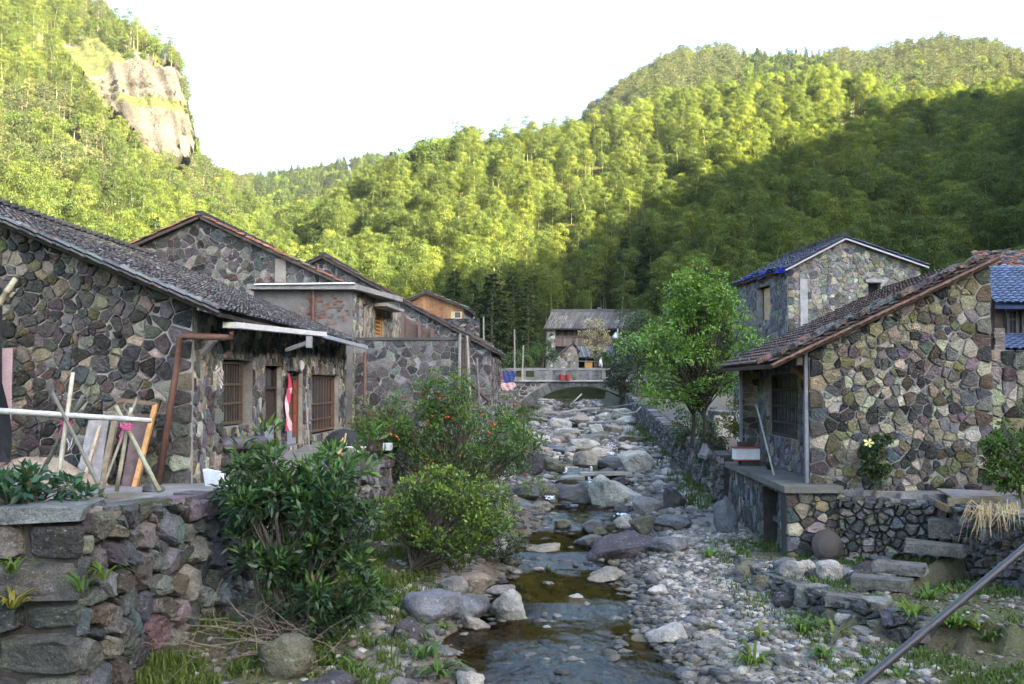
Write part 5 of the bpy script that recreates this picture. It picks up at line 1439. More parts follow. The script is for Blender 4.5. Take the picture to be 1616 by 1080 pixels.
WFE = Wall((f0.x - 0.3, DF - 0.3), (f0.x + 0.85, DF - 0.3)); pcs = Pieces('stone', M['stone'], 60); wb = MB()
masonry(pcs, wb, WFE, [(0, zbF - 1), (1.15, zbF - 1), (1.15, zE), (0, zE)], 0.45, PAL_PALE, relief=0.05, gap=0.022, thick=6, cut=False); pcs.finish(hf, 15); wb.build('end_wall', M['mortar'], hf)
m = MB(); m.hexa([(f1.x + 0.01, DF - 0.2, zbF - 1), (f1.x + 0.3, DF - 0.2, zbF - 1), (f1.x + 1.2, DF + 7.5, zbF - 1), (f1.x + 0.9, DF + 7.5, zbF - 1), (f1.x + 0.01, DF - 0.2, zE), (f1.x + 0.3, DF - 0.2, zE), (f1.x + 1.2, DF + 7.5, zE), (f1.x + 0.9, DF + 7.5, zE)], (0.42, 0.38, 0.3)); m.add([(f1.x + 0.3, DF - 0.2, zE), (f1.x + 1.2, DF + 7.5, zE), (xr2 - 0.2, DF + 3.6, zR - 0.1)], [(0, 1, 2)], (0.42, 0.38, 0.3)); m.build('gable_wall', M['mortar'], hf)
# small sheds before it
sh, wsh, _ = gable('stone_shed', 'little pale stone shed with curved grey roof before the far timber house', 112.0, (905, 541), (874, 568), (913, 553), P(890, 590, 112).z, 5, PAL_PALE, 0.4, tiles=TILE_GREY, over=0.3, quoins=False, cut=False, cat='shed')
ls = thing('lean_to_shed', 'open lean-to with pale tiled roof on thin posts between shed and lamp post', 'shed', V2(P(937, 580, 116)) + (P(937, 590, 116).z,))
za, zb_ = P(937, 564, 114).z, P(937, 548, 119).z
xA, xB = P(901, 564, 114).x, P(976, 564, 114).x
m = MB(); slab(m, [(xA, 114, za), (xB, 114, za), (xB, 119, zb_), (xA + 1, 119, zb_)], (0, -0.3, 0.95), 0.12, (0.13, 0.12, 0.115)); m.build('roof', M['wood'], ls)
tp = Pieces('tile_row', M['tile'], 60)
for k in range(26):
    q = MB(); x0_ = lerp(xA, xB, k / 26); q.hexa([(x0_, 113.9, za + .005), (x0_ + 0.14, 113.9, za + .005), (x0_ + 0.14, 119, zb_ + .005), (x0_, 119, zb_ + .005), (x0_, 113.9, za + .1), (x0_ + 0.14, 113.9, za + .1), (x0_ + 0.14, 119, zb_ + .1), (x0_, 119, zb_ + .1)]); tp.add(q.v, q.f, pick(TILE_GREY, 0.3))
tp.finish(ls, 6)
for xx in (905, 925, 950, 972):
    m = MB(); m.tube([P(xx, 592, 114.4), P(xx, 565, 114.4)], 0.09, 5, (0.15, 0.12, 0.1)); m.build('post', M['wood'], ls)
m = MB(); m.beam(P(903, 570, 114.3), P(974, 571, 114.3), 0.1, 0.1, (0.3, 0.29, 0.28)); m.build('rail', M['wood'], ls)
m = MB(); m.box(xA, xB, 118.5, 119, P(937, 592, 118).z, zb_ - 0.1, (0.05, 0.045, 0.04)); m.build('back_wall', M['wood'], ls)
# ================================================================== dry stone retaining walls
def retaining(name, label, pts, ztop, zbot, size, pal, relief=0.08, gap=0.03, stretch=0.85, limit=298, minpx=60, thick=0.5, quoins=(), qh=0.4, qw=0.7, face=None, cut=True, batter=0.0, mat='drystone', coping=None):
    """wall along a polyline of (x, y); ztop / zbot are functions of (x, y)"""
    mx, my = np.mean([p[0] for p in pts]), np.mean([p[1] for p in pts])
    root = thing(name, label, 'wall', (mx, my, min(zbot(*p) for p in pts)))
    pcs = Pieces('stone', M[mat], limit); wb = MB()
    for i in range(len(pts) - 1):
        W = Wall(pts[i], pts[i + 1], face)
        a, b = pts[i], pts[i + 1]
        poly = [(0, zbot(*a)), (W.L, zbot(*b)), (W.L, ztop(*b)), (0, ztop(*a))]
        q_ = tuple(W.L * t for (k, t) in quoins if k == i)
        core(wb, W, poly, thick, (), (0.05, 0.047, 0.043), d1=-0.05)
        for ring in cells(poly, size, stretch, gap * 0.6, (), q_, qh=qh, qw=qw, vary=0.8):
            s = stone_shape(W, ring, relief, cut=cut, bevel=0.8, d0=-0.03, round_=0.17, rough_=0.5)
            if s: pcs.add(s[0], s[1], pick(pal))
        n_ = int(W.L / (size * 1.1))
        for k in range(n_):                                   # the loose top course
            u = (k + 0.5) * W.L / n_; z_ = lerp(ztop(*a), ztop(*b), u / W.L)
            mb = MB(); w_ = size * random.uniform(0.4, 0.6); h_ = size * random.uniform(0.1, 0.3)
            p8 = [W.pt(u + sx * w_ * random.uniform(.8, 1.05), z_ + zz * (1 if zz < 0 else random.uniform(.6, 1)), dd * random.uniform(.7, 1.1)) for zz in (-0.06, h_) for sx, dd in ((-1, 0.02), (1, 0.02), (1, -0.4), (-1, -0.4))]
            mb.hexa(p8); pcs.add(mb.v, mb.f, pick(pal))
    pcs.finish(root, minpx)
    wb.build('wall_core', M['darkgap'], root)
    return root
# the big foreground wall: dressed quoins at the near corner, rough work beyond
wA, wB, wC = (-9.0, 11.35), (-4.93, 11.5), (-4.12, 15.6)
retaining('retaining_wall', 'big foreground dry stone terrace wall with heavy dark corner blocks below the bamboo rack', [wB, wC], lambda x, y: float(zl(y)) - 0.02 if y > 12 else -1.5, lambda x, y: -4.6, 0.34, PAL_RIVER + PAL_DARK, relief=0.11, gap=0.02, stretch=1.1, minpx=90, thick=0.6)
qc = thing('corner_pier', 'squared stack of long dark stone blocks at the near end of the foreground wall', 'wall', (-6.5, 11.5, -4.6))
WQ = Wall(wA, wB); pcs = Pieces('stone_block', M['drystone'], 200); wb = MB()
core(wb, WQ, [(0, -4.6), (WQ.L, -4.6), (WQ.L, -1.56), (0, -1.56)], 0.6, (), (0.05, 0.047, 0.043), d1=-0.05)
z_ = -4.6; r = 0
while z_ < -1.8:
    h_ = random.uniform(0.34, 0.5); u = WQ.L + 0.06
    if z_ + h_ > -1.72: h_ = -1.58 - z_
    first = True
    while u > 0.2:
        w_ = random.uniform(0.5, 1.25) if not first else (1.05 if r % 2 else 0.7)
        ring = [(u - w_ + 0.02, z_ + random.uniform(0.0, .05)), (u - 0.02, z_ + random.uniform(0.0, .05)), (u - random.uniform(0.01, 0.05), z_ + h_ - random.uniform(0.01, .05)), (u - w_ + random.uniform(0.01, 0.06), z_ + h_ - random.uniform(0.01, .06))]
        s = stone_shape(WQ, ring, 0.13, bevel=0.88, d0=-0.03, round_=0.12, rough_=0.5)
        pcs.add(s[0], s[1], pick(PAL_DARK, 0.3)); first = False; u -= w_
    z_ += h_; r += 1
for k, (u0, u1, dz) in enumerate(((3.1, 4.12, 0.17), (2.1, 3.05, 0.1), (1.1, 2.05, 0.12), (0.1, 1.0, 0.1))):
    mb = MB(); p8 = [WQ.pt(u + random.uniform(-.03, .03), z + random.uniform(-.035, .035), d + random.uniform(-.06, .04)) for z in (-1.6, -1.58 + dz) for u, d in ((u0, 0.12), (u1, 0.12), (u1, -0.6), (u0, -0.6))]
    mb.hexa(p8); pcs.add(mb.v, mb.f, jit((0.19, 0.2, 0.2) if k == 0 else (0.16, 0.165, 0.165), 0.1))
pcs.finish(qc, 60); wb.build('wall_core', M['darkgap'], qc)
retaining('retaining_wall', 'low terrace wall half hidden behind the shrubs below the house door', [wC, (-2.95, 22), (-2.45, 30), (-1.75, 34)], lambda x, y: float(zl(y)) - 0.02, lambda x, y: rnear(x + 0.8, y) - 0.4, 0.34, PAL_RIVER + PAL_GREY, relief=0.1, gap=0.03, limit=150)
retaining('retaining_wall', 'old bank wall under the garden running up to the arch bridge', [(-1.75, 34.1), (-0.7, 50), (0.4, 68)], lambda x, y: float(zl(y)) - 0.02, lambda x, y: rnear(x + 0.8, y) - 0.4, 0.4, PAL_GREY, relief=0.1, gap=0.04, limit=120, cut=False)
retaining('retaining_wall', 'high dry stone bank wall of thin stones curving upstream below the light green tree', [(5.5, 26.2), (5.6, 30), (6.05, 40), (7.05, 55), (7.6, 68)], lambda x, y: float(zr(y)) + 0.02, lambda x, y: rnear(x - 0.8, y) - 0.4, 0.25, PAL_GREY + PAL_RIVER, relief=0.08, gap=0.025, limit=298, minpx=35, stretch=0.9)
retaining('retaining_wall', 'rounded cobble retaining wall with grass on top in front of the right house', [(6.36, 19.45), (8.25, 18.72)], lambda x, y: -2.28, lambda x, y: -4.0, 0.19, PAL_RIVER, relief=0.1, gap=0.025, minpx=40, stretch=0.85)
retaining('retaining_wall', 'rounded cobble wall with dry straw hanging over it beside the stone steps', [(7.9, 17.9), (8.7, 13.4)], lambda x, y: -2.2, lambda x, y: -4.2, 0.21, PAL_RIVER, relief=0.12, gap=0.025, minpx=50, face=(-20, 14), stretch=0.9)
retaining('retaining_wall', 'short stepped cobble wall end beside the top stone step', [(8.3, 18.75), (8.55, 18.3), (7.95, 18.0)], lambda x, y: -2.32, lambda x, y: -4.1, 0.2, PAL_RIVER, relief=0.1, gap=0.025, limit=120, face=(-20, 19))

retaining('retaining_wall', 'knee-high cobble edge of the beaten path ledge above the gravel', [(4.4, 19.5), (4.52, 17.6), (4.86, 15.4), (5.7, 13.8)], lambda x, y: float(np.interp(y, [13, 15.4, 16.6, 19.6], [-3.28, -3.28, -3.42, -3.45])), lambda x, y: -4.2, 0.22, PAL_RIVER + PAL_DARK, relief=0.11, gap=0.02, limit=120, minpx=50, face=(-10, 12), stretch=0.8)
# ================================================================== stones
def rock_mesh(seed, sub=2, flat=0.0):
    rng_ = random.Random(seed)
    import bmesh
    bm = bmesh.new(); bmesh.ops.create_icosphere(bm, subdivisions=sub, radius=1.0)
    planes = []
    for _ in range(rng_.randint(14, 22)):
        n = Vector((rng_.gauss(0, 1), rng_.gauss(0, 1), rng_.gauss(0, 0.9))).normalized(); planes.append((n, rng_.uniform(0.58, 0.86)))
    if flat: planes.append((Vector((rng_.uniform(-.15, .15), rng_.uniform(-.15, .15), 1)).normalized(), 1 - flat))
    ph = [rng_.uniform(0, 6) for _ in range(6)]
    for v in bm.verts:
        c = v.co.copy()
        for n, d in planes:
            t = c.dot(n)
            if t > d: c -= n * (t - d) * 0.97
        c *= 1 + 0.03 * math.sin(c.x * 4 + ph[0]) + 0.03 * math.sin(c.y * 5 + ph[1]) + 0.03 * math.sin(c.z * 5 + ph[2] + c.x * 3)
        if sub > 2:
            from mathutils import noise as mn
            q = c * 1.7 + Vector((seed * 3.1, 0, 0)); c *= 1 + 0.13 * mn.fractal(q, 0.8, 2.1, 4) - 0.07 * abs(mn.noise(q * 2.6)) + 0.025 * mn.noise(q * 7)
        v.co = c
    me = bpy.data.meshes.new('boulder'); bm.to_mesh(me); bm.free()
    me.polygons.foreach_set('use_smooth', np.ones(len(me.polygons), dtype=bool))
    return me
def coloured(me, c, mat):
    m2 = me.copy(); set_cols(m2, [(*c, 1)] * len(m2.vertices)); m2.materials.append(mat); return m2
ROCKS = [rock_mesh(i, 4) for i in range(8)]
FLATS = [rock_mesh(50 + i, 4, 0.45) for i in range(6)]
SMALL = [rock_mesh(80 + i, 2) for i in range(8)]
TONES = {'pale': (0.40, 0.375, 0.33), 'grey': (0.21, 0.2, 0.185), 'dark': (0.055, 0.052, 0.05), 'purple': (0.075, 0.064, 0.072), 'blue-grey': (0.165, 0.168, 0.18), 'mossy': (0.13, 0.125, 0.085), 'tan': (0.27, 0.235, 0.185)}
def put_rock(p, w, h, tone, label, group=None, flat=False, small=None, depth=0.85, tilt=0.15, name='boulder', protos=None):
    me = random.choice(protos or (FLATS if flat else (SMALL if small else ROCKS)))
    me = coloured(me, jit(TONES[tone], 0.12), M['wetrock'] if tone == 'dark' else M['rock'])
    o = bpy.data.objects.new(name, me)
    o.location = p; o.scale = (w / 1.68, w * depth / 1.68, h / 1.5)
    o.rotation_euler = (random.uniform(-tilt, tilt), random.uniform(-tilt, tilt), random.uniform(-0.5, 0.5))
    COL.objects.link(o)
    tag(o, label, 'boulder' if name == 'boulder' else 'stone', group)
    placed.append((p.x, p.y, w / 2))
    return o
placed = []
KEY = [  # centre column, base row, width, height in the picture, tone, flat, label
    (995, 886, 132, 36, 'purple', 1, 'long flat-topped purple-black boulder, biggest dark rock at the pool'),
    (932, 872, 46, 20, 'dark', 0, 'small dark rock tucked against the upstream end of the purple-black boulder'),
    (968, 809, 70, 46, 'pale', 0, 'big rounded pale boulder in midstream below the plank crossing'),
    (903, 800, 62, 32, 'dark', 0, 'dark rounded boulder just beside the big pale one in midstream'),
    (1021, 816, 52, 32, 'grey', 1, 'grey tilted slab rock leaning toward the bank beside the big pale boulder'),
    (1064, 806, 30, 32, 'dark', 0, 'black wet rock at the foot of the curving bank wall'),
    (862, 880, 55, 20, 'tan', 1, 'flat tan rock parting the riffle above the dark pool'),
    (802, 990, 62, 50, 'pale', 0, 'pale pointed triangular boulder at the pool edge'),
    (738, 982, 88, 40, 'blue-grey', 1, 'broad pale sloping slab beside the pointed triangular boulder'),
    (685, 986, 95, 50, 'blue-grey', 1, 'dark blue-grey slab leaning on the grassy bank'),
    (645, 1020, 55, 36, 'purple', 0, 'dark purple rock set in the grassy left bank'),
    (748, 1000, 40, 22, 'tan', 0, 'tan rock at the water below the sloping slab'),
    (792, 942, 46, 18, 'grey', 1, 'grey flat rock behind the pointed triangular boulder'),
    (748, 932, 62, 26, 'tan', 1, 'tan slab stepping down the bank behind the blue-grey slabs'),
    (715, 940, 44, 22, 'grey', 0, 'grey rock on the bank under the light green shrub'),
    (1060, 1018, 66, 28, 'pale', 1, 'pale low rounded rock on the gravel at the near water edge'),
    (912, 958, 36, 14, 'pale', 0, 'small pale rock alone in the middle of the pool'),
    (962, 918, 62, 17, 'tan', 1, 'long flat pale rock touching the gravel beach'),
    (880, 986, 16, 16, 'grey', 0, 'small upright grey stone in the near riffle'),
    (785, 872, 38, 26, 'pale', 0, 'pale rounded rock on the left shore under the shrub'),
    (770, 890, 40, 20, 'mossy', 0, 'mossy rock on the left shore beneath the leaning shrub'),
    (740, 880, 48, 32, 'dark', 0, 'dark shaded rock in under the light green shrub'),
    (925, 746, 46, 30, 'tan', 0, 'brown squared boulder right behind the plank crossing'),
    (1004, 748, 56, 28, 'pale', 0, 'pale smooth boulder behind the far end of the plank crossing'),
    (968, 745, 44, 20, 'dark', 0, 'dark wet flat boulder between the two pale ones behind the plank'),
    (918, 716, 52, 22, 'pale', 1, 'wide pale slab two boulders upstream of the plank'),
    (935, 703, 50, 18, 'grey', 1, 'long grey slab beside the small white cascade'),
    (915, 674, 40, 18, 'tan', 0, 'large brown boulder in the bed below the fallen branch'),
    (968, 686, 34, 16, 'tan', 0, 'square tan boulder upstream near the bank wall'),
    (945, 690, 26, 16, 'pale', 0, 'pale block midstream above the small white cascade'),
    (895, 690, 40, 14, 'pale', 1, 'flat pale rock in the upper bed under the bridge view'),
    (1062, 875, 70, 26, 'blue-grey', 1, 'flat blue-grey slab on the right shore below the cobbled bank'),
    (1068, 838, 66, 22, 'blue-grey', 1, 'greenish blue slab at the water by the foot of the bank wall'),
    (1022, 846, 52, 24, 'mossy', 0, 'olive boulder on the far side of the purple-black boulder'),
    (985, 838, 28, 18, 'pale', 0, 'small pale rock just upstream of the purple-black boulder'),
    (942, 848, 44, 20, 'dark', 0, 'dark cleft rock in the riffle upstream of the purple-black boulder'),
    (1146, 850, 34, 55, 'blue-grey', 0, 'tall smooth grey boulder standing against the plinth wall'),
    (830, 790, 40, 22, 'dark', 0, 'dark rock on the left side under the flowering shrub'),
    (862, 792, 40, 26, 'mossy', 0, 'mossy leaning rock on the left bank by the pool inlet'),
    (835, 752, 44, 30, 'purple', 0, 'purple-grey rounded boulder beside the near end of the plank'),
    (870, 748, 34, 22, 'mossy', 0, 'olive boulder just behind the near end of the plank'),
    (1240, 905, 34, 18, 'blue-grey', 0, 'blue-grey rock lying on the path ledge below the plinth'),
    (1330, 920, 40, 24, 'blue-grey', 0, 'large blue-grey rock below the rusty disc'),
    (1355, 925, 28, 22, 'pale', 0, 'pale round cobble below the stone steps'),
    (1278, 945, 26, 20, 'blue-grey', 0, 'grey-blue rounded stone at the end of the path ledge'),
    (1337, 995, 32, 24, 'pale', 0, 'pale speckled round boulder in the grass below the steps'),
    (1390, 960, 50, 16, 'grey', 1, 'long grey flat rock at the foot of the stone steps'),
    (1325, 955, 44, 14, 'blue-grey', 1, 'dark blue flagstone at the bottom of the stone steps'),
    (1360, 1006, 42, 14, 'grey', 1, 'light flat stone in the grass near the dark pipe'),
    (1430, 992, 20, 18, 'pale', 0, 'small pale block beside the ferns near the dark pipe'),
    (448, 1072, 90, 50, 'mossy', 0, 'mossy dark boulder below the dry twigs'),
    (520, 1090, 90, 22, 'purple', 1, 'flat purple stone at the very bottom by the grassy bank'),
    (740, 1090, 44, 26, 'pale', 0, 'pale rounded rock at the near water edge below the strap-leaved plants'),
]
for cx, br, w, h, tone, flat, label in KEY:
    g = ground_hit(cx, br - h * 0.12)
    s = g.y / F
    W_, H_ = w * s, h * s
    p = Vector((g.x, g.y + W_ * 0.15, g.z + H_ * 0.36))
    put_rock(p, W_ * 1.02, H_ * 1.25, tone, label, None, flat)
# the many lesser stones of the bed
rr = random.Random(21)
REG = [(44, 72, 'stone in the crowded upper bed near the arch bridge', 0.4, 1.15, 85), (34.5, 44, 'stone in the boulder bed above the plank crossing', 0.3, 0.9, 48), (26, 34, 'stone beside the water around the big pale boulder', 0.18, 0.55, 40), (19.5, 26, 'stone at the riffle near the purple-black boulder', 0.13, 0.42, 32), (11.5, 19.5, 'stone at the margin of the near pool', 0.1, 0.36, 34)]
for y0, y1, words, s0, s1, cnt in REG:
    n_ = 0; tries = 0
    while n_ < cnt and tries < 4000:
        tries += 1
        y_ = rr.uniform(y0, y1); xc_, zb_, hw_ = (float(v) for v in stream(y_))
        wdt = 2.6 if y_ > 34 else (2.4 if y_ > 26 else 2.1)
        t = rr.uniform(-1, 1) * (hw_ + (wdt - 1.2))
        if y_ < 26 and abs(t) < hw_ * 0.8 and rr.random() < 0.8: continue
        x_ = xc_ + t
        s = s0 + (s1 - s0) * rr.random() ** 1.8
        if any((x_ - a) ** 2 + (y_ - b) ** 2 < (s * 0.5 + c * 0.75) ** 2 for a, b, c in placed): continue
        z_ = rnear(x_, y_)
        tone = rr.choice(['pale', 'pale', 'tan', 'grey', 'grey', 'blue-grey', 'purple', 'dark', 'mossy'] if y_ < 34 else ['pale', 'pale', 'pale', 'tan', 'tan', 'grey', 'dark', 'mossy'])
        h_ = s * rr.uniform(0.42, 0.75)
        put_rock(Vector((x_, y_, max(z_, float(zb_) - 0.1) + h_ * 0.2)), s * rr.uniform(0.9, 1.5), h_, tone, '%s %s' % (tone, words), '%s stones, %s' % (tone, words.split(' ', 2)[2]), rr.random() < 0.4, s < 0.3, name='stone'); n_ += 1
# gravel: nobody could count it
def scatter_pebbles(n, fn, smin, smax, name, label, mat, zfn=None):
    ico = rock_mesh(500, 1); bv = np.array([v.co[:] for v in ico.vertices]); bf = np.array([p.vertices[:] for p in ico.polygons])
    x_, y_ = fn(n); n = len(x_)
    s = smin + (smax - smin) * RNG.random(n) ** 3
    a = RNG.uniform(0, 6.28, n); ca, sa = np.cos(a)[:, None], np.sin(a)[:, None]
    sx, sy, sz = s * RNG.uniform(0.8, 1.5, n), s * RNG.uniform(0.6, 1.0, n), s * RNG.uniform(0.3, 0.6, n)
    bvx, bvy, bvz = bv[None, :, 0] * sx[:, None], bv[None, :, 1] * sy[:, None], bv[None, :, 2] * sz[:, None]
    bvx = bvx * (1 + RNG.uniform(-.2, .2, bvx.shape)); bvz = bvz * (1 + RNG.uniform(-.25, .25, bvz.shape))
    Z = zfn(x_, y_) if zfn else h_near(x_, y_)
    Vv = np.stack([x_[:, None] + bvx * ca - bvy * sa, y_[:, None] + bvx * sa + bvy * ca, Z[:, None] + bvz + 0.15 * sz[:, None]], -1).reshape(-1, 3)
    Ff = (bf[None] + (np.arange(n) * len(bv))[:, None, None]).reshape(-1, 3)
    base = np.array([TONES[k] for k in ('pale', 'tan', 'grey', 'blue-grey', 'pale', 'pale')])[RNG.integers(0, 6, n)] * RNG.uniform(0.6, 1.25, (n, 1))
    xc_, zb_, hw_ = stream(y_); wet = 1 - sstep(0.0, 0.4, np.abs(x_ - xc_) - hw_ + 0.25 * (vnoise(x_ * 2, y_ * 2) - 0.5))
    base = base * (1 - 0.5 * wet * (y_ < 30))[:, None]
    me = quad_mesh(name, Vv, Ff, np.repeat(base, len(bv), 0))
    o = link_mesh(name, me, mat); tag(o, label, None, None, 'stuff')
def reg_gravel(n):
    y_ = 10.5 + 13 * RNG.random(n) ** 0.9; xc_, zb_, hw_ = stream(y_)
    x_ = xc_ + hw_ * 0.75 + RNG.random(n) ** 1.3 * (3.2 - 0.05 * (y_ - 10))
    k_ = ~inside(TR, x_, y_) & (x_ < 5.3) & (RNG.random(n) < 0.25 + 0.9 * vnoise(x_ * 1.1 + 5, y_ * 0.9) - 0.25 * sstep(1.4, 2.8, x_ - xc_ - hw_))
    return x_[k_], y_[k_]
scatter_pebbles(12000, reg_gravel, 0.018, 0.15, 'gravel', 'pale gravel beach along the right side of the stream', M['rock'])
def reg_bed(n):
    y_ = 10.5 + 62 * RNG.random(n) ** 1.2; xc_, zb_, hw_ = stream(y_)
    x_ = xc_ + RNG.uniform(-1, 1, n) * (hw_ + 0.8 + 0.8 * (y_ > 25))
    return x_, y_
scatter_pebbles(8000, reg_bed, 0.03, 0.24, 'cobbles', 'cobbles strewn over the stream bed', M['rock'])
def reg_riffle(n):
    y_ = np.array([14.0, 14.9, 17.0, 21.0, 21.6, 25.6, 26.6])[RNG.integers(0, 7, n)] + RNG.normal(size=n) * 0.35; xc_, zb_, hw_ = stream(y_)
    return xc_ + RNG.uniform(-1, 1, n) * hw_, y_
scatter_pebbles(330, reg_riffle, 0.03, 0.2, 'cobbles', 'stones breaking the surface at the riffles', M['rock'], lambda x, y: np.interp(y, wy, step_z[:, 0]) + 0.0)
def reg_upper(n):
    y_ = 25.5 + 60 * RNG.random(n) ** 1.05; xc_, zb_, hw_ = stream(y_)
    x_ = xc_ + RNG.uniform(-1, 1, n) * (hw_ + 1.1)
    return x_, y_
scatter_pebbles(3800, reg_upper, 0.08, 0.34, 'cobbles', 'jumbled stones between the boulders of the upper stream', M['rock'])
def reg_left(n):
    y_ = 11.5 + 14 * RNG.random(n); xc_, zb_, hw_ = stream(y_)
    x_ = xc_ - hw_ - RNG.random(n) ** 1.4 * 2.8
    k_ = ~inside(TL, x_, y_)
    return x_[k_], y_[k_]
scatter_pebbles(2200, reg_left, 0.02, 0.13, 'bank_stones', 'small stones among the grass of the left bank', M['rock'])
def reg_right(n):
    y_ = 11 + 8 * RNG.random(n); x_ = 3.2 + 4.6 * RNG.random(n)
    k_ = ~inside(TR, x_, y_)
    return x_[k_], y_[k_]
scatter_pebbles(1500, reg_right, 0.02, 0.12, 'bank_stones', 'small stones among the grass below the stone steps', M['rock'])

# plank crossing, on its low pier
pk = thing('plank_crossing', 'narrow grey plank crossing on a low mortared stone pier over the stream', 'footbridge', V2(ground_hit(900, 765)) + (-3.2,))
a_, b_ = P(915, 748, 33.4), P(998, 747, 33.6)
m = MB(); m.beam(a_, b_, 0.42, 0.1, (0.3, 0.28, 0.25)); m.build('plank', M['concrete'], pk)
a_, b_ = P(838, 756, 32.9), P(918, 751, 33.3)
m = MB(); m.beam(a_ - Vector((0, 0, 0.16)), b_ - Vector((0, 0, 0.16)), 0.8, 0.34, (0.24, 0.23, 0.2)); m.build('pier', M['concrete'], pk)
m = MB(); m.beam(P(985, 757, 33.6), P(1006, 757, 33.6), 0.6, 0.34, (0.2, 0.19, 0.18)); m.build('abutment', M['concrete'], pk)
# white water
fm = MB(); ico = rock_mesh(501, 1); icv = [v.co.copy() for v in ico.vertices]; icf = [tuple(p.vertices) for p in ico.polygons]
for (cx, cy, w_, h_) in ((963, 704, 16, 12), (966, 716, 24, 5), (933, 742, 4, 12), (893, 742, 5, 9), (930, 757, 3, 9), (1004, 796, 12, 9), (985, 813, 20, 3), (868, 786, 14, 5)):
    g = ground_hit(cx, cy + h_ / 2, 0.12); s = g.y / F
    for k in range(int(16 + w_ * 1.6)):
        t = random.random(); x_ = g.x + random.gauss(0, .3) * w_ * s; q = random.uniform(0.008, 0.03)
        c_ = Vector((x_, g.y + 0.25 * (t - .5), g.z + 0.01 + h_ * s * t * 0.9))
        fm.add([c_ + Vector((v.x * q * 1.6, v.y * q * 1.6, v.z * q * 0.6)) for v in icv], icf, (0.8, 0.8, 0.8))
o = fm.build('white_water', M['foam'], None, True); tag(o, 'white water of the small cascades between boulders', kind='stuff')

# ================================================================== arch bridge
DB = 70.0
br_ = thing('arch_bridge', 'old grey stone arch bridge with solid parapet across the stream', 'bridge', (P(905, 640, DB).x, DB + 1.5, -2.5))
zD, zPt = P(905, 600, DB).z, P(905, 581, DB).z
xL, xR = P(760, 600, DB).x, P(1075, 600, DB).x
xs0, xs1 = P(824, 640, DB).x, P(1012, 640, DB).x; zs = P(905, 652, DB).z; zc = P(905, 610, DB).z
half = (xs1 - xs0) / 2; rise = zc - zs; Rad = (half ** 2 + rise ** 2) / (2 * rise); cxa = (xs0 + xs1) / 2; cza = zc - Rad
amax = math.asin(half / Rad)
bw = 3.0; ar = Pieces('arch_stone', M['stone'], 60); nA = 22
for k in range(nA):
    a0, a1 = -amax + 2 * amax * k / nA, -amax + 2 * amax * (k + 0.93) / nA
    q = MB(); p = []
    for (y_) in (DB - 0.05, DB + bw):
        for (a, r_) in ((a0, Rad), (a1, Rad), (a1, Rad + 0.62), (a0, Rad + 0.62)): p.append((cxa + r_ * math.sin(a), y_, cza + r_ * math.cos(a)))
    q.hexa(p); ar.add(q.v, q.f, jit((0.15, 0.15, 0.145), 0.3))
ar.finish(br_, 5)
WBr = Wall((xL, DB), (xR, DB)); pcs = Pieces('stone', M['stone'], 200); wb = MB()
wbs = [MB(), MB()]
for k in range(26):                                   # spandrel strips above the ring
    u0, u1 = WBr.L * k / 26, WBr.L * (k + 1) / 26
    def lo(u):
        x_ = xL + u; d_ = abs(x_ - cxa)
        return cza + math.sqrt(max(0, (Rad + 0.63) ** 2 - d_ ** 2)) if d_ < (Rad + 0.6) * math.sin(amax) else -3.2
    l0, l1 = lo(u0 + 1e-3), lo(u1 - 1e-3)
    if abs(l0 - l1) > 1.2: l0 = l1 = max(l0, l1) if abs(xL + (u0 + u1) / 2 - cxa) < half else min(l0, l1)
    if max(l0, l1) > zD - 0.05: continue
    pl = [(u0, l0), (u1, l1), (u1, zD - 0.12), (u0, zD - 0.12)]
    (wbs[0] if xL + u0 < cxa else wbs[1]).hexa([WBr.pt(u0, l0, -bw), WBr.pt(u1, l1, -bw), WBr.pt(u1, l1, 0), WBr.pt(u0, l0, 0), WBr.pt(u0, zD - 0.12, -bw), WBr.pt(u1, zD - 0.12, -bw), WBr.pt(u1, zD - 0.12, 0), WBr.pt(u0, zD - 0.12, 0)])
for ring in cells([(0, -3.0), (WBr.L, -3.0), (WBr.L, zD - 0.12), (0, zD - 0.12)], 0.42, 0.6, 0.04):
    cu = sum(p[0] for p in ring) / len(ring); cv = min(p[1] for p in ring)
    if cv > lo(cu) + 0.02:
        s = stone_shape(WBr, ring, 0.05, cut=False); pcs.add(s[0], s[1], pick(PAL_GREY))
pcs.finish(br_, 15)
for sb in wbs: sb.build('spandrel', M['mortar'], br_)
m = MB(); m.box(xL, xR, DB - 0.22, DB + bw + 0.2, zD - 0.11, zD, (0.36, 0.35, 0.34)); m.build('deck', M['concrete'], br_)
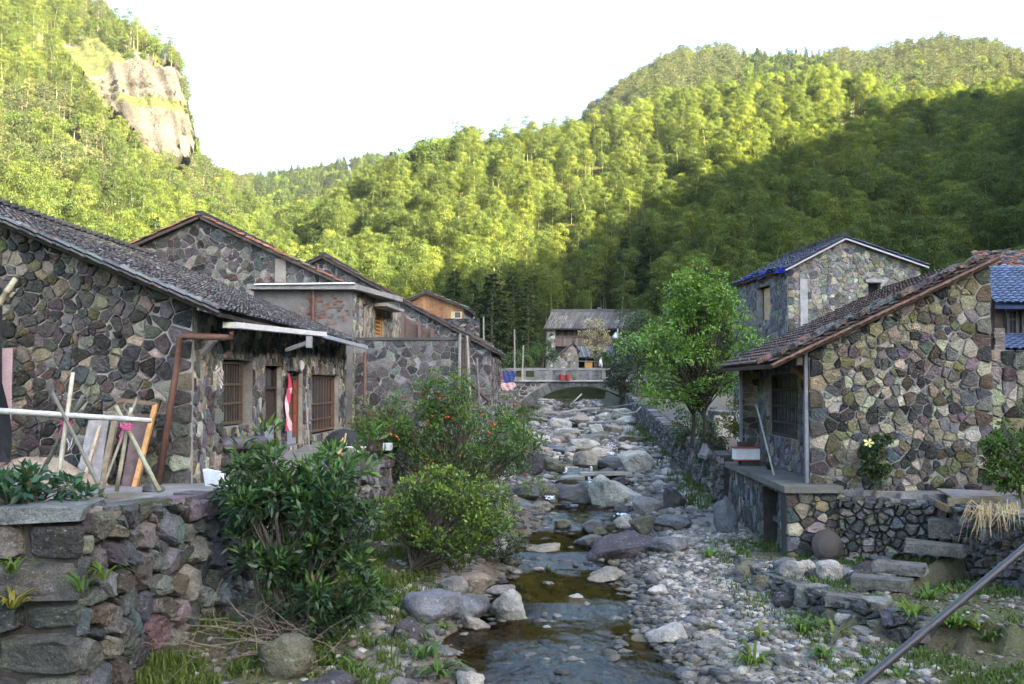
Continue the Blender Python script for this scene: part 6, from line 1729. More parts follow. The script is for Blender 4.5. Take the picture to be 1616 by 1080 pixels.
for row in range(2):
    y_ = DB - 0.1 if row == 0 else DB + bw - 0.15
    m = MB(); m.box(xL, xR, y_ - 0.16, y_ + 0.16, zPt - 0.16, zPt, (0.22, 0.215, 0.205)); m.build('parapet_coping', M['concrete'], br_)
    n_ = 15
    for k in range(n_):
        u0 = lerp(xL, xR, k / n_); u1 = lerp(xL, xR, (k + 1) / n_)
        m = MB(); m.box(u0 + 0.02, u0 + 0.3, y_ - 0.13, y_ + 0.13, zD, zPt - 0.16, jit((0.2, 0.2, 0.19), 0.2)); m.build('parapet_post', M['concrete'], br_)
        if k in (2, 3, 9): 
            m = MB(); m.box(u0 + 0.31, u1, y_ - 0.1, y_ + 0.1, zD, zD + 0.22, jit((0.2, 0.2, 0.19), 0.2)); m.build('parapet_panel', M['concrete'], br_); continue
        for j in range(3):
            q0, q1 = lerp(u0 + 0.32, u1 - 0.02, j / 3), lerp(u0 + 0.32, u1 - 0.02, (j + 0.94) / 3)
            m = MB(); hh = (zPt - 0.16 - zD) * random.uniform(0.45, 0.55)
            m.box(q0, q1, y_ - 0.1, y_ + 0.1, zD, zD + hh - 0.02, jit((0.19, 0.185, 0.18), 0.35)); m.box(q0, q1, y_ - 0.1, y_ + 0.1, zD + hh, zPt - 0.165, jit((0.19, 0.185, 0.18), 0.35)); m.build('parapet_stone', M['stone'], br_)
for k, xx in enumerate((886, 896)):
    p = P(xx, 592, DB + 0.0); m = MB(); m.tube([Vector((p.x, DB - 0.32, zD + 0.002)), Vector((p.x, DB - 0.32, zD + 0.36))], [0.15, 0.2], 10, (0.36, 0.035, 0.03)); 
    solo('bucket', m, M['plastic'], ('red bucket on the bridge ledge, nearer the middle of the arch' if k else 'red bucket on the bridge ledge, farther from the light green tree'), 'bucket', 'red buckets on the bridge')
# ================================================================== shrubs, plants
def bush(name, label, base, ctr_fn, nclump, leafn, leaf, lw, col, clump_r, mat='leaf', droop=-0.1, cat='shrub', group=None, stems=4, seed=1, tips=None, flower=None, stemcol=(0.1, 0.085, 0.065), stemr=0.03, upn=0.7, trunk=0.0):
    rng = np.random.default_rng(seed)
    root = thing(name, label, cat, base, group)
    base = np.array(base); paths, parts, fl = [], [], MB()
    st = [np.array([rng.uniform(-.25, .25), rng.uniform(-.25, .25), 0]) for _ in range(stems)]
    for i in range(nclump):
        c = ctr_fn(rng)
        if rng.random() < 0.16: c = c * np.array([1.14, 1.14, 1.1])
        s = st[i % stems]
        if trunk:
            fk = np.array([s[0] * .7, s[1] * .7, min(c[2] * 0.85, trunk * rng.uniform(0.7, 1.35))]); mid = fk * 0.5 + c * 0.5 + np.array([0, 0, .12]) * trunk
            paths.append(([Vector(fk), Vector(mid), Vector(c)], [stemr * 0.4, stemr * 0.25, stemr * 0.1], stemcol))
        else:
            mid = s * 0.6 + c * np.array([0.4, 0.4, 0.55]) + rng.normal(size=3) * 0.06
            paths.append(([Vector(s), Vector(mid), Vector(c)], [stemr * 0.6, stemr * 0.45, stemr * 0.15], stemcol))
        r = clump_r * rng.uniform(0.7, 1.25)
        p, u = shell(rng, leafn, c, r, r * 0.8, 0.3)
        d = u + np.array([0, 0, droop]) + rng.normal(size=p.shape) * 0.45
        n = u * 0.5 + np.array([0, 0, upn]) + rng.normal(size=p.shape) * 0.45
        cc = np.array(col) * rng.uniform(0.75, 1.25)
        cl = hcol(rng, leafn, cc, 0.42)
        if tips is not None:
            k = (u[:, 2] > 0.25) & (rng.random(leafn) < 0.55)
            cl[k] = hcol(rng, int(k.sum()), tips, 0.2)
        dd_ = rng.random(leafn) < 0.012; cl[dd_] = (0.16, 0.11, 0.04)
        parts.append(leaf_quads(p, d, n, leaf * rng.uniform(0.7, 1.25, leafn), leaf * lw * rng.uniform(0.8, 1.2, leafn), cl))
        if flower and rng.random() < flower[1]:
            for _ in range(rng.integers(1, 3)):
                q = c + nrm(rng.normal(size=3) + np.array([-0.2, -0.9, 0.3])) * r * 1.05
                fr_ = flower[2] * rng.uniform(0.7, 1.2)
                m = MB(); w_ = base + q
                ring = [w_ + np.array([math.cos(a), math.sin(a), 0.35 * math.sin(2 * a)]) * fr_ for a in np.linspace(0, 6.28, 7)[:-1]]
                m.add([w_ + np.array([0, 0, -fr_ * 1.3])] + ring + [w_ + np.array([0, 0, fr_ * 0.4])], [(0, k, k % 6 + 1) for k in range(1, 7)] + [(7, k % 6 + 1, k) for k in range(1, 7)], jit(flower[0], 0.2))
                m.build('flower', M['cloth'], root)
    if trunk:
        for s in st: paths.append(([Vector(s), Vector(s * 0.8 + np.array([0.03, 0, trunk * .5])), Vector(s * .7 + np.array([0, 0, trunk])), Vector(s * .5 + np.array([0, 0, trunk * 1.6]))], [stemr * 1.2, stemr, stemr * 0.8, stemr * 0.4], stemcol))
    v, q, c = tubes_np(paths, 5)
    o = link_mesh('stems', quad_mesh('stems', v, q, c), M['bark'], root)
    v, q, c = cat_quads(parts)
    o = link_mesh('foliage', quad_mesh('foliage', v, q, c), M[mat], root)
    return root
def ell(c, r, lo=0.35, zlo=-1.0):
    c, r = np.array(c), np.array(r)
    def f(rng):
        while True:
            u = nrm(rng.normal(size=3))
            if u[2] > zlo: break
        return c + u * r * rng.uniform(lo, 1.0) ** 0.6
    return f
def gpt(px, row): return ground_hit(px, row)
# foreground dark glossy shrub with long leaves
b0 = Vector((-3.2, 14.0, rnear(-3.2, 14.0)))
def f_front(rng):
    t = rng.random()
    if t < 0.55: return ell((0.2, 0, 1.65), (1.05, 0.75, 0.72))(rng)
    if t < 0.85: return ell((0.55, -0.2, 0.85), (0.75, 0.6, 0.65))(rng)
    return ell((-0.35, 0.1, 2.0), (0.55, 0.5, 0.45))(rng)
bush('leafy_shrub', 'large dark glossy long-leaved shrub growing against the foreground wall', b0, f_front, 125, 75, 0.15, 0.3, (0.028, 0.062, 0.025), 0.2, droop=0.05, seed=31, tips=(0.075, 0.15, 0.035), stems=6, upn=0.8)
# the light leafy sprays above it
def f_spray(rng): return np.array([rng.uniform(-0.95, 1.35), rng.uniform(-.4, .4), rng.uniform(2.25, 2.6)])
bush('leafy_shrub', 'bright new shoots rising out of the dark glossy shrub below the house door', b0 + Vector((0.1, 0.25, 0)), f_spray, 16, 26, 0.2, 0.24, (0.075, 0.15, 0.035), 0.17, droop=0.5, seed=32, stems=4, stemr=0.014)
# light green rounded shrub in the middle
b1 = Vector((-1.75, 19.0, rnear(-1.75, 19.0)))
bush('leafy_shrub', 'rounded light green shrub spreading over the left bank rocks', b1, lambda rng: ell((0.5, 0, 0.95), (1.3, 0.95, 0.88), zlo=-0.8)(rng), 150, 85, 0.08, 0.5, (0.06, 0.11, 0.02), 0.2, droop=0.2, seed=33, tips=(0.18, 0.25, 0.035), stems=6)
bush('leafy_shrub', 'dark low shrub under the light green one at the bank edge', Vector((-0.35, 20.6, rnear(-0.35, 20.6))), ell((0, 0, 0.35), (0.7, 0.5, 0.3)), 26, 60, 0.07, 0.4, (0.03, 0.05, 0.02), 0.16, seed=34)
# pomegranate
b2 = Vector((-1.35, 23.6, rnear(-1.35, 23.6)))
def f_pom(rng):
    t = rng.random()
    if t < 0.4: return ell((0.6, 0, 1.95), (1.45, 0.9, 0.85))(rng)
    if t < 0.6: return ell((0.4, -.1, 0.95), (1.6, 0.8, 0.75))(rng)
    if t < 0.85: return ell((-1.0, 0, 2.1), (1.2, 0.7, 0.9))(rng)
    return ell((-0.2, 0, 2.95), (0.6, 0.5, 0.5))(rng)
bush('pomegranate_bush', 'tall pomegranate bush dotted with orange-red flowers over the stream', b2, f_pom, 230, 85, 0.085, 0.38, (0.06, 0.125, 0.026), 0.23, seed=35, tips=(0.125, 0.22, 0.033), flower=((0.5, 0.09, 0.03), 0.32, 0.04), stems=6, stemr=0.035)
bush('leafy_shrub', 'low bright bush with a few red buds beside the flower pots on the wall', Vector((-3.1, 23.5, float(zl(23.5)))), ell((0, 0, 0.55), (0.9, 0.6, 0.45)), 45, 70, 0.08, 0.4, (0.045, 0.09, 0.02), 0.2, seed=36, flower=((0.5, 0.07, 0.03), 0.2, 0.035), tips=(0.1, 0.15, 0.03))
# the light green tree on the right bank
tb = P(1103, 716, 29.5); tb = Vector((tb.x, 29.5, float(zr(29.5)) - 0.05))
def f_tree(rng):
    t = rng.random()
    if t < 0.45: return ell((-0.1, 0, 2.75), (2.0, 1.3, 1.2), 0.3)(rng)
    if t < 0.75: return ell((0.15, 0, 4.1), (1.1, 0.9, 0.85), 0.3)(rng)
    if t < 0.87: return ell((-0.15, 0, 4.6), (0.6, 0.5, 0.5), 0.3)(rng)
    return ell((-0.75, 0, 1.6), (0.85, 0.7, 0.6), 0.3)(rng)
bush('broadleaf_tree', 'airy bright green young tree on the right bank above the dry stone wall', tb, f_tree, 195, 80, 0.105, 0.55, (0.1, 0.2, 0.032), 0.29, seed=41, tips=(0.17, 0.30, 0.045), cat='tree', stems=3, stemr=0.06, trunk=1.3, stemcol=(0.05, 0.042, 0.035))
def bank_tree(label, base, H, R, col, seed, nm='broadleaf_tree', n=60, leaf=0.14):
    return bush(nm, label, base, lambda rng: ell((0, 0, H * 0.62), (R, R, H * 0.4), 0.3)(rng), n, 75, leaf, 0.5, col, R * 0.26, seed=seed, cat='tree' if H > 2.5 else 'shrub', stems=1 if nm == 'small_tree' else 3, stemr=0.03 if nm == 'small_tree' else 0.05, trunk=H * 0.4)
bank_tree('dark green bushy tree overhanging the far end of the arch bridge', Vector((10.9 * 0.72, 61, -1.2)), 5.2, 1.6, (0.022, 0.05, 0.025), 42, n=80)
bank_tree('dark low bush hanging over the bridge arch', Vector((7.4, 66, -1.6)), 3.2, 1.3, (0.025, 0.05, 0.02), 43)
bank_tree('trailing ivy-like bush on the bank wall below the bright green tree', Vector((6.1, 33, -2.9)), 2.0, 0.9, (0.035, 0.07, 0.022), 44, n=40, leaf=0.09)
bank_tree('yellowish weedy bush beside the white planter', Vector((6.35, 27.2, -2.0)), 1.5, 0.7, (0.13, 0.15, 0.03), 45, n=45, leaf=0.08)
bank_tree('dark ferny bush tumbling down the bank wall left of the yellow weeds', Vector((5.75, 28.4, -3.0)), 1.5, 0.6, (0.03, 0.055, 0.02), 46, n=36, leaf=0.09)
# the pale blossoming tree in front of the far house, garden bushes by the bridge
bank_tree('thin greyish tree in pale blossom before the far timber house', Vector((P(938, 590, 104).x, 104, P(938, 590, 104).z)), 5.6, 1.5, (0.36, 0.34, 0.24), 47, n=34, leaf=0.2)
gi_ = 0
for (px_, row_, D_, H_, R_, c_) in ((858, 578, 84, 2.3, 1.2, (0.05, 0.1, 0.025)), (835, 580, 80, 1.6, 1.1, (0.06, 0.12, 0.025)), (818, 586, 77, 1.5, 1.0, (0.09, 0.14, 0.05)), (796, 590, 74, 1.7, 1.0, (0.05, 0.09, 0.03)), (778, 597, 66, 1.7, 0.9, (0.06, 0.1, 0.03)), (958, 580, 90, 1.5, 0.9, (0.06, 0.11, 0.03)), (990, 582, 86, 2.2, 1.3, (0.03, 0.06, 0.02))):
    p = P(px_, row_, D_)
    wd = ('garden bush with pointed top behind the bridge parapet', 'low leafy garden bush just past the bridge parapet', 'pale green vegetable growth by the near bridge end', 'garden shrub under the bamboo poles', 'leafy shrub beside the end of the slatted gate', 'small bush behind the bridge below the lamp post', 'dark bush behind the bridge beneath the overhanging tree')[gi_]
    bank_tree(wd, Vector((p.x, D_, p.z - 0.2)), H_, R_, c_, 60 + gi_, 'garden_shrub', 26, 0.16); gi_ += 1
# conifers and other trees standing at the foot of the bamboo slope
fir_m = [tree_meshes('fir', p) for p in FIR]; br_m = [tree_meshes('broadleaf', p) for p in BROAD]; ba_m = [tree_meshes('bamboo', p) for p in BAMB]
for (px_, top, base, D_, k, lab, cat_) in ((833, 436, 556, 104, 1, 'slim pointed conifer standing alone left of the far timber house', 'fir_tree'), (776, 430, 560, 102, 0, 'broad dark conifer behind the grey stone wall end', 'fir_tree'), (752, 470, 565, 106, 1, 'shorter conifer half hidden beside the broad dark one', 'fir_tree'), (800, 478, 565, 110, 0, 'dark conifer between the broad and the slim one', 'fir_tree'), (716, 425, 545, 118, 1, 'lone grey-green conifer in front of the sunlit bamboo above the plank house', 'fir_tree')):
    b_ = P(px_, base, D_); t_ = P(px_, top, D_); h_ = t_.z - b_.z + 0.5
    tm, cm = fir_m[k]; place_tree(cat_, tm, cm, M['conifer'], (b_.x, D_, b_.z - 0.5), random.uniform(0, 6), h_ / 10.0, lab, 'tree', sxy=1.5 if px_ != 833 else 1.15)
for (px_, top, base, D_, lab) in ((980, 455, 545, 122, 'drooping pale bamboo clump behind the ridge of the far house'), (1060, 430, 560, 112, 'dark bamboo at the end of the far house'), (905, 440, 540, 150, 'dark bamboo rising behind the far house roof near its left end'), (950, 425, 540, 152, 'dark bamboo rising behind the middle of the far house roof'), (1030, 420, 540, 148, 'dark bamboo rising behind the right gable of the far house'), (870, 430, 550, 140, 'dark bamboo beside the slim pointed conifer')):
    b_ = P(px_, base, D_); t_ = P(px_, top, D_); h_ = t_.z - b_.z
    tm, cm = ba_m[int(D_) % 5]; place_tree('bamboo', tm, cm, M['bamboo'], (b_.x, D_, b_.z - 0.4), random.uniform(0, 6), h_ / 11.0, lab, 'bamboo', None, 'culm', 1.2)
b_ = P(921, 492, 136); tm, cm = br_m[0]; place_tree('broadleaf_tree', tm, cm, M['bamboo'], (P(921, 545, 138).x, 138, P(921, 545, 138).z), 1.0, 0.95, 'light leafed young tree showing just above the far house roof', 'tree', sxy=0.6)
# small standard trees on the right terrace
sft = bank_tree('small flowering tree with yellow-white bloom before the rubble wall of the right house', Vector((P(1388, 770, 19.6).x, 19.6, -2.3)), 1.35, 0.36, (0.04, 0.075, 0.025), 71, 'small_tree', 26, 0.075)
m = MB(); p = P(1371, 699, 19.3)
for a in np.linspace(0, 6.28, 6)[:-1]: m.add([p, p + Vector((0.09 * math.cos(a - .4), -0.02, 0.07 * math.sin(a - .4))), p + Vector((0.12 * math.cos(a), 0.02, 0.1 * math.sin(a))), p + Vector((0.09 * math.cos(a + .4), -0.02, 0.07 * math.sin(a + .4)))], [(0, 1, 2, 3)], (0.75, 0.72, 0.3))
m.build('blossom', M['cloth'], sft)
bank_tree('small bright-leaved standard tree on a bare trunk at the right terrace edge', Vector((P(1590, 812, 17.6).x, 17.6, -2.35)), 1.5, 0.42, (0.07, 0.13, 0.025), 72, 'small_tree', 40, 0.085)
bank_tree('leafy twigs reaching in at the right edge before the purple-tinged wall', Vector((9.9, 18.2, -2.35)), 2.2, 0.6, (0.05, 0.1, 0.025), 73, 'small_tree', 30, 0.09)
# broad-leaved plant on the left terrace
bush('camellia_bush', 'broad-leaved glossy bush on the left terrace under the bamboo rack', Vector((-5.9, 12.0, -1.62)), ell((0, 0, 0.28), (0.75, 0.4, 0.26)), 34, 18, 0.14, 0.5, (0.025, 0.07, 0.035), 0.15, seed=74, tips=(0.04, 0.1, 0.05), droop=0.1)
# ---- strap leaved plants, ferns and tufts
def tuft(name, label, p, n, L, W_, col, seed, cat='plant', spread=0.5, group=None, mat='grass', arch_=0.55):
    rng = np.random.default_rng(seed); mb = MB()
    for i in range(n):
        a = rng.uniform(0, 6.28); l = L * rng.uniform(0.6, 1.15); el = rng.uniform(0.5, 1.25)
        b = Vector(p) + Vector((math.cos(a), math.sin(a), 0)) * rng.uniform(0, 0.06)
        h = Vector((math.cos(a), math.sin(a), 0)); s = Vector((-math.sin(a), math.cos(a), 0)) * W_ / 2
        pts = [b, b + h * l * 0.3 * spread + Vector((0, 0, l * 0.45 * el)), b + h * l * 0.75 * spread + Vector((0, 0, l * 0.62 * el)), b + h * l * 1.15 * spread + Vector((0, 0, l * (0.62 - arch_ * 0.4) * el))]
        c = jit(col, 0.3)
        mb.add([pts[0] - s * .5, pts[0] + s * .5, pts[1] - s, pts[1] + s, pts[2] - s * .8, pts[2] + s * .8, pts[3]], [(0, 1, 3, 2), (2, 3, 5, 4), (4, 5, 6)], c)
    return solo(name, mb, M[mat], label, cat, group)
rng_w = random.Random(8)
TF = [(690, 1068, 34, 0.5, 'strap-leaved bright green clump at the bottom of the left bank'), (668, 1040, 26, 0.42, 'strap-leaved clump just above the lowest one on the left bank'), (636, 958, 30, 0.4, 'fresh green tuft beside the dark blue-grey slab'), (655, 1010, 20, 0.32, 'small grass clump between the bank rocks'), (1190, 1052, 40, 0.42, 'leafy green clump on the gravel by the near right corner of the stream'), (1268, 1000, 34, 0.42, 'leafy clump on the right bank below the path ledge'), (1440, 980, 36, 0.46, 'bright fern clump beside the dark pipe'), (1466, 948, 30, 0.4, 'fern clump above the bright one near the dark pipe'), (1122, 882, 28, 0.36, 'fern at the water side corner of the plinth'), (1370, 908, 12, 0.22, 'tiny weed on the stone steps'), (1380, 945, 14, 0.24, 'small weed at the foot of the stone steps'), (560, 1060, 20, 0.3, 'grass clump on the left bank by the dark shrub'), (720, 950, 18, 0.26, 'small green tuft behind the blue-grey slab'), (1300, 1040, 26, 0.3, 'low leafy clump in the grass left of the dark pipe'), (1510, 985, 26, 0.34, 'broad weed under the cobble wall with straw'), (1560, 1010, 26, 0.34, 'weed clump at the lower right beyond the dark pipe'), (910, 726, 14, 0.3, 'grass tuft on the pale slab upstream'), (880, 758, 14, 0.3, 'grass tuft on the near pier of the plank crossing')]
for k, (px_, row_, n_, L_, lab) in enumerate(TF):
    g = gpt(px_, row_); tuft('fern' if 'fern' in lab else 'green_clump', lab, g - Vector((0, 0, 0.03)), n_, L_, 0.045, (0.075, 0.14, 0.022) if k != 15 else (0.05, 0.09, 0.03), 900 + k, spread=0.75)
for k, (px_, row_, D_) in enumerate(((130, 935, 11.2), (165, 915, 11.5), (20, 960, 11.05), (18, 905, 11.05), (355, 700, 15.6))):
    if k == 4: continue
    tuft('fern', ('fern growing from a joint at the corner of the foreground wall', 'fern on the foreground wall just past its corner', 'yellowish fern low on the dark corner blocks', 'fern at the frame edge on the dark corner blocks')[k], P(px_, row_, D_), 16, 0.3, 0.035, (0.06, 0.12, 0.02) if k != 2 else (0.16, 0.15, 0.02), 950 + k, 'fern', 0.8)
for k in range(46):
    g = gpt(rng_w.uniform(430, 700), rng_w.uniform(880, 1075)) if k < 30 else gpt(rng_w.uniform(1200, 1600), rng_w.uniform(900, 1075))
    if inside(TL, np.array([g.x]), np.array([g.y]))[0] or inside(TR, np.array([g.x]), np.array([g.y]))[0]: continue
    tuft('weed', ('leafy weed among the stones of the left bank' if k < 30 else 'leafy weed in the grass below the stone steps'), g - Vector((0, 0, 0.03)), 16, rng_w.uniform(0.16, 0.34), rng_w.uniform(0.03, 0.06), (0.075, 0.13, 0.025) if k % 3 else (0.12, 0.16, 0.03), 1200 + k, 'weed', 0.9, 'weeds on the left bank' if k < 30 else 'weeds on the right bank')
# straw hanging over the cobble wall
rng = np.random.default_rng(77); mb = MB()
for k in range(110):
    a = P(1578 + rng.uniform(-38, 36), 808 + rng.uniform(-6, 8), 16.6 + rng.uniform(-.5, .5)); dx = rng.uniform(-0.5, 0.02) * (1 if k % 3 else 0.3)
    pts = [a, a + Vector((dx * 0.5, -0.12, 0.1 + rng.uniform(-.05, .08))), a + Vector((dx, -0.25, rng.uniform(-0.4, -0.02)))]
    mb.tube(pts, [0.006, 0.005, 0.002], 3, jit((0.42, 0.33, 0.18), 0.3), cap=False)
o = solo('straw', mb, M['bamboo_pole'], 'dry straw drooping over the top of the cobble wall', 'straw'); o['kind'] = 'stuff'
# dead twigs under the foreground shrub
mb = MB()
for k in range(150):
    a = Vector((-3.7 + rng.uniform(-.5, 1.2), 13.3 + rng.uniform(-.7, .9), -3.75 + rng.uniform(0, .5)))
    pts = [a]; d = Vector((rng.normal(), rng.normal() - 0.4, rng.uniform(-.1, .5))).normalized()
    for j in range(3):
        d = (d + Vector((rng.normal(), rng.normal(), rng.normal() * .6)) * 0.28).normalized(); pts.append(pts[-1] + d * rng.uniform(0.15, 0.4))
    mb.tube(pts, [0.009, 0.007, 0.005, 0.003], 3, jit((0.17, 0.14, 0.11), 0.3), cap=False)
o = solo('dry_twigs', mb, M['bark'], 'tangle of dry brown twigs at the foot of the foreground shrub', 'twigs'); o['kind'] = 'stuff'
# fallen branch below the bridge
mb = MB(); pts = [P(x_, y_, 52) for x_, y_ in ((880, 657), (905, 648), (945, 645), (968, 648), (985, 654), (1004, 650), (1012, 642))]
mb.tube(pts, [0.05, 0.06, 0.06, 0.055, 0.05, 0.045, 0.03], 6, (0.3, 0.27, 0.23)); mb.tube([P(945, 645, 52), P(980, 641, 51.5), P(1006, 636, 51)], [0.035, 0.03, 0.015], 5, (0.2, 0.18, 0.15))
mb.tube([P(900, 640, 62), P(918, 622, 62)], [0.05, 0.04], 5, (0.4, 0.37, 0.33))
solo('fallen_branch', mb, M['bark'], 'bare pale branch fallen across the bed below the bridge', 'branch', smooth=True)
# ---- grass
def grass(n, fn, h, name, label, col, w=0.012):
    x_, y_ = fn(n); n = len(x_); z_ = h_near(x_, y_)
    a = RNG.uniform(0, 6.28, n); hh = h * RNG.uniform(0.4, 1.2, n); ln = RNG.uniform(0.1, 0.8, n) * hh
    b = np.stack([x_, y_, z_ - 0.02], 1); s = np.stack([-np.sin(a), np.cos(a), 0 * a], 1) * w
    m_ = b + np.stack([np.cos(a) * ln * 0.35, np.sin(a) * ln * 0.35, hh * 0.65], 1); t = b + np.stack([np.cos(a) * ln, np.sin(a) * ln, hh], 1)
    V_ = np.stack([b - s, b + s, m_ + s * 0.8, t + s * .1], 1); V2_ = np.stack([m_ - s * 0.8, b - s, m_ + s * .8, t], 1)
    V_ = np.concatenate([np.stack([b - s, b + s, m_ + s * .8, m_ - s * .8], 1), np.stack([m_ - s * .8, m_ + s * .8, t + s * .12, t - s * .12], 1)], 1).reshape(-1, 3)
    c = hcol(RNG, n, col, 0.35)
    o = link_mesh(name, quad_mesh(name, V_, np.arange(n * 8).reshape(-1, 4), np.repeat(c, 8, 0)), M['grass']); tag(o, label, kind='stuff')
def g_left(n):
    y_ = 11.5 + 16 * RNG.random(n); xc_, _, hw_ = stream(y_); x_ = xc_ - hw_ - 0.15 - RNG.random(n) ** 0.8 * 3.2
    k_ = (vnoise(x_ * 1.9, y_ * 1.9) > 0.50) & ~inside(TL, x_, y_)
    return x_[k_], y_[k_]
grass(40000, g_left, 0.15, 'grass', 'weedy grass over the left bank', (0.075, 0.115, 0.022))
def g_right(n):
    y_ = 11 + 11 * RNG.random(n); xc_, _, hw_ = stream(y_); x_ = xc_ + hw_ + 1.1 + RNG.random(n) * 4.6
    k_ = (vnoise(x_ * 1.6 + 7, y_ * 1.6) > 0.50) & ~inside(TR, x_, y_) & (RNG.random(n) < sstep(0.9, 2.2, x_ - xc_ - hw_))
    return x_[k_], y_[k_]
grass(26000, g_right, 0.12, 'grass', 'weedy grass over the right bank', (0.065, 0.105, 0.022))
def g_up(n):
    y_ = 26 + 44 * RNG.random(n); sd = RNG.random(n) < 0.5; xc_, _, hw_ = stream(y_); x_ = np.where(sd, xc_ + hw_ + 0.7 + RNG.random(n) * 1.6, xc_ - hw_ - 0.6 - RNG.random(n) * 2.5)
    k_ = (vnoise(x_ * 1.2 + 3, y_ * 0.8) > 0.55) & ~inside(TR, x_, y_) & ~inside(TL, x_, y_)
    return x_[k_], y_[k_]
grass(9000, g_up, 0.3, 'grass', 'grass along the upper banks', (0.06, 0.1, 0.022), 0.02)
def g_ter(n):
    x_ = 6.5 + 2.2 * RNG.random(n); y_ = 20.6 - 0.34 * (x_ - 6.4) + 0.05 + RNG.random(n) ** 1.5 * 0.5
    return x_, y_
grass(3500, g_ter, 0.16, 'grass', 'fringe of grass on top of the cobble wall', (0.05, 0.085, 0.02), 0.008)
def litter(n, fn, name, label):
    x_, y_ = fn(n); n = len(x_); z_ = h_near(x_, y_)
    p = np.stack([x_, y_, z_ + 0.012], 1); d = RNG.normal(size=(n, 3)) * np.array([1, 1, .15]); nn_ = np.array([0, 0, 1.0]) + RNG.normal(size=(n, 3)) * .3
    v, q, c = leaf_quads(p, d, nn_, RNG.uniform(0.03, 0.1, n), RNG.uniform(0.012, 0.04, n), np.array([(0.16, 0.11, 0.06), (0.1, 0.075, 0.045), (0.22, 0.17, 0.09), (0.08, 0.09, 0.03), (0.05, 0.07, 0.02)])[RNG.integers(0, 5, n)])
    tag(link_mesh(name, quad_mesh(name, v, q, c), M['leaf']), label, kind='stuff')
def l_left(n):
    y_ = 11.2 + 14 * RNG.random(n); xc_, _, hw_ = stream(y_); x_ = xc_ - hw_ - 0.1 - RNG.random(n) * 3.4
    k_ = ~inside(TL, x_, y_); return x_[k_], y_[k_]
litter(9000, l_left, 'leaf_litter', 'fallen leaves and scraps on the left bank')
def l_right(n):
    y_ = 11.2 + 9 * RNG.random(n); x_ = 3.4 + 5 * RNG.random(n)
    k_ = ~inside(TR, x_, y_); return x_[k_], y_[k_]
litter(9000, l_right, 'leaf_litter', 'fallen leaves and scraps below the stone steps')
def g_far(n):
    y_ = 62 + 28 * RNG.random(n); x_ = -6 + 24 * RNG.random(n)
    k_ = (inside(TL, x_, y_) | inside(TR, x_, y_)) & ~((y_ > 68) & (y_ < 75))
    return x_[k_], y_[k_]
grass(9000, g_far, 0.6, 'grass', 'rank green growth in the gardens by the bridge', (0.06, 0.11, 0.025), 0.03)
# ================================================================== left terrace: bamboo rack, planks, odds and ends
def pole(mb, a, b, r=0.03, c=(0.34, 0.32, 0.24), knots=True):
    a, b = Vector(a), Vector(b); n = max(3, int((b - a).length / 0.28)); pts, rr_ = [], []
    for k in range(n + 1):
        t = k / n; p = a.lerp(b, t)
        if knots and 0 < k < n:
            for dt, q in ((-0.012, 1.0), (0.0, 1.16), (0.012, 1.0)): pts.append(a.lerp(b, t + dt)); rr_.append(r * q * lerp(1, .8, t))
        else: pts.append(p); rr_.append(r * lerp(1, .8, t))
    mb.tube(pts, rr_, 7, c)
rk_ = thing('bamboo_rack', 'drying rack of crossed bamboo poles tied with pink string on the terrace', 'drying rack', (-5.6, 13.0, -1.6))
for (a_, b_, r_, c_) in (((-10, 648, 12.9), (239, 664, 13.4), 0.042, (0.42, 0.42, 0.40)), ((90, 772, 13.0), (115, 588, 13.2), 0.034, (0.40, 0.38, 0.31)), ((166, 786, 12.7), (83, 620, 13.2), 0.028, (0.13, 0.13, 0.10)), ((62, 752, 13.6), (131, 625, 13.1), 0.032, (0.11, 0.12, 0.11)),
                         ((184, 775, 13.6), (207, 644, 13.4), 0.03, (0.42, 0.38, 0.29)), ((252, 776, 13.3), (183, 641, 13.5), 0.034, (0.28, 0.28, 0.19)), ((157, 784, 12.9), (216, 628, 13.5), 0.022, (0.2, 0.18, 0.13))):
    m = MB(); pole(m, P(*a_), P(*b_), r_, c_); m.build('bamboo_pole', M['bamboo_pole'], rk_, True)
for (x_, y_) in ((105, 668), (199, 674)):
    m = MB(); p = P(x_, y_, 13.2)
    for k in range(3): m.tube([p + Vector((0.07 * math.cos(a), 0.07 * math.sin(a), 0.02 * (k - 1) + 0.02 * math.sin(2 * a + k))) for a in np.linspace(0, 6.28, 9)], 0.013, 5, (0.42, 0.08, 0.2))
    m.tube([p + Vector((0, -0.07, 0)), p + Vector((-0.05, -0.09, -0.12)), p + Vector((-0.03, -0.08, -0.2))], 0.009, 4, (0.42, 0.1, 0.22)); m.build('string', M['cloth'], rk_)
m = MB(); m.tube([P(105, 692, 13.0), P(109, 700, 13), P(107, 712, 13), P(112, 702, 13), P(115, 690, 13)], 0.006, 4, (0.6, 0.6, 0.6)); m.build('string', M['cloth'], rk_)
def board(name, label, a, b, w, t, c, group=None, up=(0, 1, 0)):
    m = MB(); m.beam(P(*a), P(*b), w, t, c, up); return solo(name, m, M['wood'], label, 'plank', group)
board('plank', 'wide grey weathered plank leaning on the house wall, nearer the rack', (128, 778, 17.4), (152, 664, 18.1), 0.26, 0.05, (0.26, 0.25, 0.25))
board('plank', 'wide grey weathered plank leaning on the house wall, beside its twin', (147, 778, 17.3), (164, 664, 18.1), 0.2, 0.05, (0.22, 0.21, 0.215))
board('plank', 'narrow tan batten leaning across the grey planks', (126, 779, 17.2), (158, 672, 17.9), 0.05, 0.04, (0.4, 0.33, 0.24))
board('plank', 'grey-brown timber leaning on the wall between rack legs', (158, 776, 17.4), (184, 655, 18.0), 0.1, 0.08, (0.2, 0.16, 0.115))
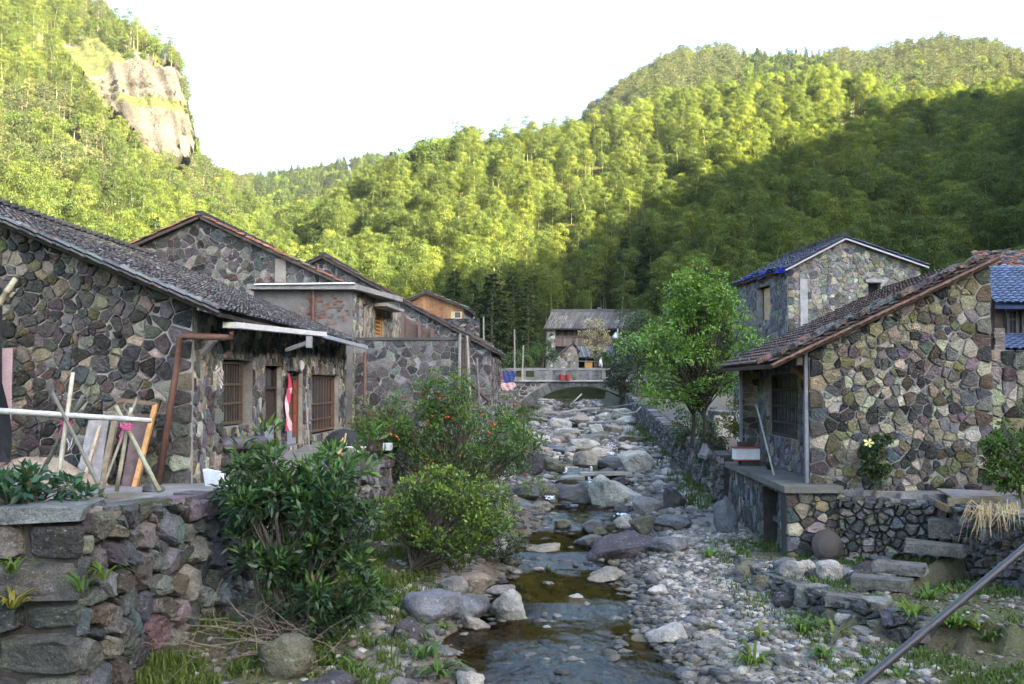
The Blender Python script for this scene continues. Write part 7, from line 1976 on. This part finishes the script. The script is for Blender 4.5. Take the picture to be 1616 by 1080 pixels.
board('plank', 'dark purple-brown board leaning behind the orange batten', (205, 778, 17.4), (226, 655, 18.1), 0.32, 0.05, (0.11, 0.075, 0.075))
board('plank', 'orange fresh timber batten leaning on the house wall', (210, 778, 17.3), (246, 638, 18.0), 0.08, 0.08, (0.42, 0.23, 0.09))
board('plank', 'dark timber rail lying across the tops of the leaning boards', (185, 631, 17.9), (248, 638, 18.0), 0.09, 0.07, (0.15, 0.11, 0.075), up=(0, 0, 1))
board('plank', 'orange-tan board lying flat at the foot of the leaning timbers', (143, 772, 17.0), (205, 778, 16.9), 0.22, 0.06, (0.35, 0.2, 0.09), up=(0, 0, 1))
# mound of sand behind the rack, slabs
m = MB(); c_ = P(60, 758, 17.3); nR, nA = 6, 18; vv, ff = [], []
for i in range(nR + 1):
    for k in range(nA):
        t = i / nR; a = 2 * math.pi * k / nA
        vv.append((c_.x + 1.3 * t * math.cos(a) * (1 + 0.1 * math.sin(3 * a)), c_.y + 0.7 * t * math.sin(a), -1.95 + 0.62 * (1 - t * t) * (1 + 0.12 * math.sin(a * 4 + i))))
for i in range(nR):
    for k in range(nA): ff.append((i * nA + k, i * nA + (k + 1) % nA, (i + 1) * nA + (k + 1) % nA, (i + 1) * nA + k)[::-1])
m.add(vv, ff, (0.27, 0.22, 0.17)); o = solo('sand_heap', m, M['ground'], 'small heap of sandy earth against the house wall behind the rack', 'sand heap', smooth=True)
for k, (px_, row_, D_, w_, h_, tone, lab) in enumerate(((240, 776, 15.2, 0.34, 0.2, 'dark', 'dark rough stone on the terrace at the foot of the rust pipe'), (22, 765, 15.0, 0.7, 0.3, 'grey', 'grey stone on the terrace behind the glossy bush'))):
    put_rock(P(px_, row_, D_) + Vector((0, 0, 0.02)), w_, h_, tone, lab)
# black cloth, pink board and a cut pole at the left frame edge
m = MB(); m.beam(P(8, 735, 17.6), P(12, 550, 17.8), 0.16, 0.05, (0.46, 0.34, 0.38), up=(0, 1, 0)); solo('painted_board', m, M['paint'], 'tall board with faded pink paint standing at the left edge of the house', 'board')
vt, ft = [], []
for i in range(12):
    for k in range(5):
        t = i / 11; s = k / 4; x_ = lerp(-45, lerp(4, 3, t) + (16 * math.sin(max(0, t - .55) * 5) if t > .55 else 0), s); y_ = lerp(455, 730, t)
        vt.append(P(x_, y_, 17.3 + 0.12 * math.sin(s * 7 + t * 5)))
for i in range(11):
    for k in range(4): ft.append((i * 5 + k, i * 5 + k + 1, i * 5 + k + 6, i * 5 + k + 5))
m = MB(); m.add(vt, ft, (0.02, 0.02, 0.024)); solo('black_cloth', m, M['cloth'], 'black sheet hanging at the far left edge beside the pink board', 'cloth')
m = MB(); pole(m, P(-14, 498, 17.4), P(24, 440, 17.2), 0.06, (0.36, 0.33, 0.24)); pole(m, P(6, 480, 17.5), P(22, 462, 17.4), 0.03, (0.32, 0.28, 0.2)); solo('bamboo_pole', m, M['bamboo_pole'], 'thick cut bamboo pole poking in high at the left edge', 'pole', smooth=True)
# white slabs/box by the house corner
m = MB(); a = P(342, 768, 17.6)
m.hexa([a + Vector(v) for v in ((-.2, 0, 0), (.16, -.1, 0), (.2, .12, 0), (-.16, .2, 0), (-.27, .05, .3), (.05, -.06, .26), (.1, .1, .24), (-.22, .2, .3))], (0.5, 0.53, 0.58)); solo('foam_box', m, M['paint'], 'tilted pale grey-white block by the corner of the house', 'box')
# dark sofa roll, broom, pink towel
m = MB(); m.tube([P(352, 702, 20.3), P(356, 700, 20.3), P(412, 697, 22.6), P(415, 698, 22.7)], [0.09, 0.14, 0.14, 0.09], 10, (0.06, 0.055, 0.065)); pass 

sf = thing('old_bench', 'old dark vinyl-backed bench under the barred window', 'bench', V2(P(382, 735, 21)) + (-1.9,))
m = MB(); m.tube([P(350, 706, 20.1), P(353, 702, 20.1), P(413, 698, 22.5), P(415, 699, 22.6)], [0.09, 0.15, 0.15, 0.1], 10, (0.085, 0.075, 0.1)); m.build('backrest', M['plastic'], sf, True)
m = MB(); m.beam(P(352, 728, 20.0), P(414, 718, 22.4), 0.5, 0.14, (0.07, 0.065, 0.08)); m.build('seat', M['plastic'], sf)
for x_, y_, d_ in ((354, 745, 20.0), (412, 733, 22.4)):
    m = MB(); m.beam(P(x_, y_, d_), P(x_, y_ - 22, d_), 0.07, 0.07, (0.08, 0.06, 0.05), up=(0, 1, 0)); m.build('leg', M['wood'], sf)
m = MB(); m.tube([P(490, 735, 25.0), P(482, 622, 25.6)], 0.025, 6, (0.27, 0.24, 0.22)); solo('wooden_pole', m, M['wood'], 'thin grey pole leaning between the second door and window', 'pole')
WFp = WF; vt, ft = [], []
us_, vs_ = [WF.uv(447, 640)[0]] * 2, None
va, vb = WF.uv(447, 590)[1], WF.uv(447, 680)[1]; uc_ = WF.uv(447, 640)[0]
for i in range(9):
    t = i / 8; wd = 0.13 + 0.12 * math.sin(t * 5.0) ** 2 + (0.1 if t > 0.85 else 0)
    for k in range(4): s = k / 3 - 0.5; vt.append(WF.pt(uc_ + s * wd * 1.6 + 0.08 * t * math.sin(t * 6), lerp(va, vb, t), 0.12 + 0.05 * math.sin(k * 2 + t * 9)))
cols = []
m = MB()
for i in range(8):
    for k in range(3):
        idx = (i * 4 + k, i * 4 + k + 1, i * 4 + k + 5, i * 4 + k + 4)
        m.add([vt[j] for j in idx], [(0, 1, 2, 3)], (0.5, 0.06, 0.12) if (i < 2 or k == 1) else (0.62, 0.45, 0.5))
solo('towel', m, M['cloth'], 'pink and white striped towel hanging between the two doors', 'towel')
m = MB(); c_ = P(346, 592, 18.9)
for k in range(7): m.tube([c_ + Vector((random.uniform(-.05, .05), 0, 0.18 - 0.05 * k)), c_ + Vector((random.uniform(-.07, .09), -0.04, 0.1 - 0.06 * k))], 0.02, 4, jit((0.4, 0.33, 0.32), 0.4))
solo('hanging_bunch', m, M['cloth'], 'small pale dried bunch hanging on the wall beside the barred window', 'dried bunch')
# pots on the low wall
def pot(px_, row_, D_, rt, rb, h_, c_, lab, plant=None):
    b = P(px_, row_, D_); r = thing('flower_pot', lab, 'flower pot', b)
    m = MB(); n = 14; ring = lambda z, q: [b + Vector((q * math.cos(a), q * math.sin(a), z)) for a in np.linspace(0, 2 * math.pi, n + 1)[:-1]]
    R_ = ring(0, rb) + ring(h_ * 0.85, rt * 0.95) + ring(h_ * .85, rt * 1.05) + ring(h_, rt * 1.05) + ring(h_, rt * 0.9) + ring(h_ * 0.8, rt * 0.85)
    f = [(k * n + i, k * n + (i + 1) % n, (k + 1) * n + (i + 1) % n, (k + 1) * n + i) for k in range(5) for i in range(n)] + [tuple(range(n - 1, -1, -1)), tuple(range(5 * n, 6 * n))]
    m.add(R_, f, c_); m.build('pot', M['paint'], r)
    if plant:
        rng = np.random.default_rng(int(px_)); p = np.array([0, 0, h_]) + np.abs(rng.normal(size=(plant[0], 3))) * 0.0 + nrm(rng.normal(size=(plant[0], 3)) + np.array([0, 0, .8])) * rng.uniform(0.05, plant[1], (plant[0], 1))
        v, q, c = leaf_quads(p, rng.normal(size=p.shape) + np.array([0, 0, .5]), rng.normal(size=p.shape) + np.array([0, 0, 1]), np.full(len(p), 0.09), np.full(len(p), 0.04), hcol(rng, len(p), (0.05, 0.1, 0.025)))
        o = link_mesh('plant', quad_mesh('plant', v, q, c), M['leaf'], r)
    return r
pot(562, 714, 21.6, 0.21, 0.14, 0.12, (0.55, 0.55, 0.53), 'shallow white bowl planter on the wall top', (30, 0.16))
pot(573, 710, 22.2, 0.12, 0.08, 0.2, (0.33, 0.12, 0.07), 'terracotta pot behind the shallow white bowl', (20, 0.15))
pot(588, 712, 22.0, 0.26, 0.2, 0.3, (0.05, 0.035, 0.03), 'large dark pot with a bush beside the terracotta pot', (120, 0.35))
m = MB(); m.box(*[*sorted((P(600, 708, 22.6).x, P(618, 708, 22.6).x))], 22.4, 22.8, P(608, 710, 22.6).z, P(608, 700, 22.6).z, (0.5, 0.55, 0.58)); solo('basin', m, M['paint'], 'pale blue-grey basin beside the large dark pot', 'basin')
vt = []; m = MB(); c_ = P(543, 712, 23.0)
for i in range(5):
    for k in range(10): a = 2 * math.pi * k / 10; q = [0.5, 0.52, 0.42, 0.28, 0.08][i]; vt.append(c_ + Vector((q * math.cos(a) * (1 + 0.15 * math.sin(3 * a)), 0.6 * q * math.sin(a), [0, .15, .32, .44, .5][i])))
m.add(vt, [(i * 10 + k, i * 10 + (k + 1) % 10, (i + 1) * 10 + (k + 1) % 10, (i + 1) * 10 + k) for i in range(4) for k in range(10)], (0.03, 0.03, 0.035)); solo('covered_heap', m, M['cloth'], 'heap under black sheeting beside the flower pots', 'covered heap')
m = MB(); m.tube([P(538, 725, 22), P(546, 684, 22.3)], 0.02, 5, (0.4, 0.3, 0.15)); m.add([P(536, 728, 22), P(530, 712, 22), P(541, 690, 22.2), P(548, 700, 22.2)], [(0, 1, 2, 3)], (0.42, 0.32, 0.16)); solo('broom', m, M['bamboo_pole'], 'straw broom leaning by the black covered heap', 'broom')
# ---- bamboo garden poles and washing by the bridge
gp = [((812, 520), (812, 600)), ((763, 500), (764, 590)), ((778, 545), (780, 600)), ((826, 545), (824, 600)), ((748, 500), (749, 560)), ((790, 570), (785, 610))]
for k, (a_, b_) in enumerate(gp):
    m = MB(); D_ = 62 + k; m.tube([P(*b_, D_), P(*a_, D_)], [0.06, 0.045], 5, jit((0.3, 0.27, 0.24), 0.25))
    solo('garden_pole', m, M['bamboo_pole'], ('tall bare pole beside the hanging washing', 'slim pole against the broad dark conifer', 'short pole in the garden by the gate', 'leaning pole near the bridge parapet end', 'pale thin pole at the dark stone wall end', 'crooked stake below the garden poles')[k], 'pole', 'garden poles by the bridge')
WSH = [(803, 586, 606, 0.34, (0.05, 0.07, 0.2), 'dark blue shirt hanging on the bamboo pole by the bridge'), (801, 604, 616, 0.42, (0.6, 0.38, 0.38), 'pale pink cloth hanging below the dark blue shirt'), (784, 590, 600, 0.3, (0.4, 0.06, 0.05), 'red cloth hanging in the garden beyond the gate')]
for k, (px_, r0, r1, w_, c_, lab) in enumerate(WSH):
    a, b = P(px_, r0, 60 - k * .3), P(px_, r1, 60 - k * .3); vt, ft = [], []
    for i in range(6):
        for j in range(5): t = i / 5; s = j / 4 - .5; vt.append((a.x + s * w_ * 2 * (1 + .2 * math.sin(i)), a.y + 0.07 * math.sin(j * 2.1 + i), lerp(a.z, b.z, t) + 0.04 * math.cos(j * 2)))
    for i in range(5):
        for j in range(4): ft.append((i * 5 + j, i * 5 + j + 1, i * 5 + j + 6, i * 5 + j + 5))
    m = MB(); m.add(vt, ft, c_); solo('washing', m, M['cloth'], lab, 'laundry')
# lamp post, crate, dish
lp = thing('lamp_post', 'slim pale street lamp post behind the bridge', 'street lamp', P(974, 590, 92))
m = MB(); m.tube([P(974, 590, 92), P(975, 518, 92)], [0.09, 0.06], 8, (0.36, 0.4, 0.47)); m.build('post', M['paint'], lp)
m = MB(); m.tube([P(975, 522, 92), P(969, 528, 91.8)], 0.035, 6, (0.36, 0.4, 0.47)); m.build('arm', M['paint'], lp)
m = MB(); m.tube([P(972, 526, 91.8), P(970, 532, 91.8), P(970, 534, 91.8)], [0.06, 0.22, 0.18], 9, (0.5, 0.53, 0.58)); m.build('lamp_shade', M['paint'], lp)
m = MB(); c_ = P(929, 582, 88); 
cr_ = thing('crate', 'orange wooden crate showing above the bridge parapet', 'crate', c_)
for k in range(4):
    m = MB(); m.box(c_.x - 0.3, c_.x + 0.3, 88, 88.04, c_.z + 0.14 * k, c_.z + 0.14 * k + 0.12, (0.45, 0.22, 0.06)); m.build('slat', M['wood'], cr_)
for s_ in (-1, 1):
    m = MB(); m.box(c_.x + s_ * 0.3 - .03, c_.x + s_ * .3 + .03, 88.04, 88.5, c_.z - .3, c_.z + 0.56, (0.4, 0.2, 0.06)); m.build('end_board', M['wood'], cr_)
# the person crossing the bridge
def person():
    p = P(948, 600, DB + 1.3); base = Vector((p.x, DB + 1.3, zD + 0.004))
    r = thing('person', 'person in a white shirt and dark trousers walking across the arch bridge', 'person', base)
    J = {'pel': (0, 0, .92), 'ab': (0, 0, 1.1), 'ch': (0.01, 0, 1.32), 'nk': (0.02, 0, 1.48), 'hd': (0.04, 0, 1.6), 'top': (0.04, 0, 1.68),
         'ls': (0.0, -.17, 1.4), 'le': (-.06, -.21, 1.14), 'lw': (.04, -.2, .92), 'lh': (.07, -.2, .84), 'rs': (0.0, .17, 1.4), 're': (.03, .21, 1.14), 'rw': (.14, .2, .94), 'rh': (.17, .2, .86),
         'lp': (0, -.09, .88), 'lk': (.12, -.09, .5), 'la': (.1, -.09, .09), 'lt': (.24, -.09, .05), 'rp': (0, .09, .88), 'rk': (-.06, .09, .48), 'ra': (-.24, .09, .12), 'rt': (-.12, .09, .05)}
    R_ = {'pel': .14, 'ab': .13, 'ch': .15, 'nk': .06, 'hd': .1, 'top': .08, 'ls': .07, 'le': .05, 'lw': .035, 'lh': .04, 'rs': .07, 're': .05, 'rw': .035, 'rh': .04, 'lp': .1, 'lk': .065, 'la': .045, 'lt': .04, 'rp': .1, 'rk': .065, 'ra': .045, 'rt': .04}
    E_ = [('pel', 'ab'), ('ab', 'ch'), ('ch', 'nk'), ('nk', 'hd'), ('hd', 'top'), ('ch', 'ls'), ('ls', 'le'), ('le', 'lw'), ('lw', 'lh'), ('ch', 'rs'), ('rs', 're'), ('re', 'rw'), ('rw', 'rh'), ('pel', 'lp'), ('lp', 'lk'), ('lk', 'la'), ('la', 'lt'), ('pel', 'rp'), ('rp', 'rk'), ('rk', 'ra'), ('ra', 'rt')]
    def skin(name, keys, grow, mat, col):
        ks = list(keys); me = bpy.data.meshes.new(name)
        me.from_pydata([J[k] for k in ks], [(ks.index(a), ks.index(b)) for a, b in E_ if a in ks and b in ks], [])
        set_cols(me, [(*col, 1)] * len(ks))
        o = link_mesh(name, me, mat, r)
        md = o.modifiers.new('skin', 'SKIN'); 
        for i, k in enumerate(ks): me.skin_vertices[0].data[i].radius = (R_[k] + grow, R_[k] + grow); me.skin_vertices[0].data[i].use_root = (i == 0)
        o.modifiers.new('smooth', 'SUBSURF').render_levels = 1
        return o
    def flat(c, nm): return surf_mat(nm, col=c, rough=0.8, var=0.1, vscale=8, bump=0.05)
    skin('body', ['pel'] + [k for k in J if k != 'pel'], 0, flat((0.35, 0.2, 0.14), 'skin_tone'), (0.35, 0.2, 0.14))
    skin('shirt', ['ch', 'pel', 'ab', 'ls', 'le', 'rs', 're'], 0.022, flat((0.72, 0.73, 0.76), 'white_shirt'), (0.7, 0.7, 0.7))
    skin('trousers', ['pel', 'lp', 'lk', 'la', 'rp', 'rk', 'ra'], 0.02, flat((0.05, 0.05, 0.07), 'dark_trousers'), (0.05, 0.05, 0.07))
    m = MB(); hd = base + Vector((0.035, 0, 1.66)); vt = []
    for i in range(4):
        for k in range(9): a = 2 * math.pi * k / 9; q = [0.115, 0.11, 0.075, 0.02][i]; vt.append(hd + Vector((q * math.cos(a) - 0.015, q * math.sin(a), [-.02, .04, .085, .1][i])))
    m.add(vt, [(i * 9 + k, i * 9 + (k + 1) % 9, (i + 1) * 9 + (k + 1) % 9, (i + 1) * 9 + k) for i in range(3) for k in range(9)], (0.02, 0.018, 0.016)); m.build('hair', M['cloth'], r)
person()
# ================================================================== right terrace
pl = thing('planter', 'white box planter with red rim on a dark pedestal at the porch edge', 'planter', V2(P(1176, 752, 24.4)) + (-2.03,))
a_, b_ = P(1158, 726, 24.4), P(1196, 706, 24.4)
m = MB(); m.box(a_.x, b_.x, 24.2, 24.6, a_.z, b_.z, (0.66, 0.67, 0.70)); m.build('box', M['paint'], pl)
for z_, t_ in ((b_.z - 0.02, 0.035), (a_.z - 0.005, 0.03)):
    m = MB(); m.box(a_.x - 0.02, b_.x + 0.02, 24.18, 24.62, z_, z_ + t_, (0.35, 0.06, 0.06)); m.build('rim', M['paint'], pl)
c_ = P(1182, 730, 24.4).x
m = MB(); m.box(c_ - 0.22, c_ + 0.22, 24.25, 24.6, -2.03, a_.z - 0.006, (0.07, 0.065, 0.06)); m.build('pedestal', M['concrete'], pl)
m = MB(); m.box(a_.x + 0.1, b_.x - 0.1, 24.28, 24.5, b_.z + 0.016, b_.z + 0.13, (0.06, 0.05, 0.045)); m.build('soil', M['ground'], pl)
m = MB(); m.tube([P(1222, 752, 21.8), P(1194, 640, 23.0)], 0.022, 6, (0.4, 0.38, 0.34)); solo('wooden_pole', m, M['wood'], 'thin pale stick leaning in the porch of the right house', 'pole')
tuft('green_clump', 'dark weeds growing on the porch slab below the window', P(1215, 742, 23.2), 30, 0.3, 0.03, (0.04, 0.06, 0.02), 990)
# rusty disc
m = MB(); c_ = P(1306, 862, 19.2); n = 24; vt = []
for i, (q, dd) in enumerate(((0.30, 0.05), (0.30, 0.0), (0.2, -0.05), (0.07, -0.075))):
    for k in range(n): a = 2 * math.pi * k / n; vt.append(c_ + Vector((q * math.cos(a), dd + 0.25 * q * math.sin(a), q * math.sin(a))))
vt.append(c_ + Vector((0, -0.08, 0)))
m.add(vt, [(i * n + k, i * n + (k + 1) % n, (i + 1) * n + (k + 1) % n, (i + 1) * n + k) for i in range(3) for k in range(n)] + [(3 * n + k, 3 * n + (k + 1) % n, 4 * n) for k in range(n)], (0.02, 0.015, 0.014)); solo('wok_lid', m, M['metal'], 'round dark rusty pan lid leaning against the cobble wall below the porch', 'pan lid', smooth=False)
# box bed of boards on the terrace
bb = thing('wooden_trough', 'long low timber and board box lying open before the right house wall', 'planter box', P(1520, 800, 18.9))
z0_, z1_ = -2.36, P(1500, 788, 18.6).z
for (a_, b_, h_, c_) in (((1496, 810, 18.0), (1582, 806, 18.0), 0.26, (0.2, 0.17, 0.11)), ((1496, 808, 18.0), (1455, 785, 20.0), 0.12, (0.28, 0.19, 0.11)), ((1470, 790, 19.6), (1575, 790, 19.8), 0.1, (0.22, 0.19, 0.16))):
    p0, p1 = P(*a_), P(*b_); m = MB(); m.beam(Vector((p0.x, p0.y, z0_ + h_ / 2 + 0.02)), Vector((p1.x, p1.y, z0_ + h_ / 2 + 0.02)), 0.06, h_, c_); m.build('side_board', M['wood'], bb)
m = MB(); p = [P(1502, 800, 18.05), P(1584, 800, 18.05), P(1560, 790, 19.0), P(1478, 779, 19.4)]
zt_ = z0_ + 0.3; slab(m, [Vector((q.x, q.y, zt_)) for q in p], (0, 0, 1), 0.035, (0.27, 0.235, 0.22)); m.build('lid', M['wood'], bb)
# red-white flowers
m = MB()
for k in range(12):
    p = P(1345 + random.uniform(0, 26), 770 + random.uniform(-4, 3), 20.2)
    m.tube([p, p + Vector((0.01, 0, 0.05)), p + Vector((0, 0, 0.08))], [0.02, 0.05, 0.01], 6, jit((0.55, 0.12, 0.12) if k % 2 else (0.7, 0.6, 0.5), 0.2))
solo('flowers', m, M['cloth'], 'small row of red and cream flowers at the top of the cobble wall', 'flowers')
# stone steps
for k, (cx_, row_, D_, w_, dpt, lab) in enumerate(((1510, 822, 18.0, 0.82, 0.55, 'top stone step beside the end of the timber box'), (1474, 858, 17.2, 0.95, 0.5, 'second stone step from the top, pale worn slab'), (1420, 889, 16.4, 0.78, 0.4, 'third stone step from the top, dark sided block'), (1392, 912, 15.8, 0.85, 0.38, 'fourth stone step, mossy block under the third'), (1352, 940, 15.2, 0.85, 0.36, 'lowest stone step by the blue flagstones'))):
    p = P(cx_, row_, D_); m = MB(); h_ = 0.16 if k else 0.3
    d_ = Vector((0.72, -0.42, 0)).normalized(); n_ = Vector((0.42, 0.72, 0)).normalized()
    q = [p + d_ * sx * w_ / 2 + n_ * sy * dpt / 2 + Vector((random.uniform(-.05, .05), random.uniform(-.05, .05), z_ + random.uniform(-.025, .025))) for z_ in (-h_, 0) for sx, sy in ((-1, -1), (1, -1), (1, 1), (-1, 1))]
    m.hexa(q, jit((0.14, 0.138, 0.13), 0.15)); solo('stone_step', m, M['drystone'], lab, 'step', 'stone steps down to the stream')
# earth bank that carries the steps
for k in range(26):
    t = random.random(); p = P(lerp(1345, 1530, t) + random.uniform(-20, 30), lerp(965, 868, t) + random.uniform(-6, 22), lerp(15.0, 18.2, t) + random.uniform(-.1, .35))
    put_rock(p, random.uniform(0.2, 0.5), random.uniform(0.16, 0.34), random.choice(['dark', 'mossy', 'mossy', 'grey', 'blue-grey', 'purple']), 'rough stone packed under and beside the stone steps', 'stones packed round the steps', small=True, name='stone')
# earth bank under the steps
m = MB(); nU, nV = 26, 9; e0_, e1_ = P(1330, 965, 14.8), P(1540, 838, 18.2); vv = []
sd_ = Vector((0.5, 0.86, 0))
for i in range(nU):
    for k in range(nV):
        t = i / (nU - 1); s = k / (nV - 1) - 0.5; c_ = e0_.lerp(e1_, t)
        q = c_ + sd_ * s * 2.0; edge = 1 - (2 * abs(s)) ** 2.5
        zz = lerp(-3.75, c_.z - 0.12, max(0, edge)) + 0.22 * float(fbm(np.array([q.x * 2.2]), np.array([q.y * 2.2]))[0])
        vv.append((q.x, q.y, zz))
m.add(vv, [(i * nV + k, (i + 1) * nV + k, (i + 1) * nV + k + 1, i * nV + k + 1) for i in range(nU - 1) for k in range(nV - 1)], (0.06, 0.06, 0.035))
o = m.build('earth_bank', M['ground'], None, True); tag(o, kind='structure')
# path ledge edging
for k in range(30):
    t = random.random(); g = ground_hit(lerp(1160, 1335, t) + random.gauss(0, 9), lerp(905, 978, t) + random.gauss(0, 6)); w_ = 0.14 + 0.34 * random.random() ** 1.6
    put_rock(Vector((g.x, g.y, g.z + w_ * 0.12)), w_ * random.uniform(.9, 1.5), w_ * random.uniform(0.6, 1.0), random.choice(['blue-grey', 'grey', 'purple', 'dark', 'mossy', 'mossy']), 'stone edging the beaten path ledge above the gravel', 'edging stones of the path ledge', flat=random.random() < .5, name='stone', tilt=0.35)
for k in range(22):
    g = ground_hit(lerp(1245, 1400, random.random()), lerp(882, 925, random.random())); w_ = 0.16 + 0.3 * random.random() ** 1.5
    put_rock(Vector((g.x, g.y, g.z + w_ * .15)), w_ * random.uniform(.9, 1.4), w_ * random.uniform(0.6, .95), random.choice(['blue-grey', 'blue-grey', 'grey', 'pale', 'purple']), 'loose stone piled at the foot of the cobble wall', 'stones piled below the cobble wall', name='stone', tilt=0.35)
# black plastic pipe in the foreground
m = MB(); a, b = P(1345, 1092, 7.6), P(1640, 846, 8.6); n = 40; pts, rr_ = [], []
for k in range(n + 1): pts.append(a.lerp(b, k / n)); rr_.append(0.032 + (0.007 if k % 9 == 4 else 0))
m.tube(pts, rr_, 10, (0.022, 0.023, 0.03)); solo('plastic_pipe', m, M['plastic'], 'dark plastic pipe slanting across the lower right foreground', 'pipe', smooth=True)
m = MB(); m.tube([P(1130, 800, 24.6), P(1127, 818, 24.5), P(1131, 845, 24.2)], 0.02, 6, (0.55, 0.56, 0.58)); solo('hose', m, M['plastic'], 'short pale hose hanging down the bank wall beside the tall smooth boulder', 'hose')
# walls and clutter behind the bright tree
yd = thing('yard_wall', 'low broken pale wall glimpsed behind the bright green tree', 'wall', (P(1140, 690, 34).x, 34, -1.8))
Wy = Wall(P(1112, 690, 34).to_2d(), P(1175, 690, 33).to_2d()); pcs = Pieces('stone', M['stone'], 80); wb = MB()
masonry(pcs, wb, Wy, [(0, -2), (Wy.L, -2), (Wy.L, -1.0), (0, -0.95)], 0.3, PAL_GREY, relief=0.05, gap=0.04); pcs.finish(yd, 25); wb.build('wall_core', M['mortar'], yd)
m = MB(); a = P(1142, 668, 33.4); m.box(a.x - .3, a.x + .3, 33.2, 33.5, -1.9, a.z + .25, (0.5, 0.48, 0.44)); solo('foam_box', m, M['paint'], 'pale box in the yard behind the bright green tree', 'box')
m = MB(); a = P(1168, 650, 30); m.box(a.x - .14, a.x + .2, 29.8, 30.0, -1.95, P(1168, 640, 30).z, (0.6, 0.6, 0.62)); solo('white_panel', m, M['paint'], 'white panel standing by the porch wing of the right house', 'panel')
m = MB(); c_ = P(1112, 712, 27.5); vt = []
for i in range(5):
    for k in range(8): a = 2 * math.pi * k / 8; q = [0.17, 0.2, 0.16, 0.09, 0.05][i] * (1 + 0.25 * math.sin(3 * a + i)); vt.append(c_ + Vector((q * math.cos(a), q * .7 * math.sin(a), -0.2 + 0.1 * i + 0.04 * math.sin(5 * a))))
m.add(vt, [(i * 8 + k, i * 8 + (k + 1) % 8, (i + 1) * 8 + (k + 1) % 8, (i + 1) * 8 + k) for i in range(4) for k in range(8)], (0.2, 0.2, 0.215)); solo('plastic_sack', m, M['cloth'], 'crumpled grey plastic sack on the wall top below the bright green tree', 'sack')
# ================================================================== the air: thin haze over the whole valley
m, nt, out = newmat('valley_haze')
pv = N(nt, 'ShaderNodeVolumePrincipled')
pv.inputs['Color'].default_value = (0.78, 0.88, 1.0, 1)
pv.inputs['Density'].default_value = 0.00007
pv.inputs['Anisotropy'].default_value = 0.2
nt.links.new(pv.outputs[0], out.inputs['Volume'])
hz = MB(); hz.box(-735, 735, -735, 735, -12, 205)
o = hz.build('haze', m); tag(o, 'thin pale haze filling the valley', kind='stuff')
